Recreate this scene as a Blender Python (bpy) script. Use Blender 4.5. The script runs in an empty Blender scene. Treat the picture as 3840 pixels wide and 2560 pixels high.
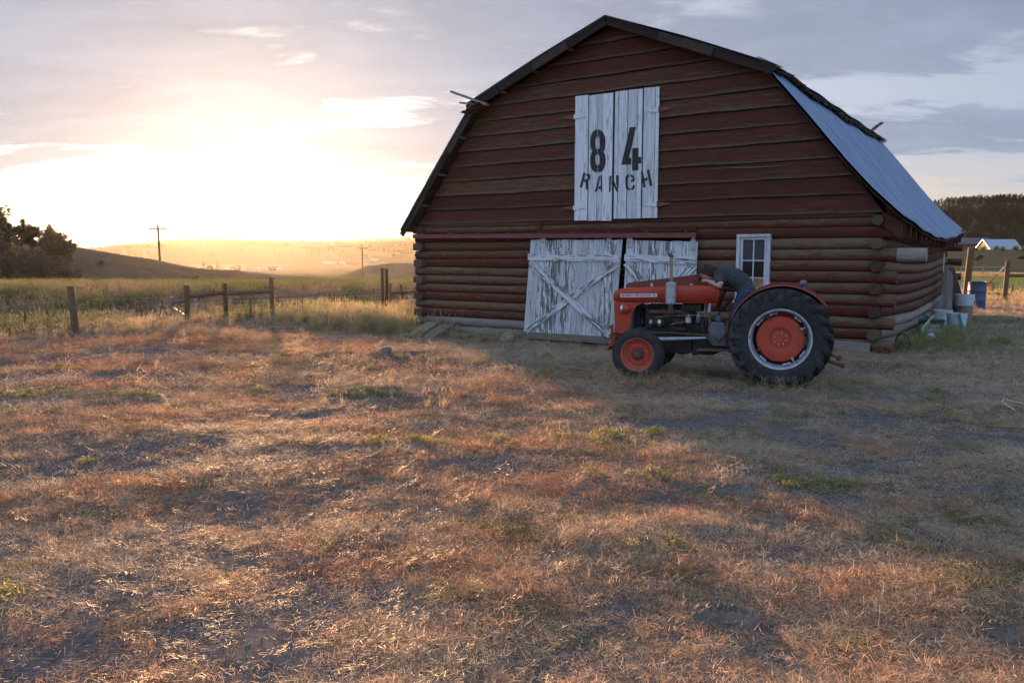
import bpy, bmesh, math, random
import numpy as np
from mathutils import Vector, Matrix, Euler
from mathutils.geometry import tessellate_polygon

random.seed(7)
RNG = np.random.default_rng(11)
S = bpy.context.scene
COL = S.collection
PI = math.pi
R = math.radians

# ------------------------------------------------------------------ camera
cd = bpy.data.cameras.new("camera")
cd.sensor_width = 36.0
cd.lens = 28.0
cd.clip_start = 0.1
cd.clip_end = 20000
cam = bpy.data.objects.new("camera", cd)
COL.objects.link(cam)
cam.location = (0, 0, 1.7)
cam.rotation_euler = (R(90 - 6.21), 0, 0)
S.camera = cam
S.view_settings.view_transform = 'Standard'
S.view_settings.look = 'None'
S.view_settings.exposure = 1.95
S.view_settings.gamma = 1.0
S.cycles.use_denoising = True
S.cycles.max_bounces = 6
S.cycles.diffuse_bounces = 3
S.cycles.glossy_bounces = 3
S.cycles.transmission_bounces = 4
S.cycles.transparent_max_bounces = 6
S.cycles.volume_bounces = 0
S.cycles.sample_clamp_indirect = 6

SUN_AZ = -17.4          # degrees, left of straight ahead
SUN_EL = 4.5
sa, se = R(SUN_AZ), R(SUN_EL)
SUND = Vector((math.sin(sa) * math.cos(se), math.cos(sa) * math.cos(se), math.sin(se)))

# ------------------------------------------------------------------ node helpers
class NT:
    def __init__(s, tree):
        s.t = tree
    def n(s, typ, **kw):
        nd = s.t.nodes.new(typ)
        for k, v in kw.items():
            if k.startswith('i_'):
                key = k[2:]
                nd.inputs[int(key) if key.isdigit() else key.replace('_', ' ')].default_value = v
            else:
                setattr(nd, k, v)
        return nd
    def l(s, a, b):
        s.t.links.new(a, b)
    def math(s, op, a, b=None, c=None, clamp=False):
        nd = s.t.nodes.new('ShaderNodeMath'); nd.operation = op; nd.use_clamp = clamp
        for i, x in enumerate((a, b, c)):
            if x is None: continue
            if isinstance(x, (int, float)): nd.inputs[i].default_value = x
            else: s.l(x, nd.inputs[i])
        return nd.outputs[0]
    def vmath(s, op, a, b=None):
        nd = s.t.nodes.new('ShaderNodeVectorMath'); nd.operation = op
        for i, x in enumerate((a, b)):
            if x is None: continue
            if isinstance(x, (tuple, list, Vector)): nd.inputs[i].default_value = x
            else: s.l(x, nd.inputs[i])
        return nd.outputs['Value'] if op in ('DOT_PRODUCT', 'LENGTH') else nd.outputs['Vector']
    def mix(s, f, a, b, blend='MIX'):
        nd = s.t.nodes.new('ShaderNodeMix'); nd.data_type = 'RGBA'; nd.blend_type = blend
        for sock, x in ((nd.inputs[0], f), (nd.inputs[6], a), (nd.inputs[7], b)):
            if isinstance(x, (int, float)): sock.default_value = x
            elif isinstance(x, (tuple, list)): sock.default_value = (x[0], x[1], x[2], 1)
            else: s.l(x, sock)
        return nd.outputs[2]
    def ramp(s, f, lo, hi):
        nd = s.t.nodes.new('ShaderNodeMapRange'); nd.interpolation_type = 'SMOOTHSTEP'
        s.l(f, nd.inputs[0]); nd.inputs[1].default_value = lo; nd.inputs[2].default_value = hi
        return nd.outputs[0]
    def noise(s, vec, scale, detail=5, rough=.6, dist=0.0):
        nd = s.t.nodes.new('ShaderNodeTexNoise')
        if vec is not None: s.l(vec, nd.inputs['Vector'])
        nd.inputs['Scale'].default_value = scale; nd.inputs['Detail'].default_value = detail
        nd.inputs['Roughness'].default_value = rough; nd.inputs['Distortion'].default_value = dist
        return nd.outputs['Fac']
    def mapping(s, vec, scale=(1, 1, 1), loc=(0, 0, 0)):
        nd = s.t.nodes.new('ShaderNodeMapping')
        s.l(vec, nd.inputs['Vector']); nd.inputs['Scale'].default_value = scale; nd.inputs['Location'].default_value = loc
        return nd.outputs[0]
    def attr(s, name, typ='GEOMETRY'):
        nd = s.t.nodes.new('ShaderNodeAttribute'); nd.attribute_name = name; nd.attribute_type = typ
        return nd
    def bump(s, h, strength=.4, dist=.01):
        nd = s.t.nodes.new('ShaderNodeBump'); s.l(h, nd.inputs['Height'])
        nd.inputs['Strength'].default_value = strength; nd.inputs['Distance'].default_value = dist
        return nd.outputs[0]

def new_mat(name):
    m = bpy.data.materials.new(name); m.use_nodes = True
    m.node_tree.nodes.clear()
    g = NT(m.node_tree)
    out = g.n('ShaderNodeOutputMaterial')
    return m, g, out

def principled(g, out, col, rough=.7, metal=0.0, normal=None, spec=.4):
    p = g.n('ShaderNodeBsdfPrincipled')
    if isinstance(col, (tuple, list)): p.inputs['Base Color'].default_value = (*col[:3], 1)
    else: g.l(col, p.inputs['Base Color'])
    if isinstance(rough, (int, float)): p.inputs['Roughness'].default_value = rough
    else: g.l(rough, p.inputs['Roughness'])
    if isinstance(metal, (int, float)): p.inputs['Metallic'].default_value = metal
    else: g.l(metal, p.inputs['Metallic'])
    p.inputs['Specular IOR Level'].default_value = spec
    if normal is not None: g.l(normal, p.inputs['Normal'])
    g.l(p.outputs[0], out.inputs['Surface'])
    return p

def wood_mat(name, paint, wood, wear=.5, contrast=.12, upwear=0.0, dark=.45, rough=.8, gs=1.0, toned=.25, sharp=False, edgewear=0.0):
    """weathered wood; 'grain' attribute runs along the board, 'tone' is one value per board."""
    m, g, out = new_mat(name)
    gr = g.attr('grain').outputs['Vector']; tone = g.attr('tone').outputs['Fac']
    v1 = g.mapping(gr, (1.3 * gs, 9 * gs, 9 * gs)); v2 = g.mapping(gr, (2.2 * gs, 55 * gs, 55 * gs)); v3 = g.mapping(gr, (.7 * gs, 22 * gs, 22 * gs))
    n1 = g.noise(v1, 2.2, 7, .68); n2 = g.noise(v2, 1.5, 4, .7); n3 = g.noise(v3, 1.6, 6, .7, .6)
    f = g.math('ADD', g.math('MULTIPLY', n1, .6), g.math('MULTIPLY', n3, .4))
    f = g.math('ADD', f, g.math('MULTIPLY', g.math('SUBTRACT', tone, .5), toned))
    if edgewear:
        f = g.math('ADD', f, g.math('MULTIPLY', g.ramp(g.attr('edge').outputs['Fac'], .72, 1.0), edgewear))
    if upwear:
        ge = g.n('ShaderNodeNewGeometry')
        sep = g.n('ShaderNodeSeparateXYZ'); g.l(ge.outputs['Normal'], sep.inputs[0])
        f = g.math('ADD', f, g.math('MULTIPLY', sep.outputs['Z'], upwear))
    th = 1 - wear
    c = contrast * (.35 if sharp else 1)
    mask = g.ramp(f, th - .5 + .5 - c, th + c)
    pa = g.mix(g.ramp(n3, .3, .7), tuple(x * .8 for x in paint), paint)
    wo = g.mix(g.ramp(n2, .32, .68), tuple(x * dark for x in wood), wood)
    wo = g.mix(g.ramp(tone, 0, 1), tuple(x * .75 for x in wood), wo)
    col = g.mix(mask, pa, wo)
    tv = g.math('ADD', .78, g.math('MULTIPLY', tone, .4))
    cc = g.n('ShaderNodeCombineColor'); [g.l(tv, cc.inputs[i]) for i in range(3)]
    col = g.mix(1.0, col, cc.outputs[0], 'MULTIPLY')
    crack = g.ramp(g.math('ABSOLUTE', g.math('SUBTRACT', n3, .5)), .0, .022)
    crackm = g.math('MULTIPLY', g.math('SUBTRACT', 1, crack), g.ramp(n1, .46, .62))
    col = g.mix(g.math('MULTIPLY', crackm, .8), col, tuple(x * .22 for x in wood))
    h = g.math('ADD', g.math('MULTIPLY', n2, .5), g.math('MULTIPLY', n1, .4))
    h = g.math('SUBTRACT', h, g.math('MULTIPLY', crackm, .5))
    if sharp: h = g.math('SUBTRACT', h, g.math('MULTIPLY', mask, .35))
    principled(g, out, col, rough, 0, g.bump(h, .75, .018), .25)
    return m

def noisy_mat(name, c1, c2, scale=8, rough=.6, metal=0.0, lo=.4, hi=.65, bump=.2, spec=.4, detail=6, c3=None, stretch=(1, 1, 1), rough2=None):
    m, g, out = new_mat(name)
    tc = g.n('ShaderNodeTexCoord').outputs['Object']
    v = g.mapping(tc, stretch)
    n = g.noise(v, scale, detail, .65); n2 = g.noise(v, scale * 5.3, 4, .6)
    col = g.mix(g.ramp(n, lo, hi), c1, c2)
    if c3 is not None: col = g.mix(g.ramp(n2, .56, .7), col, c3)
    r = rough
    if rough2 is not None:
        mr = g.n('ShaderNodeMapRange'); g.l(n, mr.inputs[0]); mr.inputs[1].default_value = .35; mr.inputs[2].default_value = .65
        mr.inputs[3].default_value = rough; mr.inputs[4].default_value = rough2; r = mr.outputs[0]
    principled(g, out, col, r, metal, g.bump(g.math('ADD', n2, n), bump, .01) if bump else None, spec)
    return m

def leaf_mat(name, col, var=.5, trans=.4, attr=None, rough=.6):
    """thin leaf: diffuse + translucent; colour from per-instance 'tint' or per-vertex 'tone'."""
    m, g, out = new_mat(name)
    if attr == 'tint':
        base = g.attr('tint', 'INSTANCER').outputs['Color']
    else:
        base = col
    tone = g.attr('tone').outputs['Fac']
    tv = g.math('ADD', 1 - var / 2, g.math('MULTIPLY', tone, var))
    cc = g.n('ShaderNodeCombineColor'); [g.l(tv, cc.inputs[i]) for i in range(3)]
    c = g.mix(1.0, base, cc.outputs[0], 'MULTIPLY')
    d = g.n('ShaderNodeBsdfDiffuse'); g.l(c, d.inputs[0])
    tr = g.n('ShaderNodeBsdfTranslucent'); g.l(c, tr.inputs[0])
    ms = g.n('ShaderNodeMixShader'); ms.inputs[0].default_value = trans
    g.l(d.outputs[0], ms.inputs[1]); g.l(tr.outputs[0], ms.inputs[2])
    gl = g.n('ShaderNodeBsdfGlossy'); gl.inputs['Roughness'].default_value = .45; gl.inputs[0].default_value = (1, 1, 1, 1)
    m2 = g.n('ShaderNodeMixShader'); m2.inputs[0].default_value = .04
    g.l(ms.outputs[0], m2.inputs[1]); g.l(gl.outputs[0], m2.inputs[2])
    g.l(m2.outputs[0], out.inputs['Surface'])
    return m

# ------------------------------------------------------------------ mesh helper
class MB:
    def __init__(s):
        s.v = []; s.f = []; s.g = []; s.t = []; s.e = {}
    def add(s, vs, fs, tone=None, gr=None):
        b = len(s.v)
        if tone is None: tone = random.random()
        off = random.uniform(0, 40)
        s.v += [tuple(p) for p in vs]
        s.f += [tuple(b + i for i in f) for f in fs]
        s.t += [tone] * len(vs)
        if gr is None: gr = vs
        s.g += [(q[0] + off, q[1] + off * .7, q[2] + off * .3) for q in gr]
    def box(s, a, b, tone=None, axis=0):
        x0, y0, z0 = a; x1, y1, z1 = b
        vs = [(x0, y0, z0), (x1, y0, z0), (x1, y1, z0), (x0, y1, z0), (x0, y0, z1), (x1, y0, z1), (x1, y1, z1), (x0, y1, z1)]
        gr = vs if axis == 0 else [(p[axis], p[(axis + 1) % 3], p[(axis + 2) % 3]) for p in vs]
        s.add(vs, [(3, 2, 1, 0), (4, 5, 6, 7), (0, 1, 5, 4), (1, 2, 6, 5), (2, 3, 7, 6), (3, 0, 4, 7)], tone, gr)
    def beam(s, p0, p1, w, h, up=(0, 0, 1), tone=None, seg=1, wob=0.0):
        p0 = Vector(p0); p1 = Vector(p1); d = p1 - p0; L = d.length; d.normalize()
        sd = d.cross(Vector(up))
        if sd.length < 1e-4: sd = d.cross(Vector((1, 0, 0)))
        sd.normalize(); u = sd.cross(d)
        vs = []; gr = []; fs = []
        for i in range(seg + 1):
            c = p0 + d * (L * i / seg)
            if wob and 0 < i < seg: c = c + u * random.uniform(-wob, wob)
            for (a, b) in ((-1, -1), (1, -1), (1, 1), (-1, 1)):
                vs.append(c + sd * (a * w / 2) + u * (b * h / 2)); gr.append((L * i / seg, a * w / 2, b * h / 2))
        for i in range(seg):
            q = i * 4
            for k in range(4): fs.append((q + k, q + (k + 1) % 4, q + 4 + (k + 1) % 4, q + 4 + k))
        fs.append((3, 2, 1, 0)); q = seg * 4; fs.append((q, q + 1, q + 2, q + 3))
        s.add(vs, fs, tone, gr)
    def tube(s, pts, rad, n=10, tone=None, caps=True, rough=0.0, flat=1.0, sq=0.0):
        pts = [Vector(p) for p in pts]
        if isinstance(rad, (int, float)): rad = [rad] * len(pts)
        vs = []; gr = []; fs = []; acc = 0
        prev = None
        for i, p in enumerate(pts):
            d = (pts[min(i + 1, len(pts) - 1)] - pts[max(i - 1, 0)]).normalized()
            if prev is None:
                a = d.cross(Vector((0, 0, 1)))
                if a.length < .05: a = d.cross(Vector((0, 1, 0)))
            else:
                a = prev - d * prev.dot(d)
            a.normalize(); prev = a; b = d.cross(a)
            if i: acc += (p - pts[i - 1]).length
            for k in range(n):
                th = 2 * PI * k / n
                r = rad[i] * (1 + (random.uniform(-rough, rough) if rough else 0))
                if sq: r *= (abs(math.cos(th)) ** sq + abs(math.sin(th)) ** sq) ** (-1 / sq)
                o = a * (math.cos(th) * r * flat) + b * (math.sin(th) * r)
                vs.append(p + o); gr.append((acc, math.cos(th) * rad[i], math.sin(th) * rad[i]))
        for i in range(len(pts) - 1):
            q = i * n
            for k in range(n): fs.append((q + k, q + (k + 1) % n, q + n + (k + 1) % n, q + n + k))
        if caps:
            fs.append(tuple(range(n - 1, -1, -1))); q = (len(pts) - 1) * n; fs.append(tuple(q + k for k in range(n)))
        s.add(vs, fs, tone, gr)
    def lathe(s, prof, n=32, axis='Z', c=(0, 0, 0), tone=None, closed=False):
        vs = []; fs = []; c = Vector(c)
        for (r, h) in prof:
            for k in range(n):
                th = 2 * PI * k / n; a, b = r * math.cos(th), r * math.sin(th)
                p = Vector((a, b, h)) if axis == 'Z' else (Vector((a, h, b)) if axis == 'Y' else Vector((h, a, b)))
                vs.append(c + p)
        m = len(prof)
        for i in range(m - 1 + (1 if closed else 0)):
            q = i * n; w = ((i + 1) % m) * n
            for k in range(n):
                f = (q + k, q + (k + 1) % n, w + (k + 1) % n, w + k)
                fs.append(f if axis != 'Y' else f[::-1])
        if not closed:
            if prof[0][0] > 1e-5: fs.append(tuple(range(n - 1, -1, -1)))
            if prof[-1][0] > 1e-5: fs.append(tuple((m - 1) * n + k for k in range(n)))
        s.add(vs, fs, tone)
    def prism(s, poly, fn, d0, d1, tone=None):
        """2-D outline mapped through fn(u, v, depth), given thickness d0..d1"""
        n = len(poly)
        vs = [fn(u, v, d0) for u, v in poly] + [fn(u, v, d1) for u, v in poly]
        tris = tessellate_polygon([[Vector((u, v, 0)) for u, v in poly]])
        fs = [tuple(t) for t in tris] + [tuple(n + i for i in reversed(t)) for t in tris]
        fs += [(i, (i + 1) % n, n + (i + 1) % n, n + i) for i in range(n)]
        s.add(vs, fs, tone, [(v, u, 0) for u, v in poly] * 2)
    def grid(s, P, tone=None, gr=None):
        a = len(P); b = len(P[0])
        vs = [p for row in P for p in row]
        fs = [(i * b + j, i * b + j + 1, (i + 1) * b + j + 1, (i + 1) * b + j) for i in range(a - 1) for j in range(b - 1)]
        s.add(vs, fs, tone, gr)
    def build(s, name, mat, parent=None, smooth=None, bevel=0.0, solid=0.0, fixn=True):
        me = bpy.data.meshes.new(name)
        me.from_pydata(s.v, [], s.f)
        at = me.attributes.new('tone', 'FLOAT', 'POINT'); at.data.foreach_set('value', s.t)
        if s.e:
            at = me.attributes.new('edge', 'FLOAT', 'POINT'); at.data.foreach_set('value', [s.e.get(i, 0.0) for i in range(len(s.v))])
        at = me.attributes.new('grain', 'FLOAT_VECTOR', 'POINT'); at.data.foreach_set('vector', [c for q in s.g for c in q])
        if fixn:
            bm = bmesh.new(); bm.from_mesh(me); bmesh.ops.recalc_face_normals(bm, faces=bm.faces); bm.to_mesh(me); bm.free()
        me.materials.append(mat)
        if smooth is not None:
            me.polygons.foreach_set('use_smooth', [True] * len(me.polygons))
            me.set_sharp_from_angle(angle=R(smooth))
        ob = bpy.data.objects.new(name, me); COL.objects.link(ob)
        if parent is not None: ob.parent = parent
        if solid:
            md = ob.modifiers.new('thickness', 'SOLIDIFY'); md.thickness = solid; md.offset = 0
        if bevel:
            md = ob.modifiers.new('edge', 'BEVEL'); md.width = bevel; md.segments = 2; md.limit_method = 'ANGLE'; md.angle_limit = R(40)
        return ob

def thing(name, label, cat, loc=(0, 0, 0), rz=0.0, group=None):
    o = bpy.data.objects.new(name, None); COL.objects.link(o)
    o.location = loc; o.rotation_euler = (0, 0, rz); o.empty_display_size = .2
    o['label'] = label; o['category'] = cat
    if group: o['group'] = group
    return o
def tag(o, label=None, cat=None, group=None, kind=None):
    if label: o['label'] = label
    if cat: o['category'] = cat
    if group: o['group'] = group
    if kind: o['kind'] = kind
    return o

# ------------------------------------------------------------------ numpy noise + terrain
def _hash(ix, iy, seed):
    h = (ix.astype(np.int64) * 374761393 + iy.astype(np.int64) * 668265263 + seed * 2147483647) & 0xffffffff
    h = ((h ^ (h >> 13)) * 1274126177) & 0xffffffff
    return ((h ^ (h >> 16)) & 0xffff) / 65535.0
def vnoise(x, y, seed=0):
    x = np.asarray(x, float); y = np.asarray(y, float)
    ix, iy = np.floor(x), np.floor(y); fx, fy = x - ix, y - iy
    fx = fx * fx * (3 - 2 * fx); fy = fy * fy * (3 - 2 * fy)
    a = _hash(ix, iy, seed); b = _hash(ix + 1, iy, seed); c = _hash(ix, iy + 1, seed); d = _hash(ix + 1, iy + 1, seed)
    return (a * (1 - fx) + b * fx) * (1 - fy) + (c * (1 - fx) + d * fx) * fy
def fbm(x, y, seed=0, oct=4, gain=.5):
    x = np.asarray(x, float); y = np.asarray(y, float)
    t = 0; a = 1; n = 0
    for o in range(oct):
        t = t + a * vnoise(x * 2 ** o, y * 2 ** o, seed + o * 17); n += a; a *= gain
    return t / n
def sstep(x, a, b):
    t = np.clip((np.asarray(x, float) - a) / (b - a), 0, 1); return t * t * (3 - 2 * t)

# barn frame: origin at its right front corner, +x to the right along the front, +y into the depth
BO = np.array([6.263, 13.5]); BX = np.array([.82876, -.55960]); BY = np.array([.55960, .82876])
BRZ = math.atan2(-.55960, .82876)
BW, BL_ = 10.25, 10.1
def to_barn(x, y):
    dx = x - BO[0]; dy = y - BO[1]
    return dx * BX[0] + dy * BX[1], dx * BY[0] + dy * BY[1]
def from_barn(bx, by):
    return BO[0] + bx * BX[0] + by * BY[0], BO[1] + bx * BX[1] + by * BY[1]

def fence_y(x):
    return np.clip(17.4 + 1.4 * (x + 9.5), 12.5, 27.0)
def zbase(x, y):
    x = np.asarray(x, float); y = np.asarray(y, float)
    fy = fence_y(x)
    t = (y - fy) / (38.0 - fy)
    ck = (vnoise(x * .23, y * .1, 66) - .5) * .3 + (vnoise(x * .9, y * .3, 67) - .5) * .12
    bank = ck * sstep(t, .6, 1) + np.interp(t, [0, .12, .32, .55, .8, 1.0], [0, -.12, -.5, -.6, -.15, .12])
    far = np.interp(y, [38, 44, 60, 130, 230, 400, 600, 900, 1500, 9000], [.12, .12, -1.4, -2.8, -4.8, -9.5, -13, -15.5, -15, -15])
    left = np.where(y < 38, bank, far)
    left = np.where(y < fy, 0, left)
    right = np.interp(y, [-500, 30, 45, 90, 125, 300, 330, 500, 1000, 9000], [0, 0, -.3, -1.1, -.8, 3.55, 3.6, 1, -6, -12])
    w = sstep(x - .15 * y, 6, 14)
    z = left * (1 - w) + right * w
    bx, by = to_barn(x, y)
    dip = .21 * sstep(by, -4.5, -1.0) * (1 - sstep(bx, -5.5, -2.4)) * (1 - sstep(by, 1.0, 6)) * sstep(bx, -15, -11)
    z = z - dip
    rise = .12 * sstep(by, 3, 9) * sstep(bx, -1.5, .3) * (1 - sstep(bx, 1.0, 3.5)) * (1 - sstep(by, 12, 18))
    tr = .055 * (1 - sstep(np.hypot(x - 2.7, y - 11.0), 1.6, 3.6))
    return z + rise - tr
def bumps(x, y):
    d = np.hypot(x, y)
    k = 1 - sstep(d, 30, 60)
    a = (fbm(x * .55, y * .8, 3, 3) - .5) * .10 + (fbm(x * 1.7, y * 2.3, 5, 3) - .5) * .06 + (fbm(x * 7, y * 7, 8, 2) - .5) * .02
    bx, by = to_barn(x, y)
    inb = sstep(bx, -10.6, -10.0) * (1 - sstep(bx, -.2, .4)) * sstep(by, -.6, .1) * (1 - sstep(by, 10, 10.6))
    # flat where the tractor's wheels stand
    tw = 1.0
    for (cx, cy) in ((3.58, 10.43), (1.77, 11.07), (4.0, 11.7), (2.2, 12.2)):
        tw = tw * sstep(np.hypot(x - cx, y - cy), .2, .9)
    far = (fbm(x * .05, y * .05, 9, 3) - .5) * 1.2 * sstep(d, 60, 140)
    return a * k * (1 - inb) * (.15 + .85 * tw) + far
def zg(x, y):
    return zbase(x, y) + bumps(x, y)
def gz(x, y):
    return float(zg(np.array([x]), np.array([y]))[0])

# cover maps shared by the ground material and the grass
def cover(x, y):
    """0 = bare soil, 1 = thick grass"""
    c = .45 * fbm(x * .55 + 5, y * .9, 21, 3, .55) + .55 * fbm(x * 1.9 + 2, y * 3.0, 27, 3, .6)
    bx, by = to_barn(x, y)
    lane = sstep(by, -5.5, -3.5) * (1 - sstep(by, -.9, -.2)) * sstep(bx, -9, -6)
    right = sstep(np.asarray(x) - .3 * np.asarray(y), .2, 2.5)
    return c + .06 * np.maximum(lane, right)

def build_ground():
    def axis(dense0, dense1, step, lo, hi, grow=1.13):
        a = list(np.arange(dense0, dense1, step)); s = step
        while a[-1] < hi: s *= grow; a.append(min(a[-1] + s, hi))
        s = step
        while a[0] > lo: s *= grow; a.insert(0, max(a[0] - s, lo))
        return np.array(a)
    xs = axis(-13, 12, .11, -2600, 1250); ys = axis(1.2, 26, .09, -60, 2550)
    X, Y = np.meshgrid(xs, ys)
    Z = zg(X, Y)
    n, m = X.shape
    V = np.stack([X.ravel(), Y.ravel(), Z.ravel()], 1)
    idx = np.arange(n * m).reshape(n, m)
    F = np.stack([idx[:-1, :-1].ravel(), idx[:-1, 1:].ravel(), idx[1:, 1:].ravel(), idx[1:, :-1].ravel()], 1)
    me = bpy.data.meshes.new('ground')
    me.vertices.add(len(V)); me.vertices.foreach_set('co', V.ravel().astype(np.float32))
    me.loops.add(F.size); me.loops.foreach_set('vertex_index', F.ravel().astype(np.int32))
    me.polygons.add(len(F)); me.polygons.foreach_set('loop_start', np.arange(0, F.size, 4, dtype=np.int32))
    me.update(calc_edges=True)
    me.polygons.foreach_set('use_smooth', np.ones(len(F), bool))
    d = np.hypot(X, Y)
    c = cover(X, Y)
    at = me.attributes.new('cover', 'FLOAT', 'POINT'); at.data.foreach_set('value', c.ravel().astype(np.float32))
    # green-ness: hollow + bank + pasture; right-hand rise too, its shade put in as colour
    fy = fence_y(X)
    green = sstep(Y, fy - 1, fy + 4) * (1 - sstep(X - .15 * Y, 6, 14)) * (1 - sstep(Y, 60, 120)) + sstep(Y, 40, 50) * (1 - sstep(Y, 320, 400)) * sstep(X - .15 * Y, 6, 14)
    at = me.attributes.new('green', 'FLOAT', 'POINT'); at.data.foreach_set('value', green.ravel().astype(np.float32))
    o = bpy.data.objects.new('ground', me); COL.objects.link(o)
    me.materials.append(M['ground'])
    tag(o, kind='structure')
    return o

# ------------------------------------------------------------------ materials
M = {}
def make_materials():
    # ground
    m, g, out = new_mat('ground')
    tc = g.n('ShaderNodeTexCoord').outputs['Object']
    cov = g.attr('cover').outputs['Fac']; green_shade = g.attr('green').outputs['Fac']
    n0 = g.noise(tc, .9, 6, .65); n1 = g.noise(tc, 14, 7, .7); n2 = g.noise(tc, 90, 4, .7)
    nd = g.noise(g.mapping(tc, (.02, .06, .02)), 1.0, 6, .6)
    soil = g.mix(g.ramp(n1, .3, .7), (.12, .105, .10), (.21, .185, .175))
    soil = g.mix(g.ramp(n2, .6, .72), soil, (.26, .225, .19))
    straw = g.mix(g.ramp(n1, .3, .65), (.14, .10, .062), (.34, .25, .155))
    litter = g.ramp(g.math('ADD', cov, g.math('MULTIPLY', g.math('SUBTRACT', n1, .5), .5)), .42, .62)
    col = g.mix(litter, soil, straw)
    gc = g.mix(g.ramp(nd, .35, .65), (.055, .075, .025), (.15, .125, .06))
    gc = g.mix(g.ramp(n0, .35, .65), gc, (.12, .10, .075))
    col = g.mix(green_shade, col, gc)  # also darkens the right-hand rise, standing in for its shade
    # distance: dry plain
    ln = g.vmath('LENGTH', tc)
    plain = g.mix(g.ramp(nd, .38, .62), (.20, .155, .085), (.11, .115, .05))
    col = g.mix(g.math('MULTIPLY', g.ramp(ln, 50, 170), g.math('SUBTRACT', 1, g.math('MULTIPLY', green_shade, .85))), col, plain)
    h = g.math('ADD', g.math('MULTIPLY', n1, .7), g.math('MULTIPLY', n2, .4))
    principled(g, out, col, 1.0, 0, g.bump(h, .9, .03), 0.0)
    M['ground'] = m
    # hills
    def hill(name, a, b, c, sc):
        m, g, out = new_mat(name)
        tc = g.n('ShaderNodeTexCoord').outputs['Object']
        n = g.noise(tc, sc, 6, .65); n2 = g.noise(tc, sc * 9, 5, .7)
        col = g.mix(g.ramp(n, .4, .62), a, b); col = g.mix(g.ramp(n2, .5, .7), col, c)
        principled(g, out, col, 1.0, 0, g.bump(n2, .6, .2), 0.0); M[name] = m
    hill('hillside_grass', (.15, .11, .075), (.11, .09, .055), (.20, .15, .10), .12)
    hill('forest_floor', (.05, .055, .03), (.07, .065, .04), (.10, .085, .06), .01)
    hill('far_rock', (.13, .12, .12), (.06, .06, .045), (.17, .155, .155), .012)
    # barn
    M['log'] = wood_mat('red_log', (.145, .036, .020), (.225, .15, .085), wear=.47, contrast=.09, upwear=.20, toned=.24, gs=1.5)
    M['log_end'] = wood_mat('weathered_log', (.085, .035, .025), (.17, .125, .09), wear=.58, contrast=.12, gs=2.0)
    M['pale_log'] = wood_mat('bare_grey_log', (.16, .07, .055), (.40, .33, .28), wear=.68, contrast=.12, toned=.2)
    M['siding'] = wood_mat('red_siding', (.118, .036, .020), (.165, .108, .062), wear=.43, contrast=.09, upwear=-.03, toned=.16, edgewear=.20)
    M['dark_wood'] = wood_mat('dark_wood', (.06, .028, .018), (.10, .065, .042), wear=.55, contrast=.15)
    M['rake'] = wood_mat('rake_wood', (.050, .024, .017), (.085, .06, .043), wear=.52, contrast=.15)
    M['white_paint'] = wood_mat('white_paint_smooth', (.80, .80, .81), (.30, .27, .25), wear=.32, contrast=.05, sharp=True, dark=.6, toned=.22)
    M['white_peel'] = wood_mat('white_paint_peeling', (.78, .78, .79), (.27, .235, .215), wear=.45, contrast=.06, sharp=True, dark=.6, toned=.16, gs=1.25)
    M['red_paint'] = noisy_mat('red_track_paint', (.21, .062, .055), (.17, .05, .045), 6, .6, bump=.1, c3=(.16, .07, .05))
    M['grey_wood'] = wood_mat('grey_wood', (.24, .19, .15), (.33, .28, .235), wear=.5, contrast=.2)
    M['ramp_wood'] = wood_mat('ramp_plywood', (.30, .225, .15), (.38, .30, .215), wear=.5, contrast=.2, dark=.7)
    M['post'] = wood_mat('fence_post_wood', (.17, .105, .055), (.25, .17, .095), wear=.5, contrast=.2)
    M['cedar'] = wood_mat('old_shingle', (.085, .062, .05), (.16, .12, .095), wear=.5, contrast=.2)
    M['pole'] = wood_mat('utility_pole_wood', (.10, .07, .05), (.16, .11, .075), wear=.5, contrast=.2)
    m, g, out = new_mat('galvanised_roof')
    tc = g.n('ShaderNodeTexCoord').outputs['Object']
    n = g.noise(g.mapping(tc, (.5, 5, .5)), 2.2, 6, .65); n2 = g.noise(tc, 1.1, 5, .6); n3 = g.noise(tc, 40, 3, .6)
    col = g.mix(g.ramp(n, .3, .72), (.13, .21, .34), (.28, .39, .53))  # blue of the reflected sky put into the sheet colour
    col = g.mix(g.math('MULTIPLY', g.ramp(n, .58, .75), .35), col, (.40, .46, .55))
    sy = g.n('ShaderNodeSeparateXYZ'); g.l(tc, sy.inputs[0])
    lap = g.math('ABSOLUTE', g.math('SUBTRACT', g.math('FRACT', g.math('DIVIDE', sy.outputs['Y'], .84)), .5))
    col = g.mix(g.math('MULTIPLY', g.math('LESS_THAN', lap, .016), .6), col, (.07, .08, .10))
    rust = g.math('MULTIPLY', g.ramp(g.noise(g.mapping(tc, (.6, 7, .6)), 1.3, 6, .7), .60, .72), .5)
    col = g.mix(rust, col, (.20, .145, .12))
    r = g.math('ADD', .38, g.math('MULTIPLY', n, .25))
    principled(g, out, col, r, .55, g.bump(n3, .08, .004), .5); M['roof'] = m
    M['galv'] = noisy_mat('galvanised_steel', (.45, .46, .48), (.33, .33, .34), 9, .45, .8, bump=.1, c3=(.22, .16, .12))
    M['wire'] = noisy_mat('fence_wire', (.50, .48, .46), (.35, .30, .27), 9, .35, .9, bump=0)
    M['plywood'] = noisy_mat('plywood', (.38, .22, .10), (.25, .13, .06), 7, .8, lo=.42, hi=.6, c3=(.10, .05, .03))
    m, g, out = new_mat('dusty_glass')
    tc = g.n('ShaderNodeTexCoord').outputs['Object']
    n = g.noise(tc, 14, 5, .65)
    principled(g, out, g.mix(g.ramp(n, .35, .7), (.025, .024, .026), (.055, .052, .052)), .35, 0, None, .5); M['glass_dusty'] = m
    m, g, out = new_mat('clear_glass')
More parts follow.
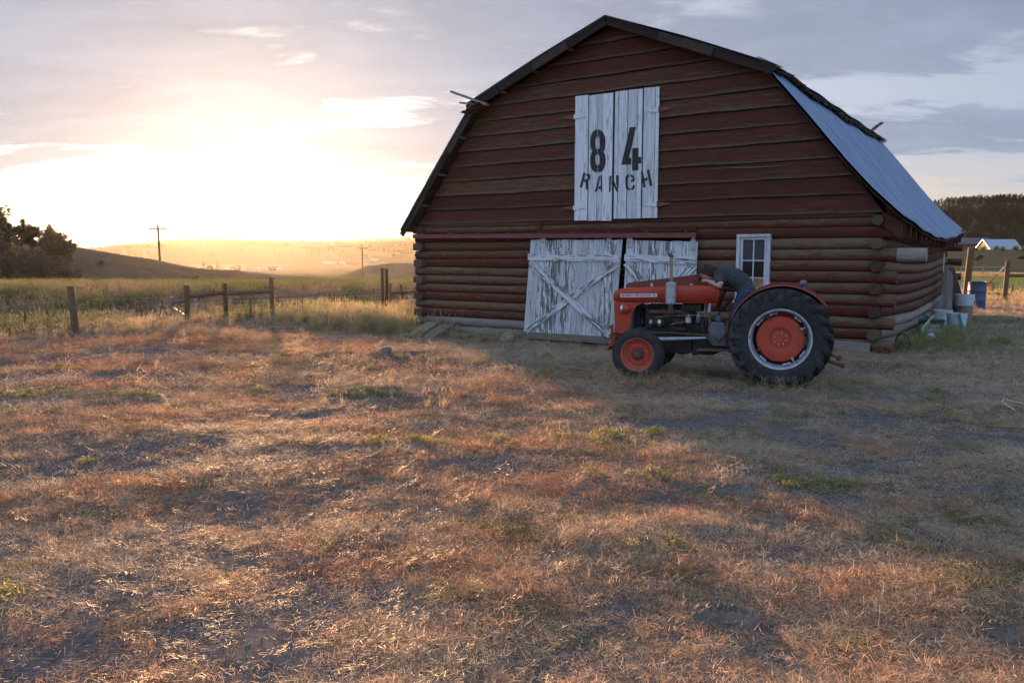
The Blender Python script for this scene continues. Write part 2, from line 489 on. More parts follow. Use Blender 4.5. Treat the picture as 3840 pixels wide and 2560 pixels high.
    principled(g, out, (.012, .010, .008), .12, 0, None, .25); M['glass_dark'] = m
    M['stencil'] = noisy_mat('black_stencil_paint', (.026, .022, .021), (.055, .048, .046), 14, .85, bump=.15, c3=(.22, .21, .21), stretch=(2.2, 1, .5))
    M['floor_dark'] = noisy_mat('barn_dirt_floor', (.05, .04, .03), (.08, .065, .05), 4, .95)
    # tractor
    M['tractor_red'] = noisy_mat('tractor_red_paint', (.47, .052, .019), (.38, .050, .024), 5, .42, bump=.06, c3=(.30, .085, .045), spec=.4, rough2=.65)
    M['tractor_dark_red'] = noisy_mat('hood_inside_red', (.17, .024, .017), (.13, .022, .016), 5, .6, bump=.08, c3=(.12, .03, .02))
    M['disc_red'] = noisy_mat('wheel_disc_red', (.52, .062, .026), (.43, .06, .028), 6, .55, bump=.1, c3=(.30, .09, .05))
    M['pink'] = noisy_mat('pink_scrap', (.45, .13, .2), (.38, .1, .16), 9, .6)
    M['faded_red'] = noisy_mat('faded_red_rim', (.44, .095, .055), (.34, .08, .05), 7, .65, bump=.1, c3=(.22, .09, .06))
    M['tyre'] = noisy_mat('tyre_rubber', (.026, .024, .024), (.045, .042, .040), 5, .8, bump=.25, c3=(.075, .066, .058), spec=.35)
    M['rim'] = noisy_mat('silver_rim', (.50, .53, .58), (.38, .40, .43), 9, .5, .45, bump=.12, c3=(.17, .12, .10))
    M['grime'] = noisy_mat('engine_grime', (.020, .016, .014), (.045, .036, .030), 11, .7, .15, bump=.35, c3=(.075, .06, .05))
    M['gearbox'] = noisy_mat('grey_casting', (.13, .13, .14), (.19, .19, .21), 7, .6, .2, bump=.3, c3=(.09, .06, .05))
    M['bright_metal'] = noisy_mat('bright_metal', (.55, .55, .56), (.35, .34, .33), 20, .35, .85, bump=.1)
    M['muffler'] = noisy_mat('aluminised_muffler', (.46, .46, .47), (.36, .355, .36), 14, .5, .45, bump=.1, c3=(.27, .23, .2))
    M['rusty'] = noisy_mat('rusty_steel', (.12, .062, .04), (.20, .11, .07), 14, .85, .2, bump=.3, c3=(.27, .16, .11))
    M['pipe'] = noisy_mat('tan_rusted_pipe', (.33, .26, .20), (.24, .17, .125), 12, .7, .3, bump=.15)
    M['pale_blue_rod'] = noisy_mat('pale_rod_paint', (.42, .46, .52), (.34, .37, .42), 9, .5, .2, bump=.1, c3=(.22, .18, .16))
    M['chrome'] = noisy_mat('headlamp_chrome', (.75, .75, .75), (.6, .6, .6), 12, .15, 1.0, bump=0)
    M['lens'] = noisy_mat('headlamp_glass', (.55, .57, .6), (.42, .44, .47), 26, .12, .2, bump=.15)
    M['white'] = noisy_mat('white_enamel', (.74, .75, .77), (.66, .66, .68), 9, .4, bump=.03)
    M['badge_text'] = noisy_mat('badge_red', (.22, .02, .03), (.18, .02, .03), 20, .5, bump=0)
    M['cup'] = noisy_mat('filter_bowl', (.48, .52, .60), (.40, .43, .50), 9, .3, bump=.05)
    M['black'] = noisy_mat('black_paint', (.015, .014, .014), (.03, .028, .027), 9, .5, bump=.1)
    # person
    M['skin'] = noisy_mat('skin', (.60, .36, .275), (.53, .30, .225), 22, .55, bump=.06, spec=.35)
    M['ear'] = noisy_mat('reddened_ear', (.50, .14, .11), (.42, .11, .09), 30, .55, bump=.05)
    M['hair'] = noisy_mat('brown_hair', (.060, .036, .022), (.10, .062, .037), 10, .6, bump=.5, stretch=(3, 9, 9), c3=(.14, .09, .055))
    M['shirt'] = noisy_mat('charcoal_cotton', (.052, .054, .060), (.070, .073, .080), 6, .9, bump=.35, c3=(.032, .034, .040), spec=.15)
    M['jeans'] = noisy_mat('blue_denim', (.055, .066, .105), (.08, .093, .14), 9, .9, bump=.3, c3=(.095, .12, .20), spec=.15)
    M['boot'] = noisy_mat('brown_boot', (.05, .03, .02), (.07, .045, .03), 9, .7)
    # odds and ends
    M['stone'] = noisy_mat('fieldstone', (.24, .18, .135), (.32, .25, .19), 5, .9, bump=.6, c3=(.17, .14, .11))
    M['dung'] = noisy_mat('dried_dung', (.155, .122, .095), (.215, .175, .14), 12, .95, bump=1.0, c3=(.09, .078, .07))
    M['barrel'] = noisy_mat('blue_drum_paint', (.045, .075, .17), (.06, .09, .19), 6, .5, bump=.08, c3=(.09, .09, .14))
    M['bucket'] = noisy_mat('white_plastic', (.62, .65, .68), (.52, .54, .57), 6, .45, bump=.08, c3=(.40, .38, .36))
    M['tub'] = noisy_mat('dark_plastic', (.05, .052, .065), (.07, .07, .085), 6, .5, bump=.08)
    M['green_strap'] = noisy_mat('green_webbing', (.03, .25, .17), (.02, .20, .13), 9, .7)
    M['red_pole'] = noisy_mat('red_pole_paint', (.40, .05, .04), (.33, .05, .04), 9, .5)
    M['yellow'] = noisy_mat('yellowed_pvc', (.62, .60, .50), (.55, .52, .42), 9, .6, c3=(.5, .43, .15))
    M['house_wall'] = noisy_mat('pine_wall', (.26, .15, .085), (.2, .115, .07), 1.5, .8)
    M['house_white'] = noisy_mat('pale_wall', (.40, .38, .36), (.33, .31, .30), 1.5, .8)
    M['house_roof'] = noisy_mat('sheet_roof', (.45, .50, .58), (.38, .43, .5), .8, .4, .5, bump=.05)
    M['far_roof'] = noisy_mat('far_sheet_roof', (.34, .34, .36), (.28, .28, .3), .8, .8, 0, bump=0)
    M['dark_roof'] = noisy_mat('dark_roof', (.10, .09, .11), (.13, .12, .14), .8, .6)
    M['cattle'] = noisy_mat('dark_hide', (.04, .03, .025), (.07, .05, .04), 3, .9)
    M['bark'] = noisy_mat('bark', (.06, .045, .035), (.10, .075, .055), 6, .95, bump=.6)
    # foliage
    M['grass'] = leaf_mat('grass_blades', (.4, .3, .2), .7, .42, 'tint')
    m, g, out = new_mat('clod'); principled(g, out, g.attr('tint', 'INSTANCER').outputs['Color'], .95, 0, None, .15); M['clod'] = m
    M['leaf_dark'] = leaf_mat('scrub_leaves', (.050, .052, .020), .9, .30)
    M['leaf_olive'] = leaf_mat('brush_leaves', (.060, .052, .026), .8, .30)
    M['needle'] = leaf_mat('pine_needles', (.055, .060, .026), .8, .10, 'tint')
    M['leaf_bush'] = leaf_mat('bush_leaves', (.06, .075, .03), .8, .3)
make_materials()

# ------------------------------------------------------------------ world: evening sky with broken cloud
def build_world():
    w = bpy.data.worlds.new('World'); S.world = w; w.use_nodes = True
    g = NT(w.node_tree); w.node_tree.nodes.clear()
    out = g.n('ShaderNodeOutputWorld'); bg = g.n('ShaderNodeBackground')
    bg.inputs['Strength'].default_value = .05
    sky = g.n('ShaderNodeTexSky'); sky.sky_type = 'NISHITA'; sky.sun_disc = False
    sky.sun_elevation = R(SUN_EL); sky.sun_rotation = R(SUN_AZ); sky.air_density = 1.0; sky.dust_density = 1.5; sky.altitude = 1800
    d = g.n('ShaderNodeTexCoord').outputs['Generated']
    sep = g.n('ShaderNodeSeparateXYZ'); g.l(d, sep.inputs[0])
    z = g.math('MAXIMUM', sep.outputs['Z'], 0.0)
    # cloud deck: directions projected on a flat layer, so clouds shrink towards the horizon
    inv = g.math('DIVIDE', 1.0, g.math('ADD', z, .16))
    cm = g.n('ShaderNodeCombineXYZ')
    g.l(g.math('MULTIPLY', sep.outputs['X'], inv), cm.inputs[0]); g.l(g.math('MULTIPLY', sep.outputs['Y'], inv), cm.inputs[1])
    cl = g.n('ShaderNodeMapping'); g.l(cm.outputs[0], cl.inputs[0])
    cl.inputs['Rotation'].default_value = (0, 0, R(-28)); cl.inputs['Scale'].default_value = (.62, 1.25, 1); cl.inputs['Location'].default_value = (CLX, CLY, .3)
    c1 = g.noise(cl.outputs[0], 1.0, 9, .55, .25)
    c2 = g.noise(cl.outputs[0], 2.9, 9, .62, .35)
    c = g.math('ADD', g.math('MULTIPLY', c1, .62), g.math('MULTIPLY', c2, .38))
    front = g.ramp(sep.outputs['Y'], -.1, .5)
    zw = g.math('ADD', z, g.math('MULTIPLY', g.math('SUBTRACT', g.math('ADD', g.math('MULTIPLY', c1, .6), g.math('MULTIPLY', c2, .4)), .5), .42))
    high = g.ramp(zw, .075, .19)
    c = g.math('ADD', c, g.math('MULTIPLY', g.math('SUBTRACT', high, .45), .17))
    thick = g.ramp(c, .43, .54)              # 1 = thick cloud
    edge = g.ramp(c, .40, .50)
    dot = g.vmath('DOT_PRODUCT', d, tuple(SUND))
    ang = g.math('ARCCOSINE', g.math('MINIMUM', dot, 1.0))
    K = 1 / (.05 * 2 ** 1.95)                 # colours below are the radiance wanted in the picture
    def gauss(sig):
        q = g.math('DIVIDE', ang, sig)
        return g.math('POWER', 2.71828, g.math('MULTIPLY', g.math('MULTIPLY', q, q), -1))
    near = gauss(.13); mid = gauss(.33); wide = gauss(.95)
    back = g.ramp(sep.outputs['Y'], .55, -.5)
    def scale(fac, c):
        nd = g.n('ShaderNodeVectorMath', operation='SCALE'); nd.inputs[0].default_value = tuple(q * K for q in c); g.l(fac, nd.inputs[3]); return nd.outputs[0]
    def const(c): return tuple(q * K for q in c)
    def add(a, b): return g.vmath('ADD', a, b)
    mott = g.math('ADD', .62, g.math('MULTIPLY', c2, .76))
    thickc = add(add(scale(near, (.40, .30, .20)), scale(mid, (.09, .08, .06))), add(scale(wide, (.15, .12, .08)), const((.215, .275, .425))))
    thickc = add(scale(back, (.26, .40, .60)), thickc)
    nd = g.n('ShaderNodeVectorMath', operation='SCALE'); g.l(thickc, nd.inputs[0]); g.l(mott, nd.inputs[3]); thickc = nd.outputs[0]
    openc = add(add(scale(near, (2.4, 1.9, 1.2)), scale(mid, (.62, .56, .47))), add(scale(wide, (.42, .37, .31)), const((.26, .34, .50))))
    openc = add(scale(back, (.22, .37, .58)), openc)
    cc = g.mix(thick, openc, thickc)
    # clear band of warm light low over the horizon
    band = g.math('MULTIPLY', g.ramp(zw, .135, .02), g.math('SUBTRACT', 1, g.math('MULTIPLY', thick, .45)))
    band = g.math('MULTIPLY', band, front)
    warm = add(add(scale(near, (4.5, 3.2, 1.6)), scale(mid, (.85, .70, .48))), const((.68, .60, .55)))
    cc = g.mix(band, cc, warm)
    mixs = g.mix(.08, cc, sky.outputs[0], 'ADD')
    below = g.ramp(sep.outputs['Z'], -.02, -.10)
    fin = g.mix(below, mixs, const((.2, .17, .14)))
    g.l(fin, bg.inputs['Color']); g.l(bg.outputs[0], out.inputs['Surface'])
CLX, CLY = 3.1, 1.7
build_world()

sl = bpy.data.lights.new('sun', 'SUN'); sl.energy = 5.0; sl.angle = R(2.0); sl.color = (1.0, .58, .29)
so = bpy.data.objects.new('sun', sl); COL.objects.link(so)
so.rotation_euler = SUND.to_track_quat('Z', 'Y').to_euler(); so.location = (-30, 100, 40)

ground = build_ground()

# ------------------------------------------------------------------ barn
def build_barn():
    b = thing('barn', 'dark red log barn with gambrel roof and peeling white doors', 'barn', (BO[0], BO[1], 0), BRZ)
    PROF_L = [(-10.25, 2.40), (-8.35, 4.95), (-5.12, 6.22)]
    PROF_R = [(0.0, 2.40), (-2.03, 4.95), (-5.12, 6.22)]
    def xl(z): return float(np.interp(z, [p[1] for p in PROF_L], [p[0] for p in PROF_L]))
    def xr(z): return float(np.interp(z, [p[1] for p in PROF_R], [p[0] for p in PROF_R]))
    rnd = random.Random(3)
    # --- logs
    front = MB(); pale = MB(); ends = MB()
    def log(mb, x0, x1, z, y=.10, r=.110, tone=None, dz0=0, dz1=0):
        n = max(3, int(abs(x1 - x0) / .45)); pts = []; rad = []
        ph = rnd.uniform(0, 6); 
        for i in range(n + 1):
            t = i / n; x = x0 + (x1 - x0) * t
            pts.append((x, y + .006 * math.sin(x * 1.3 + ph), z + dz0 * (1 - t) + dz1 * t + .007 * math.sin(x * .9 + ph)))
            rad.append(r * (1 + .045 * math.sin(x * 1.9 + ph * 2) + rnd.uniform(-.02, .02)))
        mb.tube(pts, rad, 16, tone, True, .018, .98, 2.7)
    zc = [.146 + .1935 * k for k in range(12)]
    for k in range(-2, 12):
        z = .146 + .1935 * k
        through = (k % 2 == 0)
        xa = -10.25 - (.12 if through else -.12); xb = .20 if through else -.14
        if k == 8: xb = .62
        segs = [(xa, xb)]
        if k < 0: segs = [(-9.25 if k == -1 else -9.2, -6.95)]
        if 0 <= k and z < 2.0: segs = [(xa, -6.9), (-3.38, xb)]
        out = []
        for (s, e) in segs:
            if .88 < z < 2.03 and s < -2.5 and e > -1.9: out += [(s, -2.49), (-1.89, e)]
            else: out.append((s, e))
        for (s, e) in out:
            tgt = pale if (k < 0 or (k == 0 and s < -6) ) else front
            # long logs are spliced here and there
            if e - s > 4 and k in (3, 10):
                mid = s + (e - s) * rnd.uniform(.35, .65)
                log(tgt, s, mid - .006, z); log(tgt, mid + .006, e, z)
            else:
                log(tgt, s, e, z)
    lo_ = MB(); lo_.tube([(.2, .10, zc[8] + .004), (.64, .10, zc[8] + .004)], [.117, .116], 16, None, True, .02, .98, 2.7); lo_.build('bare_log_end', M['pale_log'], b, 40)
    front.build('front_log_wall', M['log'], b, 40)
    pale.build('sill_log', M['pale_log'], b, 40)
    # corner ends of the side logs, sticking out through the front at both corners
    for k in range(1, 12, 2):
        z = zc[k]
        for x in (-.10, -10.13):
            e_ = MB(); e_.tube([(x, -.13 - rnd.uniform(0, .04), z), (x, -.08, z), (x, .3, z)], [.085, .095, .097], 14, None, True, .07, 1.0, 2.9)
            e_.build('log_end', M['log_end'], b, 30)
    # squared butts on the left corner
    for k in range(1, 12, 2):
        butt = MB(); butt.box((-10.34 - rnd.uniform(0, .03), -.10, zc[k] - .085), (-10.06, .2, zc[k] + .082), None)
        butt.build('corner_block', M['log_end'], b, None, .02)
    side = MB(); sidelow = MB()
    def sidelog(mb, x, y0, y1, z, sag, r=.102):
        n = 16; pts = []; rad = []; ph = rnd.uniform(0, 6)
        for i in range(n + 1):
            y = y0 + (y1 - y0) * i / n; t = max(0, min(1, y / BL_))
            pts.append((x + .05 * math.sin(PI * t) * (1 if x > -5 else -1) + .012 * math.sin(y * 1.7 + ph), y, z - sag * math.sin(PI * min(1, t * 1.15)) * .8 + .02 * y / BL_ + .008 * math.sin(y + ph)))
            rad.append(r * (1 + .06 * math.sin(y * 2.2 + ph) + rnd.uniform(-.02, .02)))
        mb.tube(pts, rad, 12, None)
    for k in range(-1, 12):
        z = .146 + .1935 * k
        through = (k % 2 == 1)
        for x in (-.10, -10.15):
            tgt = sidelow if (k <= 2 and x > -5) else side
            sidelog(tgt, x, .02 if through else .18, BL_ - .05 if through else BL_ - .2, z, .13 if x > -5 else .02)
    side.build('side_log_wall', M['log'], b, 40); sidelow.build('lower_side_log', M['pale_log'], b, 40)
    back = MB()
    for k in range(0, 12):
        back.tube([(-10.45 if k % 2 else -10.1, BL_ - .1, zc[k]), (-5, BL_ - .1, zc[k]), (.34 if k % 2 else -.1, BL_ - .1, zc[k])], .10, 10)
    back.build('rear_log_wall', M['log'], b, 40)
    inner = MB()  # added dark backing inside the log walls, there to block light
    for (x0, x1, z0, z1) in ((-10.1, -6.9, -.3, 2.42), (-3.4, -2.49, -.1, 2.42), (-1.89, -.1, -.1, 2.42), (-6.9, -3.4, 2.06, 2.42), (-2.49, -1.89, 2.03, 2.42), (-2.49, -1.89, -.1, .9)):
        inner.box((x0, .135, z0), (x1, .175, z1))
    inner.box((-.11, .18, -.1), (-.07, BL_ - .2, 2.3)); inner.box((-10.18, .18, -.3), (-10.14, BL_ - .2, 2.3))
    inner.build('light_block_backing', M['dark_wood'], b)
    # plate log / lintel course above the doors
    lint = MB(); lint.box((-10.2, -.03, 2.335), (-6.86, .1, 2.40)); lint.box((-6.80, -.03, 2.335), (-.15, .1, 2.40)); lint.box((-6.88, -.05, 2.20), (-6.78, -.01, 2.41))
    lint.box((-6.9, -.045, 2.14), (-3.3, .1, 2.215)); 
    lint.build('plate_beam', M['siding'], b, None, .008)
    # --- gable siding: lapped boards
    sd = MB(); z = 2.405; i = 0
    while z < 6.12:
        h = .318; z1 = min(z + h, 6.2)
        xs0, xe0, xs1, xe1 = xl(z) + .03, xr(z) - .03, xl(z1) + .03, xr(z1) - .03
        cuts = [0, 1]
        if i in (2, 5): cuts = [0, rnd.uniform(.3, .7), 1]
        for c0, c1 in zip(cuts[:-1], cuts[1:]):
            n = max(2, int((xe0 - xs0) * (c1 - c0) / .35)); rows = [[], [], [], []]
            ph = rnd.uniform(0, 6); tilt = rnd.uniform(-.012, .012); low = rnd.uniform(-.006, .006)
            gr = []
            for j in range(n + 1):
                t = c0 + (c1 - c0) * j / n
                if c1 < 1 and j == n: t -= .0006
                wav = .006 * math.sin(t * 17 + ph) + .004 * math.sin(t * 41 + ph) + low + tilt * (t - .5)
                xa = xs0 + (xe0 - xs0) * t; xb = xs1 + (xe1 - xs1) * t
                out = .042 + .008 * math.sin(t * 9 + ph)
                rows[0].append((xa, -out + .024, z + .006 + wav)); rows[1].append((xa, -out, z + .008 + wav))
                rows[2].append((xb, -.006, z1 - .012 + wav)); rows[3].append((xb, .012, z1 - .012 + wav))
            q0 = len(sd.v); sd.grid(rows, None, [p for r in rows for p in r])
            for j in range(2 * (n + 1)): sd.e[q0 + j] = 1.0
        z += h; i += 1
    sd.build('gable_siding', M['siding'], b)
    gb = MB()
    gb.prism([(-10.24, 2.40), (-8.36, 4.97), (-5.12, 6.25), (-2.0, 4.95), (-1.38, 4.17), (-.80, 3.43), (-.02, 2.4)], lambda u, v, d: (u, d, v), .03, .06)
    gb.prism([(-10.24, 2.40), (-8.36, 4.97), (-5.12, 6.25), (-2.0, 4.95), (-1.38, 4.17), (-.80, 3.43), (-.02, 2.4)], lambda u, v, d: (u, d, v), BL_ - .12, BL_ - .06)
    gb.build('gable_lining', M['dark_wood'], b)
    split = MB()      # splintered board edge
    split.prism([(-1.6, 3.27), (-2.3, 3.285), (-3.1, 3.30), (-3.5, 3.315), (-2.9, 3.29), (-2.2, 3.262)], lambda u, v, d: (u, d, v), -.075, -.06)
    split.build('split_board', M['grey_wood'], b)
    # --- roof
    Y1 = BL_ + .42
    def ridge_dip(y): return -.05 * math.sin(PI * max(0, min(1, y / BL_))) + .02 * math.sin(y * 2.1) 
    def slope(prof, y0, y1, seg, ny, sag, amp, pitch, lift=0.0, seam=False):
        rows = []
        for j in range(ny + 1):
            y = y0 + (y1 - y0) * j / ny
            row = []
            for i in range(seg + 1):
                t = i / seg
                L = len(prof) - 1; q = min(int(t * L), L - 1); u = t * L - q
                x = prof[q][0] + (prof[q + 1][0] - prof[q][0]) * u; z = prof[q][1] + (prof[q + 1][1] - prof[q][1]) * u
                s = math.sin(PI * max(0, min(1, (y + .2) / (BL_ + .5))))
                z += -sag * t ** 2 * s + ridge_dip(y) * (1 - t) + lift + amp * math.sin(2 * PI * y / pitch)
                z += .012 * math.sin(y * 3.1 + t * 5) + (.016 if seam and t < .56 else 0)
                row.append((x, y, z))
            rows.append(row)
        return rows
    low_r = [(-1.98, 4.98), (-1.36, 4.22), (-.76, 3.47), (-.2, 2.84), (.34, 2.33)]
    low_l = [(-8.36, 5.03), (-9.42, 3.66), (-10.50, 2.28)]
    up_r = [(-5.12, 6.33), (-3.5, 5.68), (-1.84, 4.98)]
    up_l = [(-5.12, 6.33), (-6.72, 5.71), (-8.52, 4.98)]
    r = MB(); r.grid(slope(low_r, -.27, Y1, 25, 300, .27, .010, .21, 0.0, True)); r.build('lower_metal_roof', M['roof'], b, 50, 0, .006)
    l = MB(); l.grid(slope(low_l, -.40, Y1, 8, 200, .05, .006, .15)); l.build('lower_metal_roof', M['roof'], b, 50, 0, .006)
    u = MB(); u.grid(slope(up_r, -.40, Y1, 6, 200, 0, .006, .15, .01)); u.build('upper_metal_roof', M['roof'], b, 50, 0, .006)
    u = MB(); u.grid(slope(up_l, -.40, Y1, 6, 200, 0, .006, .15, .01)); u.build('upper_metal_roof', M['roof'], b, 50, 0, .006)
    # sheathing boards under the sheets, seen as the soffit of the overhang
    sh = MB()
    def sheath(prof, y0, lift, nb, sag=.05):
        rows = slope(prof, y0, Y1, nb, 40, sag, 0, 1, -lift)
        for i in range(nb):
            g = [[(q[i][0], q[i][1], q[i][2]), (q[i + 1][0] * .97 + q[i][0] * .03, q[i + 1][1], q[i + 1][2] * .97 + q[i][2] * .03)] for q in rows]
            top = [[(p[0], p[1], p[2] + .02) for p in row] for row in g]
            gr = [(p[1], p[0], p[2]) for row in g for p in row]
            sh.grid(g, None, gr); 
    sheath(low_l, -.37, .035, 14); sheath(up_l, -.37, .03, 14); sheath(up_r, -.37, .03, 14)
    sheath([(p[0] - .02, p[1] - .015) for p in low_r], -.22, .05, 16, .27)
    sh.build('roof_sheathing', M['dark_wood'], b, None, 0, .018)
    fas = MB()
    def fascia(p, q, y, n, h=.13, drop=.10):
        for i in range(n):
            a = Vector((p[0], y, p[1] - drop)); c = Vector((q[0], y, q[1] - drop))
            s = a.lerp(c, i / n + .002); e = a.lerp(c, (i + 1) / n - .002)
            o = Vector((0, rnd.uniform(-.012, .012), 0))
            fas.beam(s + o, e + o, .028, h + rnd.uniform(-.015, .01), (0, 0, 1))
    fascia(low_l[0], low_l[2], -.345, 3, .15, .13); fascia(up_l[0], up_l[2], -.345, 4, .17, .10); fascia(up_r[0], up_r[2], -.345, 3, .17, .10)
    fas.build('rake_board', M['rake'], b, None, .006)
    pur = MB()
    for (p, q, n) in ((low_l[0], low_l[2], 4), (up_l[0], up_l[2], 4), (up_r[0], up_r[2], 3)):
        for i in range(1, n):
            t = i / n + rnd.uniform(-.03, .03); x = p[0] + (q[0] - p[0]) * t; z = p[1] + (q[1] - p[1]) * t
            pur = MB(); pur.beam((x, -.325, z - .085), (x, .1, z - .085), .07, .05, (0, 0, 1))
            pur.build('purlin_end', M['grey_wood'], b, None, .005)
    # ragged shingles poking out along the right-hand roof break
    shg = MB(); y = -.35
    while y < Y1 + .1:
        w = rnd.uniform(.05, .14)
        for layer in range(3):
            x0 = -1.98 + rnd.uniform(-.05, .02); ln = rnd.uniform(.12, .30) + .03 * layer
            z0 = 5.01 + ridge_dip(y) + .028 * layer + rnd.uniform(-.008, .012)
            a = Vector((x0 - .18, y + w / 2, z0 + .09)); e = Vector((x0 + ln * .75, y + w / 2, z0 - ln * rnd.uniform(.42, .62)))
            shg.beam(a, e, w, .013, (0, 0, 1))
        y += w * .9
    for k in range(9):
        y = rnd.uniform(3, 9); shg.tube([(-1.94, y, 4.98 + ridge_dip(y)), (-1.85, y + .5, 4.92 + ridge_dip(y)), (-1.87, y + 1.1, 4.94 + ridge_dip(y))], [.02, .05, .03], 6)
    shg.build('shingle_edge', M['cedar'], b)
    st = MB()
    P = [(-1.93, 8.6, 4.98), (-1.85, 8.72, 5.03), (-1.77, 8.82, 5.13), (-1.72, 8.92, 5.18), (-1.68, 9.0, 5.24)]
    st.grid([[(p[0], p[1] - .05, p[2]), (p[0] + .07, p[1] + .05, p[2] - .02)] for p in P])
    st.build('torn_roof_strip', M['rusty'], b, None, 0, .004)
    for (y, zz) in ((2.55, 4.93), (3.3, 4.95), (7.9, 4.96), (10.3, 4.99)):
        st = MB(); st.grid([[(-2.10, y, zz + .11), (-2.10, y + .3, zz + .10)], [(-1.92, y + .02, zz - .0), (-1.91, y + .33, zz + .02)], [(-1.80, y + .0, zz - .10), (-1.79, y + .28, zz - .08)]]); st.build('torn_roof_strip', M['roof'], b, None, 0, .004)
    lp = MB()      # loose plank sticking out over the left-hand break
    lp.beam((-7.9, -.42, 4.90), (-8.82, -.50, 5.26), .13, .05, (0, 0, 1)); lp.beam((-8.1, -.30, 4.93), (-8.7, -.34, 5.03), .12, .035, (0, 0, 1))
    lp.build('loose_plank', M['grey_wood'], b, None, .004)
    fl = MB()
    fl.grid([[(-8.02 - .06 * i, -.60 + .02 * math.sin(i * 2.2), 4.95 - .022 * i + (.012 if i % 2 else -.012)), (-8.02 - .06 * i, -.1, 4.97 - .022 * i + (.012 if i % 2 else -.012))] for i in range(9)])
    fl.build('bent_sheet_end', M['rusty'], b, None, 0, .004)
    # rafter tails below the right eave
    rt = MB()
    for i in range(15):
        y = .12 + i * .70
        s = math.sin(PI * min(1, (y + .2) / (BL_ + .5))) * .22
        rt = MB(); rt.prism([(-.02, 2.58 - s), (.30, 2.30 - s), (.29, 2.10 - s + rnd.uniform(-.05, .03)), (.24, 2.05 - s), (-.02, 2.22 - s)], lambda u, v, d, y=y: (u, y + d, v), -.025, .025)
        rt.build('rafter_tail', M['siding'], b)
    bb = MB()      # plank wedge at the near corner under the eave
    bb.prism([(-.05, 2.42), (.27, 2.24), (.29, 1.98), (.2, 2.0), (-.05, 2.2)], lambda u, v, d: (u, d, v), -.06, -.03)
    bb.build('corner_wedge', M['siding'], b)
    # --- base planks
    bp = MB(); bp.box((-.78, -.12, .05), (-.13, -.08, .205)); bp.box((-2.6, -.115, .02), (-.80, -.075, .19))
    bp.box((-1.2, -.14, -.06), (-.12, -.1, .045))
    bp.build('base_plank', M['pale_log'], b, None, .006)
    # --- hayloft doors
    WP = M['white_paint']
    pl = [(-5.935, -5.637, 4.921, 4.917, 2.406, 2.398), (-5.613, -5.423, 4.897, 4.903, 2.392, 2.390), (-5.412, -5.303, 4.903, 4.9, 2.392, 2.388), (-5.296, -5.077, 4.902, 4.898, 2.385, 2.379)]
    pr = [(-5.026, -4.954, 4.91, 4.909, 2.42, 2.42), (-4.944, -4.756, 4.912, 4.909, 2.42, 2.417), (-4.736, -4.539, 4.914, 4.906, 2.416, 2.413), (-4.531, -4.438, 4.907, 4.904, 2.413, 2.413), (-4.407, -4.168, 4.916, 4.903, 2.418, 2.414), (-4.158, -4.088, 4.904, 4.903, 2.413, 2.413)]
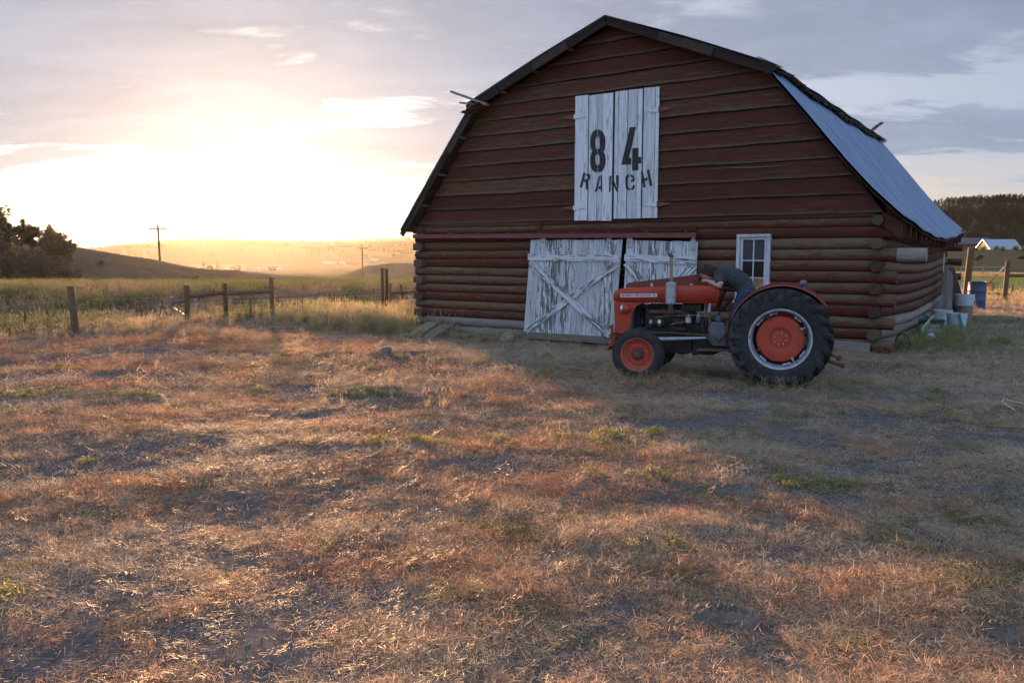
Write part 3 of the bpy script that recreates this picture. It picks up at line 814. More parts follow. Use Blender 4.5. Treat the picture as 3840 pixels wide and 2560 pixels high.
    GL = {
     'L': [[(-5.42,4.213),(-5.467,4.202),(-5.52,4.166),(-5.558,4.089),(-5.572,4.006),(-5.571,3.913),(-5.553,3.837),(-5.522,3.788),(-5.551,3.734),(-5.572,3.632),(-5.566,3.538),(-5.544,3.452),(-5.496,3.393),(-5.446,3.371),(-5.415,3.367),(-5.415,3.5),(-5.441,3.521),(-5.453,3.568),(-5.454,3.662),(-5.444,3.708),(-5.415,3.721),(-5.415,3.817),(-5.445,3.838),(-5.455,3.904),(-5.456,3.997),(-5.448,4.052),(-5.419,4.081)],
      [(-5.399,4.211),(-5.339,4.191),(-5.286,4.141),(-5.242,4.064),(-5.227,3.979),(-5.229,3.887),(-5.239,3.814),(-5.27,3.764),(-5.237,3.703),(-5.219,3.609),(-5.224,3.517),(-5.248,3.434),(-5.29,3.381),(-5.339,3.365),(-5.394,3.366),(-5.394,3.499),(-5.362,3.516),(-5.352,3.562),(-5.353,3.655),(-5.365,3.702),(-5.394,3.719),(-5.394,3.816),(-5.364,3.832),(-5.357,3.897),(-5.358,3.99),(-5.367,4.046),(-5.397,4.08)],
      [(-5.728,3.374),(-5.677,3.365),(-5.757,3.066),(-5.806,3.088)],
      [(-5.655,3.345),(-5.597,3.346),(-5.564,3.303),(-5.574,3.237),(-5.621,3.192),(-5.612,3.031),(-5.663,3.03),(-5.671,3.182),(-5.715,3.197),(-5.702,3.234),(-5.639,3.237),(-5.617,3.277),(-5.629,3.306),(-5.666,3.308)],
      [(-5.363,3.286),(-5.333,3.281),(-5.404,2.984),(-5.46,2.968)],
      [(-5.323,3.295),(-5.295,3.297),(-5.287,2.975),(-5.316,2.971),(-5.321,3.028),(-5.377,3.03),(-5.365,3.08),(-5.32,3.078)],
      [(-5.134,3.279),(-5.10,3.203),(-5.097,2.958),(-5.132,2.959)], [(-5.12,3.277),(-5.085,3.275),(-5.079,3.262),(-5.079,3.165)]],
     'R': [[(-4.693,4.191),(-4.56,4.19),(-4.701,3.602),(-4.652,3.599),(-4.65,3.475),(-4.865,3.481)],
      [(-4.633,3.783),(-4.502,3.782),(-4.499,3.607),(-4.439,3.603),(-4.436,3.48),(-4.497,3.484),(-4.494,3.35),(-4.629,3.352)],
      [(-5.024,3.168),(-4.929,2.986),(-4.929,2.954),(-4.964,2.956),(-5.024,3.07)], [(-4.979,3.277),(-4.923,3.277),(-4.923,3.004),(-4.977,3.114)],
      [(-4.695,3.279),(-4.742,3.271),(-4.772,3.232),(-4.763,3.03),(-4.737,2.988),(-4.671,2.971),(-4.672,3.007),(-4.707,3.027),(-4.718,3.083),(-4.721,3.211),(-4.694,3.237)],
      [(-4.665,3.278),(-4.603,3.256),(-4.574,3.213),(-4.573,3.14),(-4.654,3.131),(-4.655,3.171),(-4.618,3.178),(-4.619,3.215),(-4.664,3.236)],
      [(-4.646,3.01),(-4.615,3.023),(-4.606,3.068),(-4.566,3.072),(-4.567,3.021),(-4.604,2.981),(-4.645,2.973)],
      [(-4.443,3.314),(-4.399,3.325),(-4.334,3.019),(-4.377,3.008)], [(-4.314,3.343),(-4.265,3.349),(-4.195,3.04),(-4.246,3.028)], [(-4.369,3.175),(-4.303,3.204),(-4.291,3.16),(-4.358,3.127)]]}
    for nm, planks, hx, hz, sgn in (('L', pl, -5.957, (4.517, 2.673), -1), ('R', pr, -4.089, (4.482, 2.681), 1)):
        mb = MB()
        for (x0, x1, za, zb, zc0, zd) in planks:
            y = -.088 + rnd.uniform(-.004, .004)
            n = 9; rowsf = []
            mb.prism([(x0, za), (x1, zb), (x1 + (zd - zd), zd), (x0, zc0)], lambda u, v, d, y=y: (u, y + d, v), 0, .024, rnd.uniform(.1, .9))
        door = mb.build('hayloft_door', WP, b, None, .003)
        lt = MB()
        for poly in GL[nm]: lt.prism(poly, lambda u, v, d: (u, d, v), -.0965, -.0935)
        lt.build('painted_lettering', M['stencil'], door)
        for z in hz:
            hb = MB()
            tip = hx - sgn * .27
            hb.prism([(hx, z + .045), (hx, z - .055), (tip, z - .022), (tip, z + .0)], lambda u, v, d: (u, d, v), -.104, -.0975)
            hg = hb.build('strap_hinge', M['white'], door)
            hr = MB(); tip = hx + sgn * .27
            hr.prism([(hx + sgn * .004, z + .045), (hx + sgn * .004, z - .055), (tip, z - .005), (tip, z + .018)], lambda u, v, d: (u, d, v), -.066, -.058)
            hr.tube([(hx, -.085, z - .06), (hx, -.085, z + .05)], .013, 8)
            hr.build('hinge_leaf', M['red_paint'], door)
    gap = MB(); gap.box((-5.075, -.058, 2.42), (-5.03, -.05, 4.9)); gap.build('dark_gap_strip', M['black'], b)  # black strip standing for the dark gap between the loft doors
    # --- sliding doors
    def sliding(TL, TR, BL2, BR, n, rail, hang, seedv):
        rr = random.Random(seedv)
        def P(s, t):
            x = (BL2[0] * (1 - s) + BR[0] * s) * (1 - t) + (TL[0] * (1 - s) + TR[0] * s) * t
            z = (BL2[1] * (1 - s) + BR[1] * s) * (1 - t) + (TL[1] * (1 - s) + TR[1] * s) * t
            return x, z
        mb = MB()
        e = [0] + sorted((i + rr.uniform(-.12, .12)) / n for i in range(1, n)) + [1]
        for s0, s1 in zip(e[:-1], e[1:]):
            y = -.142 + rr.uniform(-.004, .004); tj = 1 + rr.uniform(-.006, .004)
            mb.prism([P(s0 + .001, tj), P(s1 - .001, tj), P(s1 - .001, .0), P(s0 + .001, .0)], lambda u, v, d, y=y: (u, y + d, v), 0, .024, rr.random())
        door = mb.build('sliding_door', M['white_peel'], b, None, .003)
        def brace(name, p, q, w, y0, mat, tone):
            bm_ = MB(); bm_.beam((p[0], y0, p[1]), (q[0], y0, q[1]), .024, w, (0, 0, 1), tone); return bm_.build(name, mat, door, None, .004)
        a, c = P(-.012, rail[0]), P(.99, rail[0] - .008)
        brace('cross_rail', a, c, .14, -.158, M['white_peel'], .5)
        a, c = P(-.02, .032), P(1.0, .03)
        brace('bottom_rail', a, c, .145, -.158, M['grey_wood'], .5)
        brace('diagonal_brace', P(.985, rail[0] - .045), P(.03, .07), .13, -.1585, M['white_peel'], .75)
        brace('diagonal_brace', P(.02, rail[0] - .05), P(.97, .07), .135, -.1835, M['white_peel'], .7)
        for s, hgt in hang:
            hb = MB(); x, z = P(s, 1.0)
            hb.box((x - .055, -.158, z - hgt), (x + .055, -.146, z + .035)); hb.box((x - .03, -.165, z + .03), (x + .03, -.14, z + .075))
            hb.lathe([(.0, -.012), (.034, -.012), (.034, .012), (.0, .012)], 14, 'Y', (x, -.152, z + .06))
            for dz in (.02, -.02): hb.lathe([(.012, -.006), (.009, .004), (0, .004)][::-1], 8, 'Y', (x, -.162, z + dz - .02))
            hb.build('roller_hanger', M['galv'], door, None, .003)
        return door
    d = sliding((-6.974, 2.021), (-4.79, 2.003), (-7.163, -.112), (-4.969, -.103), 17, (.825,), ((.15, .07), (.865, .07)), 5)
    d = sliding((-4.705, 2.002), (-3.218, 1.946), (-4.79, -.10), (-3.30, -.11), 9, (.83,), ((.05, .16), (.94, .16)), 8)
    tr = MB(); tr.beam((-10.28, -.17, 2.125), (-3.24, -.17, 2.062), .07, .085, (0, 0, 1))
    tr.beam((-10.28, -.13, 2.176), (-3.24, -.13, 2.113), .13, .012, (0, 0, 1))
    trk = tr.build('door_track', M['red_paint'], b, None, .006)
    bk = MB()
    for i in range(9):
        x = -10.0 + i * .82; z = 2.125 - .063 * (x + 10.28) / 7.04
        bk = MB(); bk.box((x - .02, -.212, z - .05), (x + .02, -.1, z + .085)); bk.build('track_bracket', M['red_paint'], trk, None, .004)
    # --- window
    wf = MB(); x0, x1, z0, z1 = -2.50, -1.885, .86, 2.02; t = .062
    wf.box((x0, -.075, z0), (x0 + t, .06, z1), .2, 2); wf.box((x1 - t, -.075, z0), (x1, .06, z1), .3, 2)
    wf.box((x0, -.08, z1 + .0005), (x1, .06, z1 + t * .85), .25, 0); wf.box((x0 - .03, -.10, z0 - .05), (x1 + .03, .06, z0 - .0005), .3, 0)
    wnd = wf.build('window', WP, b, None, .004)
    sh_ = MB(); a0, a1, c0, c1 = x0 + t + .002, x1 - t - .002, z0 + .002, z1 - .004; s = .045
    sh_.box((a0, -.03, c0), (a0 + s, .0, c1), .3, 2); sh_.box((a1 - s, -.03, c0), (a1, .0, c1), .4, 2)
    sh_.box((a0 + s, -.03, c1 - s), (a1 - s, .0, c1), .35, 0); sh_.box((a0 + s, -.03, c0), (a1 - s, .0, c0 + s), .3, 0)
    xm = (a0 + a1) / 2; sh_.box((xm - .011, -.027, c0 + s), (xm + .011, -.003, c1 - s), .3, 2)
    rows = [c0 + s, 1.278, 1.592, c1 - s]
    for zz in rows[1:3]:
        sh_.box((a0 + s, -.025, zz - .011), (xm - .0112, -.005, zz + .011), .3, 0); sh_.box((xm + .0112, -.025, zz - .011), (a1 - s, -.005, zz + .011), .3, 0)
    sh_.build('sash', M['white_paint'], wnd, None, .003)
    for ri in range(3):
        for ci, (p, q) in enumerate(((a0 + s, xm - .011), (xm + .011, a1 - s))):
            pm = MB(); pm.box((p, -.012, rows[ri] + .012), (q, -.009, rows[ri + 1] - .012))
            mat = M['glass_dusty'] if ri == 2 else M['glass_dark']
            nm = 'pane'
            if ri == 0: mat = M['plywood'] if ci == 1 else M['glass_dusty']; nm = 'plywood_patch' if ci == 1 else 'pane'
            pm.build(nm, mat, wnd)
    return b
build_barn()

# ------------------------------------------------------------------ tractor
TX, TY, TRZ = 3.58, 10.43, math.atan2(.33684, -.94156)
TC = -.65        # tractor's centre line in its own frame (near rear tyre at 0)
def build_tractor():
    T = thing('tractor', 'old red farm tractor parked in front of the white barn doors', 'tractor', (TX, TY, 0), TRZ)
    rnd = random.Random(5)
    # ---- wheels
    def rear_wheel(yc, flip):
        wb = MB(); s = -1 if flip else 1; ax = (.045, yc, .602)
        def L(prof): return [(r, s * h) for r, h in prof]
        wb.lathe(L([(0, .035), (.062, .035), (.066, .028), (.128, .022), (.14, .05), (.165, .058), (.25, .052), (.290, .045), (.303, .03), (.303, .015), (.0, .012)]), 56, 'Y', ax)
        w = wb.build('rear_wheel', M['disc_red'], T, 35)
        ty = MB()
        prof = [(.385, .115), (.40, .135), (.44, .148), (.50, .153), (.56, .148), (.585, .135), (.600, .10), (.606, .05), (.608, 0)]
        ty.lathe([(r, h) for r, h in prof] + [(r, -h) for r, h in prof[-2::-1]] + [(.385, -.115)], 72, 'Y', ax, None, True)
        NL = 19
        for k in range(NL):
            for sd in (1, -1):
                a0 = 2 * PI * (k + (.5 if sd < 0 else 0)) / NL
                path = [(.648, .0 * sd, 0), (.650, .05 * sd, -.07), (.650, .10 * sd, -.16), (.646, .140 * sd, -.235), (.620, .172 * sd, -.262), (.565, .174 * sd, -.29), (.505, .158 * sd, -.31)]
                vs = []; fs = []
                for i, (r, h, da) in enumerate(path):
                    hw = .040 if i < 4 else (.044 - .009 * (i - 4))
                    rb = r - .055 if i < 4 else r - .02; hb = h if i < 4 else h - .014 * sd
                    for (rr, hh, q) in ((rb, hb, -1.25), (r, h, -.9), (r, h, .9), (rb, hb, 1.25)):
                        th = a0 + s * da + q * hw / .62
                        vs.append((.045 + rr * 1.01 * math.cos(th), yc + hh, .602 + rr * 1.01 * math.sin(th)))
                for i in range(len(path) - 1):
                    q = i * 4
                    for j in range(3): fs.append((q + j, q + j + 1, q + 5 + j, q + 4 + j))
                fs.append((0, 1, 2, 3)); q = (len(path) - 1) * 4; fs.append((q + 3, q + 2, q + 1, q))
                ty.add(vs, fs)
        ty.build('tyre', M['tyre'], w, 42)
        rm = MB()
        rm.lathe(L([(.405, .118), (.405, .132), (.395, .140), (.380, .137), (.368, .12), (.364, .10), (.360, .05), (.352, .03), (.350, -.03), (.352, -.06), (.36, -.10), (.39, -.13), (.405, -.118)]), 64, 'Y', ax, None, True)
        rm.build('rim', M['rim'], w, 35)
        for k in range(8):
            th = 2 * PI * k / 8 + .25; bt = MB()
            bt.lathe(L([(0, .044), (.008, .044), (.013, .040), (.013, .026)]), 6, 'Y', (ax[0] + .078 * math.cos(th), yc, .602 + .078 * math.sin(th)))
            bt.build('wheel_bolt', M['bright_metal'], w)
        for k, deg in enumerate((60, 152, 238, 330)):      # clamps that hold disc and rim
            th = R(deg); cl = MB()
            c = Vector((math.cos(th), 0, math.sin(th))); t = Vector((-math.sin(th), 0, math.cos(th)))
            p = Vector(ax) + c * .285; q = Vector(ax) + c * .345
            cl.beam(p + Vector((0, s * .058, 0)), q + Vector((0, s * .062, 0)), .018, .045, t.cross(c))
            cl.lathe(L([(0, .088), (.014, .088), (.02, .08), (.02, .06)]), 8, 'Y', (p.x + c.x * .012, yc, p.z + c.z * .012))
            cl.build('rim_clamp', M['rusty'] if k in (0, 3) else M['rim'], w, None, .003)
        for deg in (40, 75, 130, 215, 255, 310):            # rim rails
            th = R(deg); rl = MB(); 
            pts = [(ax[0] + .338 * math.cos(th + d), yc + s * .062, .602 + .338 * math.sin(th + d)) for d in (-.13, -.06, 0, .06, .13)]
            rl.tube(pts, .012, 6); rl.box((pts[0][0] - .012, yc + s * .05, pts[0][2] - .012), (pts[0][0] + .012, yc + s * .085, pts[0][2] + .012))
            rl.build('rim_rail', M['rim'], w)
        for deg, rr in ((110, .235), (200, .24), (20, .235), (290, .24)):
            th = R(deg); ho = MB(); ho.lathe(L([(0, .0575), (.009, .0575), (.009, .04)]), 10, 'Y', (.045 + rr * math.cos(th), yc, .602 + rr * math.sin(th))); ho.build('disc_hole', M['black'], w)
        return w
    rear_wheel(0.0, False); rear_wheel(2 * TC, True)
    def front_wheel(yc, flip):
        s = -1 if flip else 1; ax = (1.93, yc, .312); wb = MB()
        def L(prof): return [(r, s * h) for r, h in prof]
        wb.lathe(L([(0, .012), (.10, .012), (.115, .022), (.15, .020), (.165, .006), (.168, -.02), (0, -.03)]), 40, 'Y', ax)
        w = wb.build('front_wheel', M['disc_red'], T, 35)
        ty = MB(); prof = [(.215, .062), (.235, .078), (.27, .086), (.31, .082), (.34, .066), (.354, .045), (.358, .0)]
        ty.lathe(prof + [(r, -h) for r, h in prof[-2::-1]], 64, 'Y', ax, None, True)
        for h in (-.045, -.015, .015, .045):
            ty.lathe([(.350, h - .009), (.362, h - .007), (.362, h + .007), (.350, h + .009)], 64, 'Y', ax, None, True)
        if not flip: ty.box((1.93 + .285 * math.cos(2.75) * -1 - .007, yc + .084, .312 + .285 * math.sin(.55) - .02), (1.93 + .285 * .924 + .007, yc + .0868, .312 + .285 * math.sin(.55) + .02))
        ty.build('tyre', M['tyre'], w, 35)
        rm = MB(); rm.lathe(L([(.222, .062), (.238, .074), (.236, .084), (.222, .082), (.208, .066), (.198, .04), (.186, .028), (.172, .022), (.160, .01), (.160, -.06), (.222, -.07)]), 56, 'Y', ax, None, True)
        rm.build('rim', M['faded_red'], w, 35)
        hb = MB(); hb.lathe(L([(0, .088), (.022, .088), (.026, .075), (.046, .072), (.052, .050), (.056, .032), (.082, .030), (.088, .018), (.088, .01)]), 28, 'Y', ax)
        hb.build('hub', M['rusty'], w, 35)
        for k in range(6):
            th = 2 * PI * k / 6; bt = MB(); bt.lathe(L([(0, .046), (.010, .046), (.012, .03)]), 6, 'Y', (ax[0] + .07 * math.cos(th), yc, ax[2] + .07 * math.sin(th))); bt.build('wheel_nut', M['rusty'], w)
        for k in range(4):
            th = 2 * PI * k / 4 + .8; bt = MB(); bt.lathe(L([(0, .0235), (.008, .0235), (.008, .01)]), 8, 'Y', (ax[0] + .133 * math.cos(th), yc, ax[2] + .133 * math.sin(th))); bt.build('disc_hole', M['black'], w)
        return w
    front_wheel(-.03, False); front_wheel(2 * TC + .03, True)
    wt = MB(); wt.beam((2.175, .0585, .475), (2.19, .0585, .515), .012, .0025, (0, 1, 0)); 
    # ---- hood: lofted rounded box
    def section(x, zb, zt, hw, r=.07, n=6):
        pts = [(x, TC - hw, zb)]
        for k in range(n + 1):
            a = PI - k * PI / 2 / n
            pts.append((x, TC - hw + r + r * math.cos(a), zt - r + r * math.sin(a)))
        pts.append((x, TC, zt + .006))
        for k in range(n + 1):
            a = PI / 2 - k * PI / 2 / n
            pts.append((x, TC + hw - r + r * math.cos(a), zt - r + r * math.sin(a)))
        pts.append((x, TC + hw, zb))
        return pts
    hd = MB()
    secs = [(.90, 1.025, 1.258, .262, .055), (1.10, 1.02, 1.264, .275, .052), (1.5, 1.018, 1.248, .285, .05), (1.9, 1.018, 1.226, .285, .05), (2.2, 1.02, 1.206, .278, .05), (2.31, 1.02, 1.196, .268, .055), (2.36, 1.03, 1.172, .245, .055), (2.385, 1.05, 1.14, .21, .04)]
    rows = [section(*q) for q in secs]
    hd.grid(rows); n = len(rows[0]); hd.v  # closed nose
    hd.add(rows[-1], [tuple(range(n))]); 
    hood = hd.build('hood', M['tractor_red'], T, 40, 0, .006)
    cr = MB()
    for sd in (1,):
        cr.tube([(2.33, TC + sd * .268, 1.075), (1.9, TC + sd * .286, 1.075), (1.5, TC + sd * .286, 1.073), (1.12, TC + sd * .276, 1.076)], .004, 6)
        cr.tube([(1.10, TC + .276, 1.03), (1.10, TC + .277, 1.19), (1.10, TC + .22, 1.258), (1.10, TC, 1.275)], .004, 6)
    cr.build('seam_bead', M['tractor_dark_red'], hood)
    # dashboard cowl at the rear of the hood
    co = MB(); co.prism([(1.095, 1.00), (1.095, 1.25), (.885, 1.225), (.875, 1.16), (.915, .985)], lambda u, v, d: (u, TC + d, v), -.255, .262)
    cowl = co.build('dash_cowl', M['tractor_red'], T, None, .02)
    tg = MB(); tg.prism([(1.03, 1.165), (1.0, 1.165), (1.018, 1.085), (1.048, 1.085)], lambda u, v, d: (u, TC + d, v), .2625, .2655); tg.build('cowl_plate', M['rim'], cowl)
    hl = MB(); hl.prism([(.99, 1.11), (.96, 1.15), (.94, 1.12), (.965, 1.06), (1.01, 1.03), (1.02, 1.06)], lambda u, v, d: (u, TC + d, v), .2625, .2645); hl.build('cowl_opening', M['rusty'], cowl)
    ga = MB()
    for (x, y) in ((1.02, -.12), (1.0, .0), (1.02, .12), (.95, .16)): ga.lathe([(0, .02), (.03, .02), (.035, .0)][::-1], 12, 'Z', (x, TC + y, 1.248))
    ga.build('gauge', M['bright_metal'], cowl)
    # nose side panels + grille
    for sd in (1, -1):
        fp = MB(); P = [(2.365, 1.025), (2.335, .60), (2.30, .56), (2.135, .56), (2.125, .65), (2.105, .80), (2.075, .90), (2.03, .965), (1.96, 1.0), (1.90, 1.02)]
        fp.prism(P, lambda u, v, d: (u, TC + d, v), *((.255, .272) if sd > 0 else (-.272, -.255)))
        fp.build('nose_panel', M['tractor_red'], T, None, .004)
    fr = MB()
    fr.box((2.33, TC - .25, .56), (2.36, TC + .25, .60)); fr.build('nose_bar', M['tractor_red'], T, None, .006)
    gr = MB()
    for i in range(19): gr.box((2.345, TC - .25, .615 + i * .0215), (2.375, TC + .25, .625 + i * .0215))
    gr.build('grille', M['rim'], T)
    rd = MB(); rd.box((2.10, TC - .22, .58), (2.17, TC + .22, 1.0)); rd.box((2.04, TC - .24, .58), (2.10, TC - .12, 1.0)); rd.build('radiator', M['gearbox'], T, None, .01)
    # badge
    bd = MB(); bd.prism([(2.262, 1.137), (2.262, 1.088), (1.738, 1.103), (1.738, 1.152)][::-1], lambda u, v, d: (u, TC + d, v), .285, .2885)
    badge = bd.build('badge', M['white'], hood)
    def text_mesh(txt, size, ext, sx=1.0, shear=0):
        c = bpy.data.curves.new('t', 'FONT'); c.body = txt; c.size = size; c.extrude = ext; c.align_x = 'CENTER'; c.align_y = 'CENTER'; c.shear = shear; c.space_character = 1.05; c.offset = .0012
        o = bpy.data.objects.new('t', c); COL.objects.link(o)
        bpy.context.view_layer.update()
        dg = bpy.context.evaluated_depsgraph_get()
        me = bpy.data.meshes.new_from_object(o.evaluated_get(dg))
        bpy.data.objects.remove(o); bpy.data.curves.remove(c)
        return me
    me = text_mesh('MASSEY-FERGUSON 35', .046, .0008)
    xs = [v.co.x for v in me.vertices]; k = .485 / (max(xs) - min(xs))
    for v in me.vertices:
        x, y, z = v.co; u = x * k
        v.co = (2.0 - u, TC + .2893 + z, 1.120 + .0286 * u + y)
    me.materials.append(M['badge_text'])
    o = bpy.data.objects.new('badge_lettering', me); COL.objects.link(o); o.parent = badge
    sc = MB()   # small cursive script below the badge
    pts = []
    for i in range(40):
        u = i / 39; pts.append((2.245 - .14 * u + .004 * math.sin(i * 1.9), TC + .2745, .992 + .008 * math.sin(i * 1.25) + .004 * u))
    sc.tube(pts, .0016, 5); sc.build('chrome_script', M['bright_metal'], hood)
    # headlamp
    for sd in (1, -1):
        lp = MB(); lp.lathe([(0, -.085), (.022, -.08), (.045, -.055), (.06, -.02), (.066, .02), (.068, .035)], 24, 'X', (2.19, TC + sd * .318, .925)); h = lp.build('headlamp', M['tractor_red'], T, 40)
        rg = MB(); rg.lathe([(.066, .022), (.071, .026), (.071, .04), (.064, .046)], 24, 'X', (2.19, TC + sd * .318, .925), None, True); rg.build('chrome_ring', M['chrome'], h, 40)
        gl = MB(); gl.lathe([(.066, .038), (.055, .056), (.03, .068), (0, .072)], 24, 'X', (2.19, TC + sd * .318, .925)); gl.build('lens', M['lens'], h, 40)
    # raised flap along the hood
    fl = MB(); 
    A = [(2.265, 1.215), (2.262, 1.258), (2.235, 1.285), (1.7, 1.352), (1.23, 1.418), (1.205, 1.41), (1.2, 1.262)]
    fl.prism(A, lambda u, v, d: (u, TC - .09 + d - (v - 1.25) * .35, v), -.004, .004)
    fl.tube([(2.262, TC - .085, 1.22), (1.7, TC - .085, 1.245), (1.2, TC - .085, 1.268)], .008, 6)
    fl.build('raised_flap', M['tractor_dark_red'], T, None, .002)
    for x in (1.87, 1.30):
        hg = MB(); hg.box((x - .018, TC - .05, 1.235), (x + .018, TC - .03, 1.285)); hg.build('flap_hinge', M['bright_metal'], T, None, .003)
    # muffler
    mf = MB(); mx, my = 1.535, TC + .33
    mf.lathe([(.03, 1.0), (.062, 1.004), (.074, 1.02), (.074, 1.285), (.078, 1.288), (.078, 1.298), (.07, 1.305), (.045, 1.318), (.03, 1.322)], 32, 'Z', (mx, my, 0)); muf = mf.build('muffler', M['muffler'], T, 35)
    ep = MB(); ep.tube([(mx, my, 1.315), (mx + .002, my, 1.5), (mx + .004, my, 1.69)], .0235, 18); ep.build('exhaust_pipe', M['pipe'], T, 40)
    cap = MB(); cap.tube([(mx + .004, my, 1.665), (mx + .004, my, 1.70)], .031, 16); cap.beam((mx + .035, my, 1.70), (mx - .045, my, 1.745), .055, .005, (0, 0, 1)); cap.tube([(mx + .04, my - .03, 1.698), (mx + .04, my + .03, 1.698)], .008, 6); cap.build('rain_cap', M['rusty'], T)
    el = MB(); el.tube([(mx, my, 1.0), (mx, my, .93), (mx, my - .03, .89), (mx + .03, my - .09, .875), (mx + .1, my - .14, .88)], [.034, .036, .042, .045, .04], 14); el.build('exhaust_elbow', M['rusty'], T, 40)
    # engine
    en = MB(); en.box((1.22, TC - .16, .48), (1.93, TC + .15, .93)); en.box((1.25, TC - .12, .30), (1.86, TC + .12, .5)); en.box((1.3, TC - .13, .92), (1.9, TC + .10, .985))
    eng = en.build('engine', M['grime'], T, None, .02)
    mn = MB(); mn.tube([(1.30, TC + .17, .885), (1.55, TC + .19, .888), (1.86, TC + .17, .885)], [.03, .036, .03], 12)
    for x in (1.36, 1.52, 1.68, 1.83): mn.tube([(x, TC + .10, .87), (x, TC + .18, .885)], .028, 10)
    mn.build('manifold', M['rusty'], eng, 40)
    al = MB(); al.lathe([(0, -.10), (.052, -.095), (.062, -.08), (.062, .06), (.05, .075), (.02, .08), (.02, .10)], 22, 'X', (1.72, TC + .215, .73)); al.build('generator', M['grime'], eng, 40)
    pu = MB(); pu.lathe([(.02, .085), (.055, .085), (.06, .095), (.045, .105), (.06, .115), (.055, .125), (.0, .125)], 22, 'X', (1.72, TC + .215, .73)); pu.build('pulley', M['bright_metal'], eng, 40)
    bnd = MB(); bnd.lathe([(.0635, -.02), (.0645, -.018), (.0645, .02), (.0635, .022)], 22, 'X', (1.70, TC + .215, .728)); bnd.build('generator_band', M['bright_metal'], eng, 40)
    fb = MB()
    for k in range(4):
        th = k * PI / 2 + .4; fb.beam((1.985, TC, .80), (1.985, TC + .19 * math.cos(th), .80 + .19 * math.sin(th)), .012, .07, (1, .6, 0))
    fb.lathe([(.05, -.02), (.05, .02)], 14, 'X', (1.985, TC, .80)); fb.build('fan', M['grime'], eng)
    bl = MB(); bl.tube([(1.955, TC + .05, .62), (1.955, TC + .22, .72), (1.955, TC + .20, .78), (1.955, TC + .06, .86), (1.955, TC - .05, .8), (1.955, TC + .05, .62)], .008, 6); bl.build('fan_belt', M['black'], eng)
    hs = MB(); hs.tube([(2.05, TC + .10, .96), (1.97, TC + .12, .96), (1.90, TC + .1, .945)], .03, 12); hs.build('radiator_hose', M['black'], eng, 40); hs = MB(); hs.tube([(2.05, TC + .14, .64), (1.95, TC + .17, .63), (1.86, TC + .14, .66)], .026, 12); hs.build('radiator_hose', M['black'], eng, 40)
    for (x, z, r, h, mat, nm) in ((1.295, .775, .042, .075, 'cup', 'filter_bowl'), (1.155, .79, .036, .09, 'gearbox', 'filter_bowl')):
        f = MB(); f.lathe([(r * .75, z - h / 2), (r * .97, z - h / 2 + .01), (r, z + h / 2), (0, z + h / 2)], 20, 'Z', (x, TC + .24, 0)); fo = f.build(nm, M[mat], eng, 40)
        f = MB(); f.lathe([(0, z + h / 2 + .002), (r * 1.18, z + h / 2 + .002), (r * 1.18, z + h / 2 + .016), (r * .7, z + h / 2 + .026), (r * .3, z + h / 2 + .05), (0, z + h / 2 + .05)], 20, 'Z', (x, TC + .24, 0)); f.build('filter_head', M['bright_metal'], fo, 40)
    ip = MB(); ip.box((1.36, TC + .14, .70), (1.52, TC + .24, .80)); ip.tube([(1.44, TC + .2, .8), (1.44, TC + .2, .87)], .026, 12); ip.tube([(1.33, TC + .2, .64), (1.55, TC + .2, .64)], .045, 14); ip.build('injection_pump', M['grime'], eng, None, .01)
    tk = MB(); tk.box((1.12, TC - .2, .905), (1.40, TC + .23, 1.01)); tk.build('fuel_tank', M['grime'], eng, None, .012)
    cu = MB()
    for pts in ([(1.78, TC + .21, .80), (1.6, TC + .25, .832), (1.42, TC + .245, .84), (1.2, TC + .26, .855), (1.185, TC + .26, .895), (1.06, TC + .25, .9), (1.05, TC + .24, .96)],
                [(1.55, TC + .26, .70), (1.45, TC + .265, .74), (1.36, TC + .26, .745), (1.30, TC + .25, .83)],
                [(1.07, TC + .25, 1.0), (1.075, TC + .26, .88), (1.05, TC + .25, .79), (1.06, TC + .2, .72)],
                [(1.13, TC + .25, .83), (1.06, TC + .27, .85), (1.0, TC + .25, .85), (.99, TC + .24, .76)],
                [(1.03, TC + .24, .98), (1.02, TC + .25, .84), (1.0, TC + .24, .74)]):
        cu.tube(pts, .0055, 6)
    cu.build('fuel_line', M['pipe'], eng)
    ac = MB(); ac.tube([(1.0, TC + .25, 1.03), (1.01, TC + .26, .9)], .022, 10); ac.build('steering_arm_post', M['pale_blue_rod'], T, 40)
    hz = MB(); hz.tube([(1.09, TC + .27, .80), (1.10, TC + .28, .70), (1.07, TC + .28, .62), (1.03, TC + .28, .56)], [.02, .024, .02, .018], 10); hz.build('steering_hose', M['black'], T, 40)
    # gearbox and belly
    gx = MB(); gx.prism([(1.24, .50), (1.24, .80), (1.05, .80), (1.0, .775), (.80, .76), (.74, .72), (.62, .70), (.1, .80), (-.25, .80), (-.25, .42), (.3, .40), (.78, .37), (.95, .285), (1.24, .285)], lambda u, v, d: (u, TC + d, v), -.17, .17)
    gbx = gx.build('gearbox', M['grime'], T, None, .03)
    cv = MB(); cv.prism([(1.03, .50), (1.02, .765), (.80, .755), (.765, .70), (.77, .43), (.95, .42)], lambda u, v, d: (u, TC + d, v), .171, .225); cv.build('clutch_housing', M['gearbox'], gbx, None, .02)
    for k, (x, z) in enumerate(((.80, .73), (.78, .66), (.78, .58), (.78, .50), (.79, .45), (1.0, .74), (1.01, .62), (1.0, .5))):
        bt = MB(); bt.lathe([(0, .24), (.011, .24), (.011, .22)], 6, 'Y', (x, TC, z)); bt.build('housing_bolt', M['rusty'], gbx)
    fn = MB(); fn.beam((.765, TC + .2, .42), (.755, TC + .2, .78), .03, .07, (0, 1, 0)); fn.build('housing_flange', M['rusty'], gbx, None, .004)
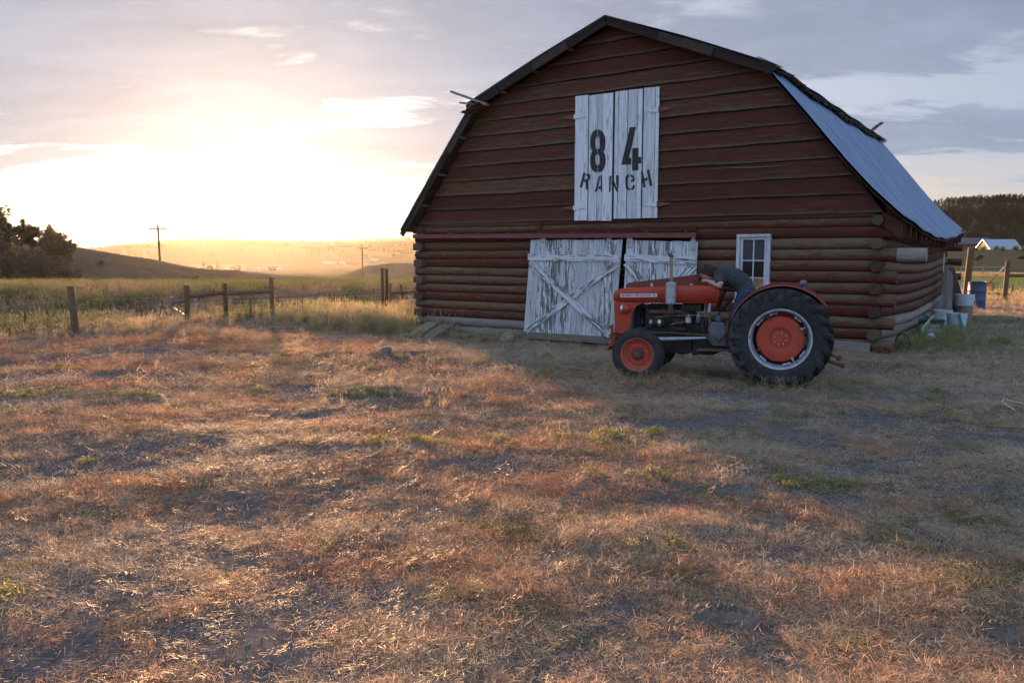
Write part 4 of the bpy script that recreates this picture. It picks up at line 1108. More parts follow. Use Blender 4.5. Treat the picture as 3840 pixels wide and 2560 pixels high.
    cp = MB(); cp.lathe([(.06, .76), (.055, .83), (.035, .85), (0, .85)], 16, 'Z', (.90, TC + .05, 0)); cp.build('gear_cover', M['gearbox'], gbx, 40)
    pe = MB(); pe.tube([(.93, TC + .26, .56), (.86, TC + .29, .49), (.76, TC + .30, .61), (.745, TC + .30, .625)], .011, 8); pe.beam((.80, TC + .30, .57), (.73, TC + .30, .635), .07, .012, (0, 0, 1)); pe.build('clutch_pedal', M['black'], T)
    sm = MB(); sm.box((1.30, TC - .13, .285), (1.55, TC + .13, .32)); sm.lathe([(0, .262), (.05, .262), (.06, .30)], 12, 'Z', (1.42, TC, 0)); sm.box((1.18, TC + .05, .27), (1.25, TC + .13, .33)); sm.build('sump', M['grime'], T, None, .01)
    stp = MB(); stp.box((.66, TC + .2, .375), (1.14, TC + .46, .39)); stp.box((.66, TC - .46, .375), (1.14, TC - .2, .39)); stp.tube([(1.16, TC + .47, .382), (.62, TC + .47, .390)], .012, 8); stp.beam((1.12, TC + .1, .38), (1.12, TC + .46, .38), .03, .03); stp.beam((.70, TC + .1, .38), (.70, TC + .46, .38), .03, .03)
    stp.build('footstep', M['rusty'], T, None, .003)
    # links and axle
    dl = MB(); dl.tube([(1.79, TC + .40, .505), (1.5, TC + .38, .52), (1.03, TC + .34, .545)], [.030, .026, .017], 12); dl.build('radius_rod', M['pale_blue_rod'], T, 40)
    d2 = MB(); d2.tube([(1.95, TC + .42, .60), (1.5, TC + .36, .605), (1.02, TC + .31, .58)], .010, 8); d2.lathe([(0, -.02), (.022, -.012), (.022, .012), (0, .02)], 10, 'Y', (1.02, TC + .32, .575)); d2.lathe([(0, -.02), (.022, -.012), (.022, .012), (0, .02)], 10, 'Y', (1.03, TC + .34, .545)); d2.build('drag_link', M['rusty'], T, 40)
    fx = MB(); fx.beam((1.93, -.10, .40), (1.93, TC, .46), .07, .07); fx.beam((1.93, 2 * TC + .10, .40), (1.93, TC, .46), .07, .07); fx.tube([(1.93, -.12, .33), (1.93, -.12, .52)], .03, 10); fx.tube([(1.93, 2 * TC + .12, .33), (1.93, 2 * TC + .12, .52)], .03, 10); fx.box((1.84, TC - .15, .44), (2.12, TC + .15, .60)); fx.tube([(1.93, 0, .35), (1.93, 2 * TC, .35)], .022, 8)
    fx.build('front_axle', M['grime'], T, None, .008)
    ra = MB(); ra.tube([(0, -.03, .635), (0, -.3, .635), (0, -.45, .635), (0, 2 * TC + .45, .635), (0, 2 * TC + .3, .635), (0, 2 * TC + .03, .635)], [.07, .085, .15, .15, .085, .07], 18); ra.build('rear_axle', M['grime'], T, 40)
    # front hitch bracket
    fb2 = MB(); fb2.tube([(2.42, TC + .12, .36), (2.42, TC + .12, .66)], .020, 10); fb2.tube([(2.42, TC - .12, .36), (2.42, TC - .12, .66)], .020, 10)
    for (z, w, x0) in ((.635, .05, 2.40), (.655, .05, 2.40), (.505, .08, 2.30), (.53, .08, 2.30), (.40, .07, 2.36), (.375, .07, 2.36)):
        fb2.box((x0 - .01, TC - .18, z - .008), (2.455, TC + .20, z + .008))
    fb2.beam((2.42, TC, .34), (2.48, TC + .16, .31), .05, .05); fb2.build('front_bracket', M['faded_red'], T, None, .006)
    # fenders
    def fender(y0, y1, ylip):
        rows = []
        for i in range(37):
            th = R(22 + (143 - 22) * i / 36); row = []
            for (r, y) in ((.690, y0), (.696, (y0 + y1) / 2), (.692, y1), (.674, ylip)): row.append((.035 + r * math.cos(th), y, .612 + r * math.sin(th)))
            rows.append(row)
        m_ = MB(); m_.grid(rows)
        sk = []
        for i in range(25):
            th = R(22 + 110 * i / 24); sk.append([(.035 + .688 * math.cos(th), y0, .612 + .688 * math.sin(th)), (.035 + .44 * math.cos(th), y0, .612 + .44 * math.sin(th))])
        m_.grid(sk)
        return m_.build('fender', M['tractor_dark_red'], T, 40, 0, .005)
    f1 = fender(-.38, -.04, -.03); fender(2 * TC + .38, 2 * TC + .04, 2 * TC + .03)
    fe = MB(); fe.tube([(.035 + .684 * math.cos(R(22 + 121 * i / 36)), -.03, .612 + .684 * math.sin(R(22 + 121 * i / 36))) for i in range(37)], .008, 6); fe.build('fender_lip', M['faded_red'], f1)
    tl = MB(); tl.lathe([(0, -.035), (.03, -.03), (.042, -.005), (.042, .03), (.03, .05), (0, .055)], 16, 'X', (-.225, -.16, 1.325)); tl.tube([(-.225, -.16, 1.24), (-.225, -.16, 1.30)], .014, 8); tl.build('tail_lamp', M['gearbox'], T, 40)
    # lift arms
    la = MB()
    for y in (-.22, 2 * TC + .22):
        la.tube([(-.1, y, .48), (-.42, y + .02, .36), (-.70, y + .03, .262)], [.022, .022, .024], 8); la.lathe([(0, -.02), (.034, -.016), (.034, .016), (0, .02)], 14, 'Y', (-.735, y + .03, .25))
    la.tube([(-.25, TC, .72), (-.45, TC, .60), (-.62, TC + .1, .40)], .02, 8); la.lathe([(0, -.03), (.028, -.02), (.028, .02), (0, .03)], 12, 'Y', (-.68, -.2, .345)); la.tube([(-.3, -.22, .60), (-.5, -.21, .42), (-.68, -.2, .345)], .014, 8)
    la.build('lift_arm', M['rusty'], T, 40)
    # steering wheel, levers, seat
    sw = MB(); cx, cz = .80, 1.245; ux = Vector((.955, 0, .29)); uy = Vector((0, 1, 0))
    ring = [Vector((cx, TC, cz)) + ux * (.2 * math.cos(2 * PI * k / 32)) + uy * (.2 * math.sin(2 * PI * k / 32)) for k in range(33)]
    sw.tube(ring, .013, 8, None, False)
    for k in range(3):
        th = 2 * PI * k / 3 + .3; sw.tube([Vector((cx, TC, cz - .015)), Vector((cx, TC, cz)) + ux * .19 * math.cos(th) + uy * .19 * math.sin(th)], .006, 6)
    sw.build('steering_wheel', M['black'], T, 40)
    cn = MB(); cn.tube([(.80, TC, 1.24), (.93, TC, .9)], .02, 10); cn.build('steering_column', M['black'], T, 40)
    lv = MB(); lv.tube([(.90, TC + .05, .85), (.80, TC + .08, .98), (.735, TC + .10, 1.07)], .008, 8); lv.tube([(.80, TC + .08, .98), (.728, TC + .10, 1.085)], .014, 8); lv.lathe([(0, -.018), (.016, -.01), (.016, .01), (0, .018)], 10, 'Z', (.725, TC + .10, 1.09)); lv.build('gear_lever', M['black'], T, 40)
    l2 = MB(); l2.tube([(.92, TC - .03, .84), (.86, TC, .92), (.79, TC + .01, .965)], .010, 8); l2.tube([(.79, TC + .06, .985), (.755, TC + .12, .88), (.735, TC + .15, .82)], .012, 8); l2.build('range_lever', M['rusty'], T, 40)
    se = MB(); se.lathe([(0, .93), (.12, .935), (.2, .96), (.22, 1.0), (.205, 1.0), (.12, .955), (0, .95)], 24, 'Z', (.12, TC, 0)); se.tube([(.12, TC, .93), (.2, TC, .8)], .03, 8); se.build('seat', M['tractor_dark_red'], T, 40)
    return T
build_tractor()

# ------------------------------------------------------------------ person bending over the steering wheel
def build_person():
    Pn = thing('person', 'person in charcoal t-shirt and blue jeans bending over the tractor steering wheel', 'person', (TX, TY, 0), TRZ)
    def loft(mb, rings, n=20, tone=.5):
        """rings: centre, half width across (y), half thickness, direction of travel in the xz plane"""
        rows = []
        for (c, hw, ht, d) in rings:
            d = Vector(d).normalized(); side = Vector((0, 1, 0)); up = side.cross(d).normalized()
            row = []
            for k in range(n):
                th = 2 * PI * k / n; cs, sn = math.cos(th), math.sin(th)
                row.append(Vector(c) + side * (hw * (abs(cs) ** .85) * (1 if cs > 0 else -1)) + up * (ht * (abs(sn) ** .9) * (1 if sn > 0 else -1)))
            rows.append(row)
        vs = [p for r in rows for p in r]; fs = []
        for i in range(len(rows) - 1):
            for k in range(n): fs.append((i * n + k, i * n + (k + 1) % n, (i + 1) * n + (k + 1) % n, (i + 1) * n + k))
        fs.append(tuple(range(n - 1, -1, -1))); fs.append(tuple((len(rows) - 1) * n + k for k in range(n)))
        mb.add(vs, fs, tone)
    def sph(mb, c, ax, rad, n=16, m=12, tone=.5):
        """ellipsoid with axes ax (three vectors) and radii"""
        vs = []; fs = []
        for i in range(m + 1):
            ph = PI * i / m
            for k in range(n):
                th = 2 * PI * k / n
                vs.append(Vector(c) + ax[0] * (rad[0] * math.cos(ph)) + ax[1] * (rad[1] * math.sin(ph) * math.cos(th)) + ax[2] * (rad[2] * math.sin(ph) * math.sin(th)))
        for i in range(m):
            for k in range(n): fs.append((i * n + k, i * n + (k + 1) % n, (i + 1) * n + (k + 1) % n, (i + 1) * n + k))
        mb.add(vs, fs, tone)
    def remesh(o, vox, it=4, f=.5):
        md = o.modifiers.new('skin', 'REMESH'); md.mode = 'VOXEL'; md.voxel_size = vox; md.use_smooth_shade = True
        sm = o.modifiers.new('soft', 'SMOOTH'); sm.iterations = it; sm.factor = f
    C = TC
    U = Vector((.93, 0, .36)).normalized(); Fd = Vector((.36, 0, -.93)).normalized(); Sd = Vector((0, 1, 0))
    hc = Vector((1.075, C + .01, 1.452))
    body = MB()
    sph(body, hc, (U, Fd, Sd), (.112, .098, .078), 20, 16)                 # skull
    sph(body, hc - U * .045 + Fd * .045, (U, Fd, Sd), (.075, .062, .058))  # jaw
    sph(body, hc + Fd * .103 - U * .012, (U, Fd, Sd), (.026, .020, .013))  # nose
    sph(body, hc + Fd * .088 + U * .022, (U, Fd, Sd), (.014, .014, .05))   # brow
    sph(body, hc + Fd * .095 - U * .055, (U, Fd, Sd), (.008, .010, .024))  # mouth
    sph(body, hc + Fd * .085 - U * .088, (U, Fd, Sd), (.018, .018, .02))   # chin
    for s in (1, -1):
        sph(body, hc + Fd * .088 + U * .006 + Sd * (s * .032), (U, Fd, Sd), (.009, .008, .013))
    body.tube([hc - U * .06, hc - U * .12 - Fd * .01, (.92, C, 1.44)], [.056, .060, .068], 14)
    loft(body, [((.52, C, 1.20), .13, .10, (.6, 0, .8)), ((.62, C, 1.31), .13, .10, (.7, 0, .6)), ((.74, C, 1.38), .14, .11, (.9, 0, .4)), ((.86, C, 1.42), .15, .11, (.97, 0, .2)), ((.94, C, 1.44), .10, .08, (1, 0, .1))])
    arms = {}
    for s in (1, -1):
        sh = Vector((.905, C + s * .175, 1.415)); el = Vector((.865, C + s * .26, 1.272)); wr = Vector((1.03, C + s * .175, 1.328)); hd = Vector((1.085, C + s * .125, 1.343))
        arms[s] = (sh, el, wr, hd)
        body.tube([(.86, C + s * .10, 1.42), sh, sh.lerp(el, .5), el + Vector((.0, 0, .008))], [.065, .062, .050, .042], 14)
        body.tube([el + Vector((-.012, 0, -.002)), el.lerp(wr, .25) + Vector((0, 0, .002)), el.lerp(wr, .6), wr], [.042, .044, .035, .027], 14)
        d = (hd - wr).normalized(); lat = d.cross(Vector((0, 0, 1))).normalized(); nrm = lat.cross(d).normalized()
        palm = wr + d * .045
        ax = (d, lat, nrm); sph(body, palm, ax, (.050, .040, .019))
        for k, (off, ln) in enumerate(((-.030, .062), (-.010, .074), (.011, .070), (.030, .054))):
            b0 = wr + d * .078 + lat * off; b1 = b0 + d * ln * .42 + nrm * .004; b2 = b1 + d * ln * .30 - nrm * ln * .26; b3 = b2 + d * ln * .06 - nrm * ln * .34
            body.tube([wr + d * .05 + lat * off * .9, b0, b1, b2, b3], [.0095, .0095, .0088, .008, .0068], 8)
        t0 = wr + d * .03 + lat * (.032 * -s); body.tube([t0, t0 + d * .028 + lat * (.016 * -s) - nrm * .008, t0 + d * .054 + lat * (.016 * -s) - nrm * .022], [.012, .0105, .0085], 8)
    for s in (1, -1):
        body.tube([(.53, C + s * .085, 1.20), (.60, C + s * .10, 1.05), (.665, C + s * .105, .88), (.675, C + s * .11, .70), (.66, C + s * .11, .46)], [.075, .07, .05, .045, .036], 12)
        sph(body, (.715, C + s * .115, .425), (Vector((1, 0, 0)), Vector((0, 1, 0)), Vector((0, 0, 1))), (.11, .04, .03))
    bo = body.build('body', M['skin'], Pn, 180); remesh(bo, .0055, 3, .5)
    for s in (1, -1):
        ear = MB(); ec = hc - U * .03 - Fd * .0 + Sd * (s * .080)
        ringp = [ec + U * (.030 * math.cos(a) + .004) + Fd * (.017 * math.sin(a)) + Sd * (s * (.004 + .006 * math.cos(a * .5))) for a in [2 * PI * k / 14 for k in range(15)]]
        ear.tube(ringp, .0055, 7, .5, False); sph(ear, ec, (U, Fd, Sd), (.026, .014, .006), 12, 8)
        ear.build('ear', M['ear'], bo, 60)
    # hair: thick cap over crown and back of the head, with loose locks
    hr = MB(); rr = random.Random(2); n, m = 40, 24; rows = []
    def hp(ph, th, k=1.0):
        o = U * (.122 * math.cos(ph)) + Fd * (.108 * math.sin(ph) * math.cos(th)) + Sd * (.087 * math.sin(ph) * math.sin(th))
        return hc + o * k
    for i in range(m + 1):
        row = []
        for k in range(n + 1):
            th = PI * .42 + (2 * PI - .84 * PI) * k / n                  # leave the face open
            ph = PI * .70 * i / m
            row.append(hp(ph, th, 1.01 + .035 * math.sin(k * 1.7 + i * .9) * math.sin(i * .6)))
        rows.append(row)
    hr.grid(rows)
    for _ in range(900):
        th = PI * .40 + (2 * PI - .80 * PI) * rr.random(); ph = PI * (.04 + .66 * rr.random()); p = hp(ph, th, 1.0)
        nrm = (p - hc).normalized(); tang = (-U + Vector((rr.uniform(-.5, .5), rr.uniform(-.5, .5), rr.uniform(-.5, .5)))); tang = (tang - nrm * tang.dot(nrm)).normalized()
        if ph < PI * .3: tang = (tang + Fd * .8).normalized()
        L = rr.uniform(.025, .055)
        hr.tube([p, p + tang * L * .5 + nrm * .012, p + tang * L + nrm * rr.uniform(-.002, .012)], [.0045, .004, .001], 4, None, False)
    hr.build('hair', M['hair'], bo, 60, 0, .004)
    # shirt
    st = MB()
    loft(st, [((.545, C, 1.235), .168, .128, (.62, 0, .8)), ((.60, C, 1.30), .172, .138, (.7, 0, .62)), ((.69, C, 1.365), .178, .148, (.85, 0, .42)), ((.78, C, 1.40), .19, .148, (.95, 0, .25)), ((.86, C, 1.415), .195, .135, (.98, 0, .1)), ((.925, C, 1.432), .155, .10, (1, 0, .05)), ((.96, C, 1.44), .088, .078, (1, 0, .05))], 28)
    for s in (1, -1):
        sh, el, wr, hd = arms[s]
        st.tube([(.84, C + s * .10, 1.41), sh + Vector((0, 0, .004)), sh.lerp(el, .45), sh.lerp(el, .74)], [.10, .082, .070, .066], 16)
    # hanging folds
    for (p, q, r) in (((.70, C + .165, 1.40), (.62, C + .155, 1.24), .014), ((.78, C + .175, 1.36), (.71, C + .12, 1.25), .016), ((.86, C + .185, 1.38), (.80, C + .14, 1.28), .013), ((.66, C + .172, 1.36), (.74, C + .178, 1.33), .010)):
        st.tube([p, Vector(p).lerp(Vector(q), .5) + Vector((0, .006, 0)), q], [r * .4, r, r * .5], 8)
    so_ = st.build('shirt', M['shirt'], Pn, 180); remesh(so_, .007, 4, .5)
    tx = bpy.data.textures.new('wrinkle', 'CLOUDS'); tx.noise_scale = .07; tx.noise_depth = 2
    md = so_.modifiers.new('wrinkles', 'DISPLACE'); md.texture = tx; md.strength = .018; md.mid_level = .5
    jn = MB()
    loft(jn, [((.57, C, 1.27), .160, .118, (-.5, 0, -.9)), ((.535, C, 1.22), .168, .122, (-.3, 0, -.95)), ((.53, C, 1.16), .170, .125, (.1, 0, -1)), ((.545, C, 1.09), .160, .115, (.3, 0, -1))], 24)
    for s in (1, -1):
        jn.tube([(.535, C + s * .08, 1.20), (.58, C + s * .095, 1.07), (.635, C + s * .102, .94), (.66, C + s * .106, .86), (.668, C + s * .11, .70), (.655, C + s * .112, .48), (.657, C + s * .112, .445)], [.108, .096, .082, .074, .068, .06, .06], 16)
        for z in (1.13, 1.05, .98, .90): jn.tube([(.60 + (1.1 - z) * .3, C + s * .02, z), (.62 + (1.1 - z) * .35, C + s * .14, z - .02), (.55 + (1.1 - z) * .3, C + s * .185, z - .04)], [.004, .008, .003], 6)
    jo = jn.build('jeans', M['jeans'], Pn, 180); remesh(jo, .007, 3, .5)
    md = jo.modifiers.new('wrinkles', 'DISPLACE'); md.texture = tx; md.strength = .014; md.mid_level = .5
    for s in (1, -1):
        bt = MB(); bt.tube([(.63, C + s * .115, .428), (.70, C + s * .117, .43), (.80, C + s * .12, .42), (.845, C + s * .12, .415)], [.05, .056, .045, .03], 14, .5, True, 0, .95); bt.tube([(.655, C + s * .113, .44), (.655, C + s * .113, .53)], [.052, .052], 14)
        o = bt.build('boot', M['boot'], Pn, 180); remesh(o, .007, 2, .5)
    return Pn
build_person()

# ------------------------------------------------------------------ instancing helper (grass, forests)
def unlinked(name, mb, mat):
    o = mb.build(name, mat, None, None, 0, 0, False)
    COL.objects.unlink(o)
    return o
def instancer(name, sources, pts, rot, scl, idx, tint):
    c = bpy.data.collections.new(name + '_kinds')
    for i, o in enumerate(sources):
        o.name = '%s_kind_%02d' % (name, i); c.objects.link(o)
    me = bpy.data.meshes.new(name)
    n = len(pts); me.vertices.add(n); me.vertices.foreach_set('co', np.asarray(pts, np.float32).ravel())
    a = me.attributes.new('rot', 'FLOAT_VECTOR', 'POINT'); a.data.foreach_set('vector', np.asarray(rot, np.float32).ravel())
    a = me.attributes.new('scl', 'FLOAT_VECTOR', 'POINT'); a.data.foreach_set('vector', np.asarray(scl, np.float32).ravel())
    a = me.attributes.new('idx', 'INT', 'POINT'); a.data.foreach_set('value', np.asarray(idx, np.int32))
    a = me.attributes.new('tint', 'FLOAT_COLOR', 'POINT'); a.data.foreach_set('color', np.concatenate([np.asarray(tint, np.float32), np.ones((n, 1), np.float32)], 1).ravel())
    o = bpy.data.objects.new(name, me); COL.objects.link(o)
    ng = bpy.data.node_groups.new(name, 'GeometryNodeTree')
    ng.interface.new_socket('Geometry', in_out='INPUT', socket_type='NodeSocketGeometry')
    ng.interface.new_socket('Geometry', in_out='OUTPUT', socket_type='NodeSocketGeometry')
    N = ng.nodes; L = ng.links
    gi = N.new('NodeGroupInput'); go = N.new('NodeGroupOutput')
    ip = N.new('GeometryNodeInstanceOnPoints'); ci = N.new('GeometryNodeCollectionInfo')
    ci.inputs[0].default_value = c; ci.inputs[1].default_value = True; ci.inputs[2].default_value = True
    def na(nm, t):
        q = N.new('GeometryNodeInputNamedAttribute'); q.data_type = t; q.inputs[0].default_value = nm; return q.outputs[0]
    L.new(gi.outputs[0], ip.inputs['Points']); L.new(ci.outputs[0], ip.inputs['Instance'])
    ip.inputs['Pick Instance'].default_value = True
    L.new(na('idx', 'INT'), ip.inputs['Instance Index'])
    L.new(na('rot', 'FLOAT_VECTOR'), ip.inputs['Rotation']); L.new(na('scl', 'FLOAT_VECTOR'), ip.inputs['Scale'])
    L.new(ip.outputs[0], go.inputs[0])
    md = o.modifiers.new('scatter', 'NODES'); md.node_group = ng
    tag(o, kind='stuff')
    return o

def blade(mb, base, ang, lean, L, w, curl, seg=3, tone=None, rr=random):
    """one curved grass blade as a tapering strip"""
    d = Vector((math.cos(ang), math.sin(ang), 0)); sd = Vector((-d.y, d.x, 0))
    p = Vector(base); vs = []; th = lean
    for i in range(seg + 1):
        ww = w * (1 - (i / seg) ** 1.5 * .9) / 2
        vs += [p - sd * ww, p + sd * ww]
        p = p + (d * math.sin(th) + Vector((0, 0, math.cos(th)))) * (L / seg)
        th = min(th + curl / seg, 1.75)
        if p.z < .002: p.z = .002
    mb.add(vs, [(2 * i, 2 * i + 1, 2 * i + 3, 2 * i + 2) for i in range(seg)], tone)

def tuft(n, rad, L0, L1, w, lean0, lean1, curl0, curl1, seed, seg=3, seeds=0, flat=0):
    rr = random.Random(seed); mb = MB()
    for _ in range(n):
        a = rr.uniform(0, 2 * PI); r = rad * math.sqrt(rr.random()); t = rr.uniform(0, 2 * PI)
        blade(mb, (r * math.cos(t), r * math.sin(t), 0), a, rr.uniform(lean0, lean1), rr.uniform(L0, L1), w * rr.uniform(.7, 1.3), rr.uniform(curl0, curl1), seg, rr.random())
    for _ in range(flat):                       # broken straws lying on the soil
        a = rr.uniform(0, 2 * PI); r = rad * 1.8 * math.sqrt(rr.random()); t = rr.uniform(0, 2 * PI)
        blade(mb, (r * math.cos(t), r * math.sin(t), .006 + .02 * rr.random()), a, rr.uniform(1.3, 1.75), rr.uniform(L0, L1) * 1.1, w * .9, rr.uniform(-.4, .3), 2, rr.random())
    for _ in range(seeds):                      # seed heads
        a = rr.uniform(0, 2 * PI); ln = rr.uniform(.02, .35); L = L1 * rr.uniform(.85, 1.25); r = rad * math.sqrt(rr.random()); t = rr.uniform(0, 2 * PI)
        b = Vector((r * math.cos(t), r * math.sin(t), 0)); tone = .7 + .3 * rr.random()
        blade(mb, b, a, ln, L, w * .6, .35, 3, tone)
        d = Vector((math.cos(a), math.sin(a), 0)); q = b + d * math.sin(ln + .15) * L * .93 + Vector((0, 0, math.cos(ln + .15) * L * .93))
        for k in range(7):
            aa = rr.uniform(0, 2 * PI); blade(mb, q + Vector((0, 0, .012 * k)) - d * .004 * k, aa, rr.uniform(.3, .9), L * .055 + .012, w * 1.7, .3, 1, 1.0)
    return mb
def weed(n, rad, h, lw, seed):
    """low leafy weed: little oval leaves on short stems"""
    rr = random.Random(seed); mb = MB()
    for _ in range(n):
        a = rr.uniform(0, 2 * PI); r = rad * rr.random() ** .6; c = Vector((r * math.cos(a), r * math.sin(a), h * (1 - (r / rad) ** 2) * rr.uniform(.3, 1.0) + .005))
        u = Vector((rr.uniform(-1, 1), rr.uniform(-1, 1), rr.uniform(-.2, 1))).normalized(); v = u.cross(Vector((rr.uniform(-1, 1), rr.uniform(-1, 1), rr.uniform(-1, 1)))).normalized()
        L = lw * rr.uniform(.8, 1.7); W = lw * rr.uniform(.3, .5)
        mb.add([c - u * L, c + v * W, c + u * L, c - v * W], [(0, 1, 2, 3)], rr.random())
    for _ in range(n // 12):
        a = rr.uniform(0, 2 * PI); blade(mb, (0, 0, 0), a, rr.uniform(.3, 1.2), h * 1.3, lw * .3, .3, 2, .3)
    return mb

def scatter_area(x0, x1, y0, y1, dens, test):
    n = int((x1 - x0) * (y1 - y0) * dens)
    x = RNG.uniform(x0, x1, n); y = RNG.uniform(y0, y1, n)
    k = test(x, y); return x[k], y[k]
def in_barn(x, y, m=.05):
    bx, by = to_barn(x, y); return (bx > -10.3 - m) & (bx < .1 + m) & (by > -.02 - m) & (by < 10.2)
def in_view(x, y, m=1.2):
    return (np.abs(x) < .84 * y + m + .6) & (y > 1.5)
def pick(cols, t, jit):
    """blend along a list of colours with per-instance jitter"""
    cols = np.array(cols); q = np.clip(t, 0, .999) * (len(cols) - 1); i = q.astype(int); f = (q - i)[:, None]
    c = cols[i] * (1 - f) + cols[np.minimum(i + 1, len(cols) - 1)] * f
    return c * (1 + (RNG.random((len(t), 1)) - .5) * jit)

STRAW = [(.53, .425, .32), (.57, .415, .28), (.575, .36, .225), (.53, .28, .155), (.43, .19, .108)]
GREEN = [(.16, .19, .06), (.21, .22, .075), (.27, .25, .09)]
def rots(n, tilt=.25):
    return np.stack([RNG.normal(0, tilt, n), RNG.normal(0, tilt, n), RNG.uniform(0, 2 * PI, n)], 1)
def grass():
    g = M['grass']
    # --- short dry grass of the yard
    src = []
    for k in range(5): src.append(unlinked('t', tuft(24, .05, .022, .055, .0032, .3, 1.45, .0, .8, 40 + k, 3, 0, 16), g))      # 0-4 upright tufts
    for k in range(4): src.append(unlinked('t', tuft(4, .06, .02, .055, .003, .6, 1.4, .0, .5, 60 + k, 2, 0, 34), g))            # 5-8 matted litter
    for k in range(2): src.append(unlinked('t', tuft(22, .05, .035, .085, .0034, .3, 1.2, .3, 1.2, 70 + k, 3, k, 10), g))           # 9-10 taller with seed heads
    P = []; 
    def layer(y0, y1, dens, kinds, covlo, covhi, s0, s1, seedoff, half=None):
        x, y = scatter_area(-.84 * y1 - 2, .84 * y1 + 2, y0, y1, dens, lambda x, y: in_view(x, y) & ~in_barn(x, y))
        c = cover(x, y); keep = RNG.random(len(x)) < sstep(c, covlo, covhi)
        fy = fence_y(x); keep &= (y < fy + 1.0) | (x - .15 * y > 6)
        x, y, c = x[keep], y[keep], c[keep]
        return x, y, c, RNG.choice(kinds, len(x)), RNG.uniform(s0, s1, len(x)) * (1 + .35 * sstep(c, .52, .68))
    A = [layer(1.8, 5.5, 430, [0, 1, 2, 3, 4, 0, 1, 2, 3, 4, 0, 1, 9], .40, .54, .5, .95, 0), layer(1.8, 5.5, 380, [5, 6, 7, 8], .22, .48, .7, 1.1, 0),
         layer(5.5, 10, 210, [0, 1, 2, 3, 4, 0, 1, 2, 3, 9], .40, .57, .65, 1.05, 1), layer(5.5, 10, 150, [5, 6, 7, 8], .24, .48, .9, 1.5, 1),
         layer(10, 18, 110, [0, 1, 2, 3, 4, 0, 1, 2, 3, 9], .38, .55, .75, 1.2, 2), layer(10, 18, 80, [5, 6, 7, 8], .28, .5, 1.5, 2.4, 2),
         layer(18, 40, 26, [0, 1, 2, 3, 9], .34, .5, 1.3, 2.0, 3)]
    x, y, c, k, s = [np.concatenate(q) for q in zip(*A)]
    bx, by = to_barn(x, y)
    hue = fbm(x * 1.1 + 9, y * 1.9, 31, 4, .6) * 1.5 - .40 + RNG.normal(0, .17, len(x))
    # paler hay litter on the sheltered right-hand side
    hay = sstep(x - .25 * y, .5, 3.5)
    hue = hue + .22 * sstep(y, 9, 15) * sstep(-x - .1 * y, -1, 2)
    lane = sstep(by, -5.5, -3.5) * (1 - sstep(by, -.9, -.2)) * sstep(bx, -9, -6)
    hay = np.maximum(hay, lane)
    hue = hue * (1 - .75 * hay) + .06 * hay
    t = pick(STRAW, np.clip(hue, 0, 1), .45)
    gm = sstep(fbm(x * 2.2 + 50, y * 3.3, 77, 3), .66, .76)[:, None] * .6
    t = t * (1 - gm) + pick(GREEN, RNG.random(len(x)), .4) * gm
    # worn pale strip of dry clippings in front of the barn doors
    z = zg(x, y)
    instancer('dry_grass', src, np.stack([x, y, z - .004], 1), rots(len(x), .22), np.stack([s, s, s * RNG.uniform(.65, 1.1, len(x))], 1), k, t)
    print('dry', len(x))
    # --- clods and pebbles on the bare soil
    src = []
    for q in range(4):
        rr = random.Random(900 + q); bm = bmesh.new(); bmesh.ops.create_icosphere(bm, subdivisions=1, radius=1)
        mb = MB(); vs = [v.co * rr.uniform(.65, 1.25) for v in bm.verts]; mb.add([(v.x, v.y, v.z * .6) for v in vs], [[v.index for v in f.verts] for f in bm.faces], .5); bm.free()
        src.append(unlinked('k', mb, M['clod']))
    x, y = scatter_area(-13, 13, 1.9, 13, 240, lambda x, y: in_view(x, y, .6) & ~in_barn(x, y))
    k = RNG.random(len(x)) < (1.15 - sstep(cover(x, y), .36, .56)); x, y = x[k], y[k]
    s = .0025 + .006 * RNG.random(len(x)) ** 3 + .0012 * np.maximum(y - 4, 0) * RNG.random(len(x))
    t = pick([(.11, .097, .092), (.17, .15, .14), (.25, .22, .19)], RNG.random(len(x)) ** 1.6, .4)
    instancer('soil_clods', src, np.stack([x, y, zg(x, y) + s * .2], 1), rots(len(x), .4), np.stack([s, s * RNG.uniform(.6, 1.3, len(x)), s], 1), RNG.integers(0, 4, len(x)), t)
    # --- small green weeds
    src = [unlinked('w', weed(85, .10, .075, .012, 80 + q), g) for q in range(3)]
    x, y = scatter_area(-14, 14, 2.2, 19, 1.5, lambda x, y: in_view(x, y, .5) & ~in_barn(x, y, .3))
    m_ = fbm(x * .45, y * .7, 91, 2); keep = RNG.random(len(x)) < sstep(m_, .38, .66); x, y = x[keep], y[keep]
    # clumps: each seed plant gets a few companions
    xs = [x]; ys = [y]
    for _ in range(4):
        q = RNG.random(len(x)) < .5; xs.append(x[q] + RNG.normal(0, .13, q.sum())); ys.append(y[q] + RNG.normal(0, .10, q.sum()))
    # the larger patches one sees
    for (cx, cy, n, r) in ((2.25, 5.62, 26, .17), (-5.9, 9.7, 30, .3), (-4.45, 9.55, 22, .22), (-4.35, 6.1, 20, .2), (-1.75, 9.6, 26, .28), (1.0, 7.3, 28, .3), (-1.0, 7.15, 14, .18), (2.95, 5.0, 16, .15), (1.95, 7.2, 12, .2), (2.5, 4.15, 12, .14), (.95, 4.4, 10, .12), (4.6, 8.1, 18, .3), (3.2, 8.6, 14, .3), (-7.2, 6.3, 14, .2), (-3.3, 4.2, 8, .12), (2.9, 3.4, 12, .2), (-2.6, 3.8, 6, .1)):
        xs.append(cx + RNG.normal(0, r, n)); ys.append(cy + RNG.normal(0, r * .6, n))
    x = np.concatenate(xs); y = np.concatenate(ys); k = ~in_barn(x, y, .2); x, y = x[k], y[k]
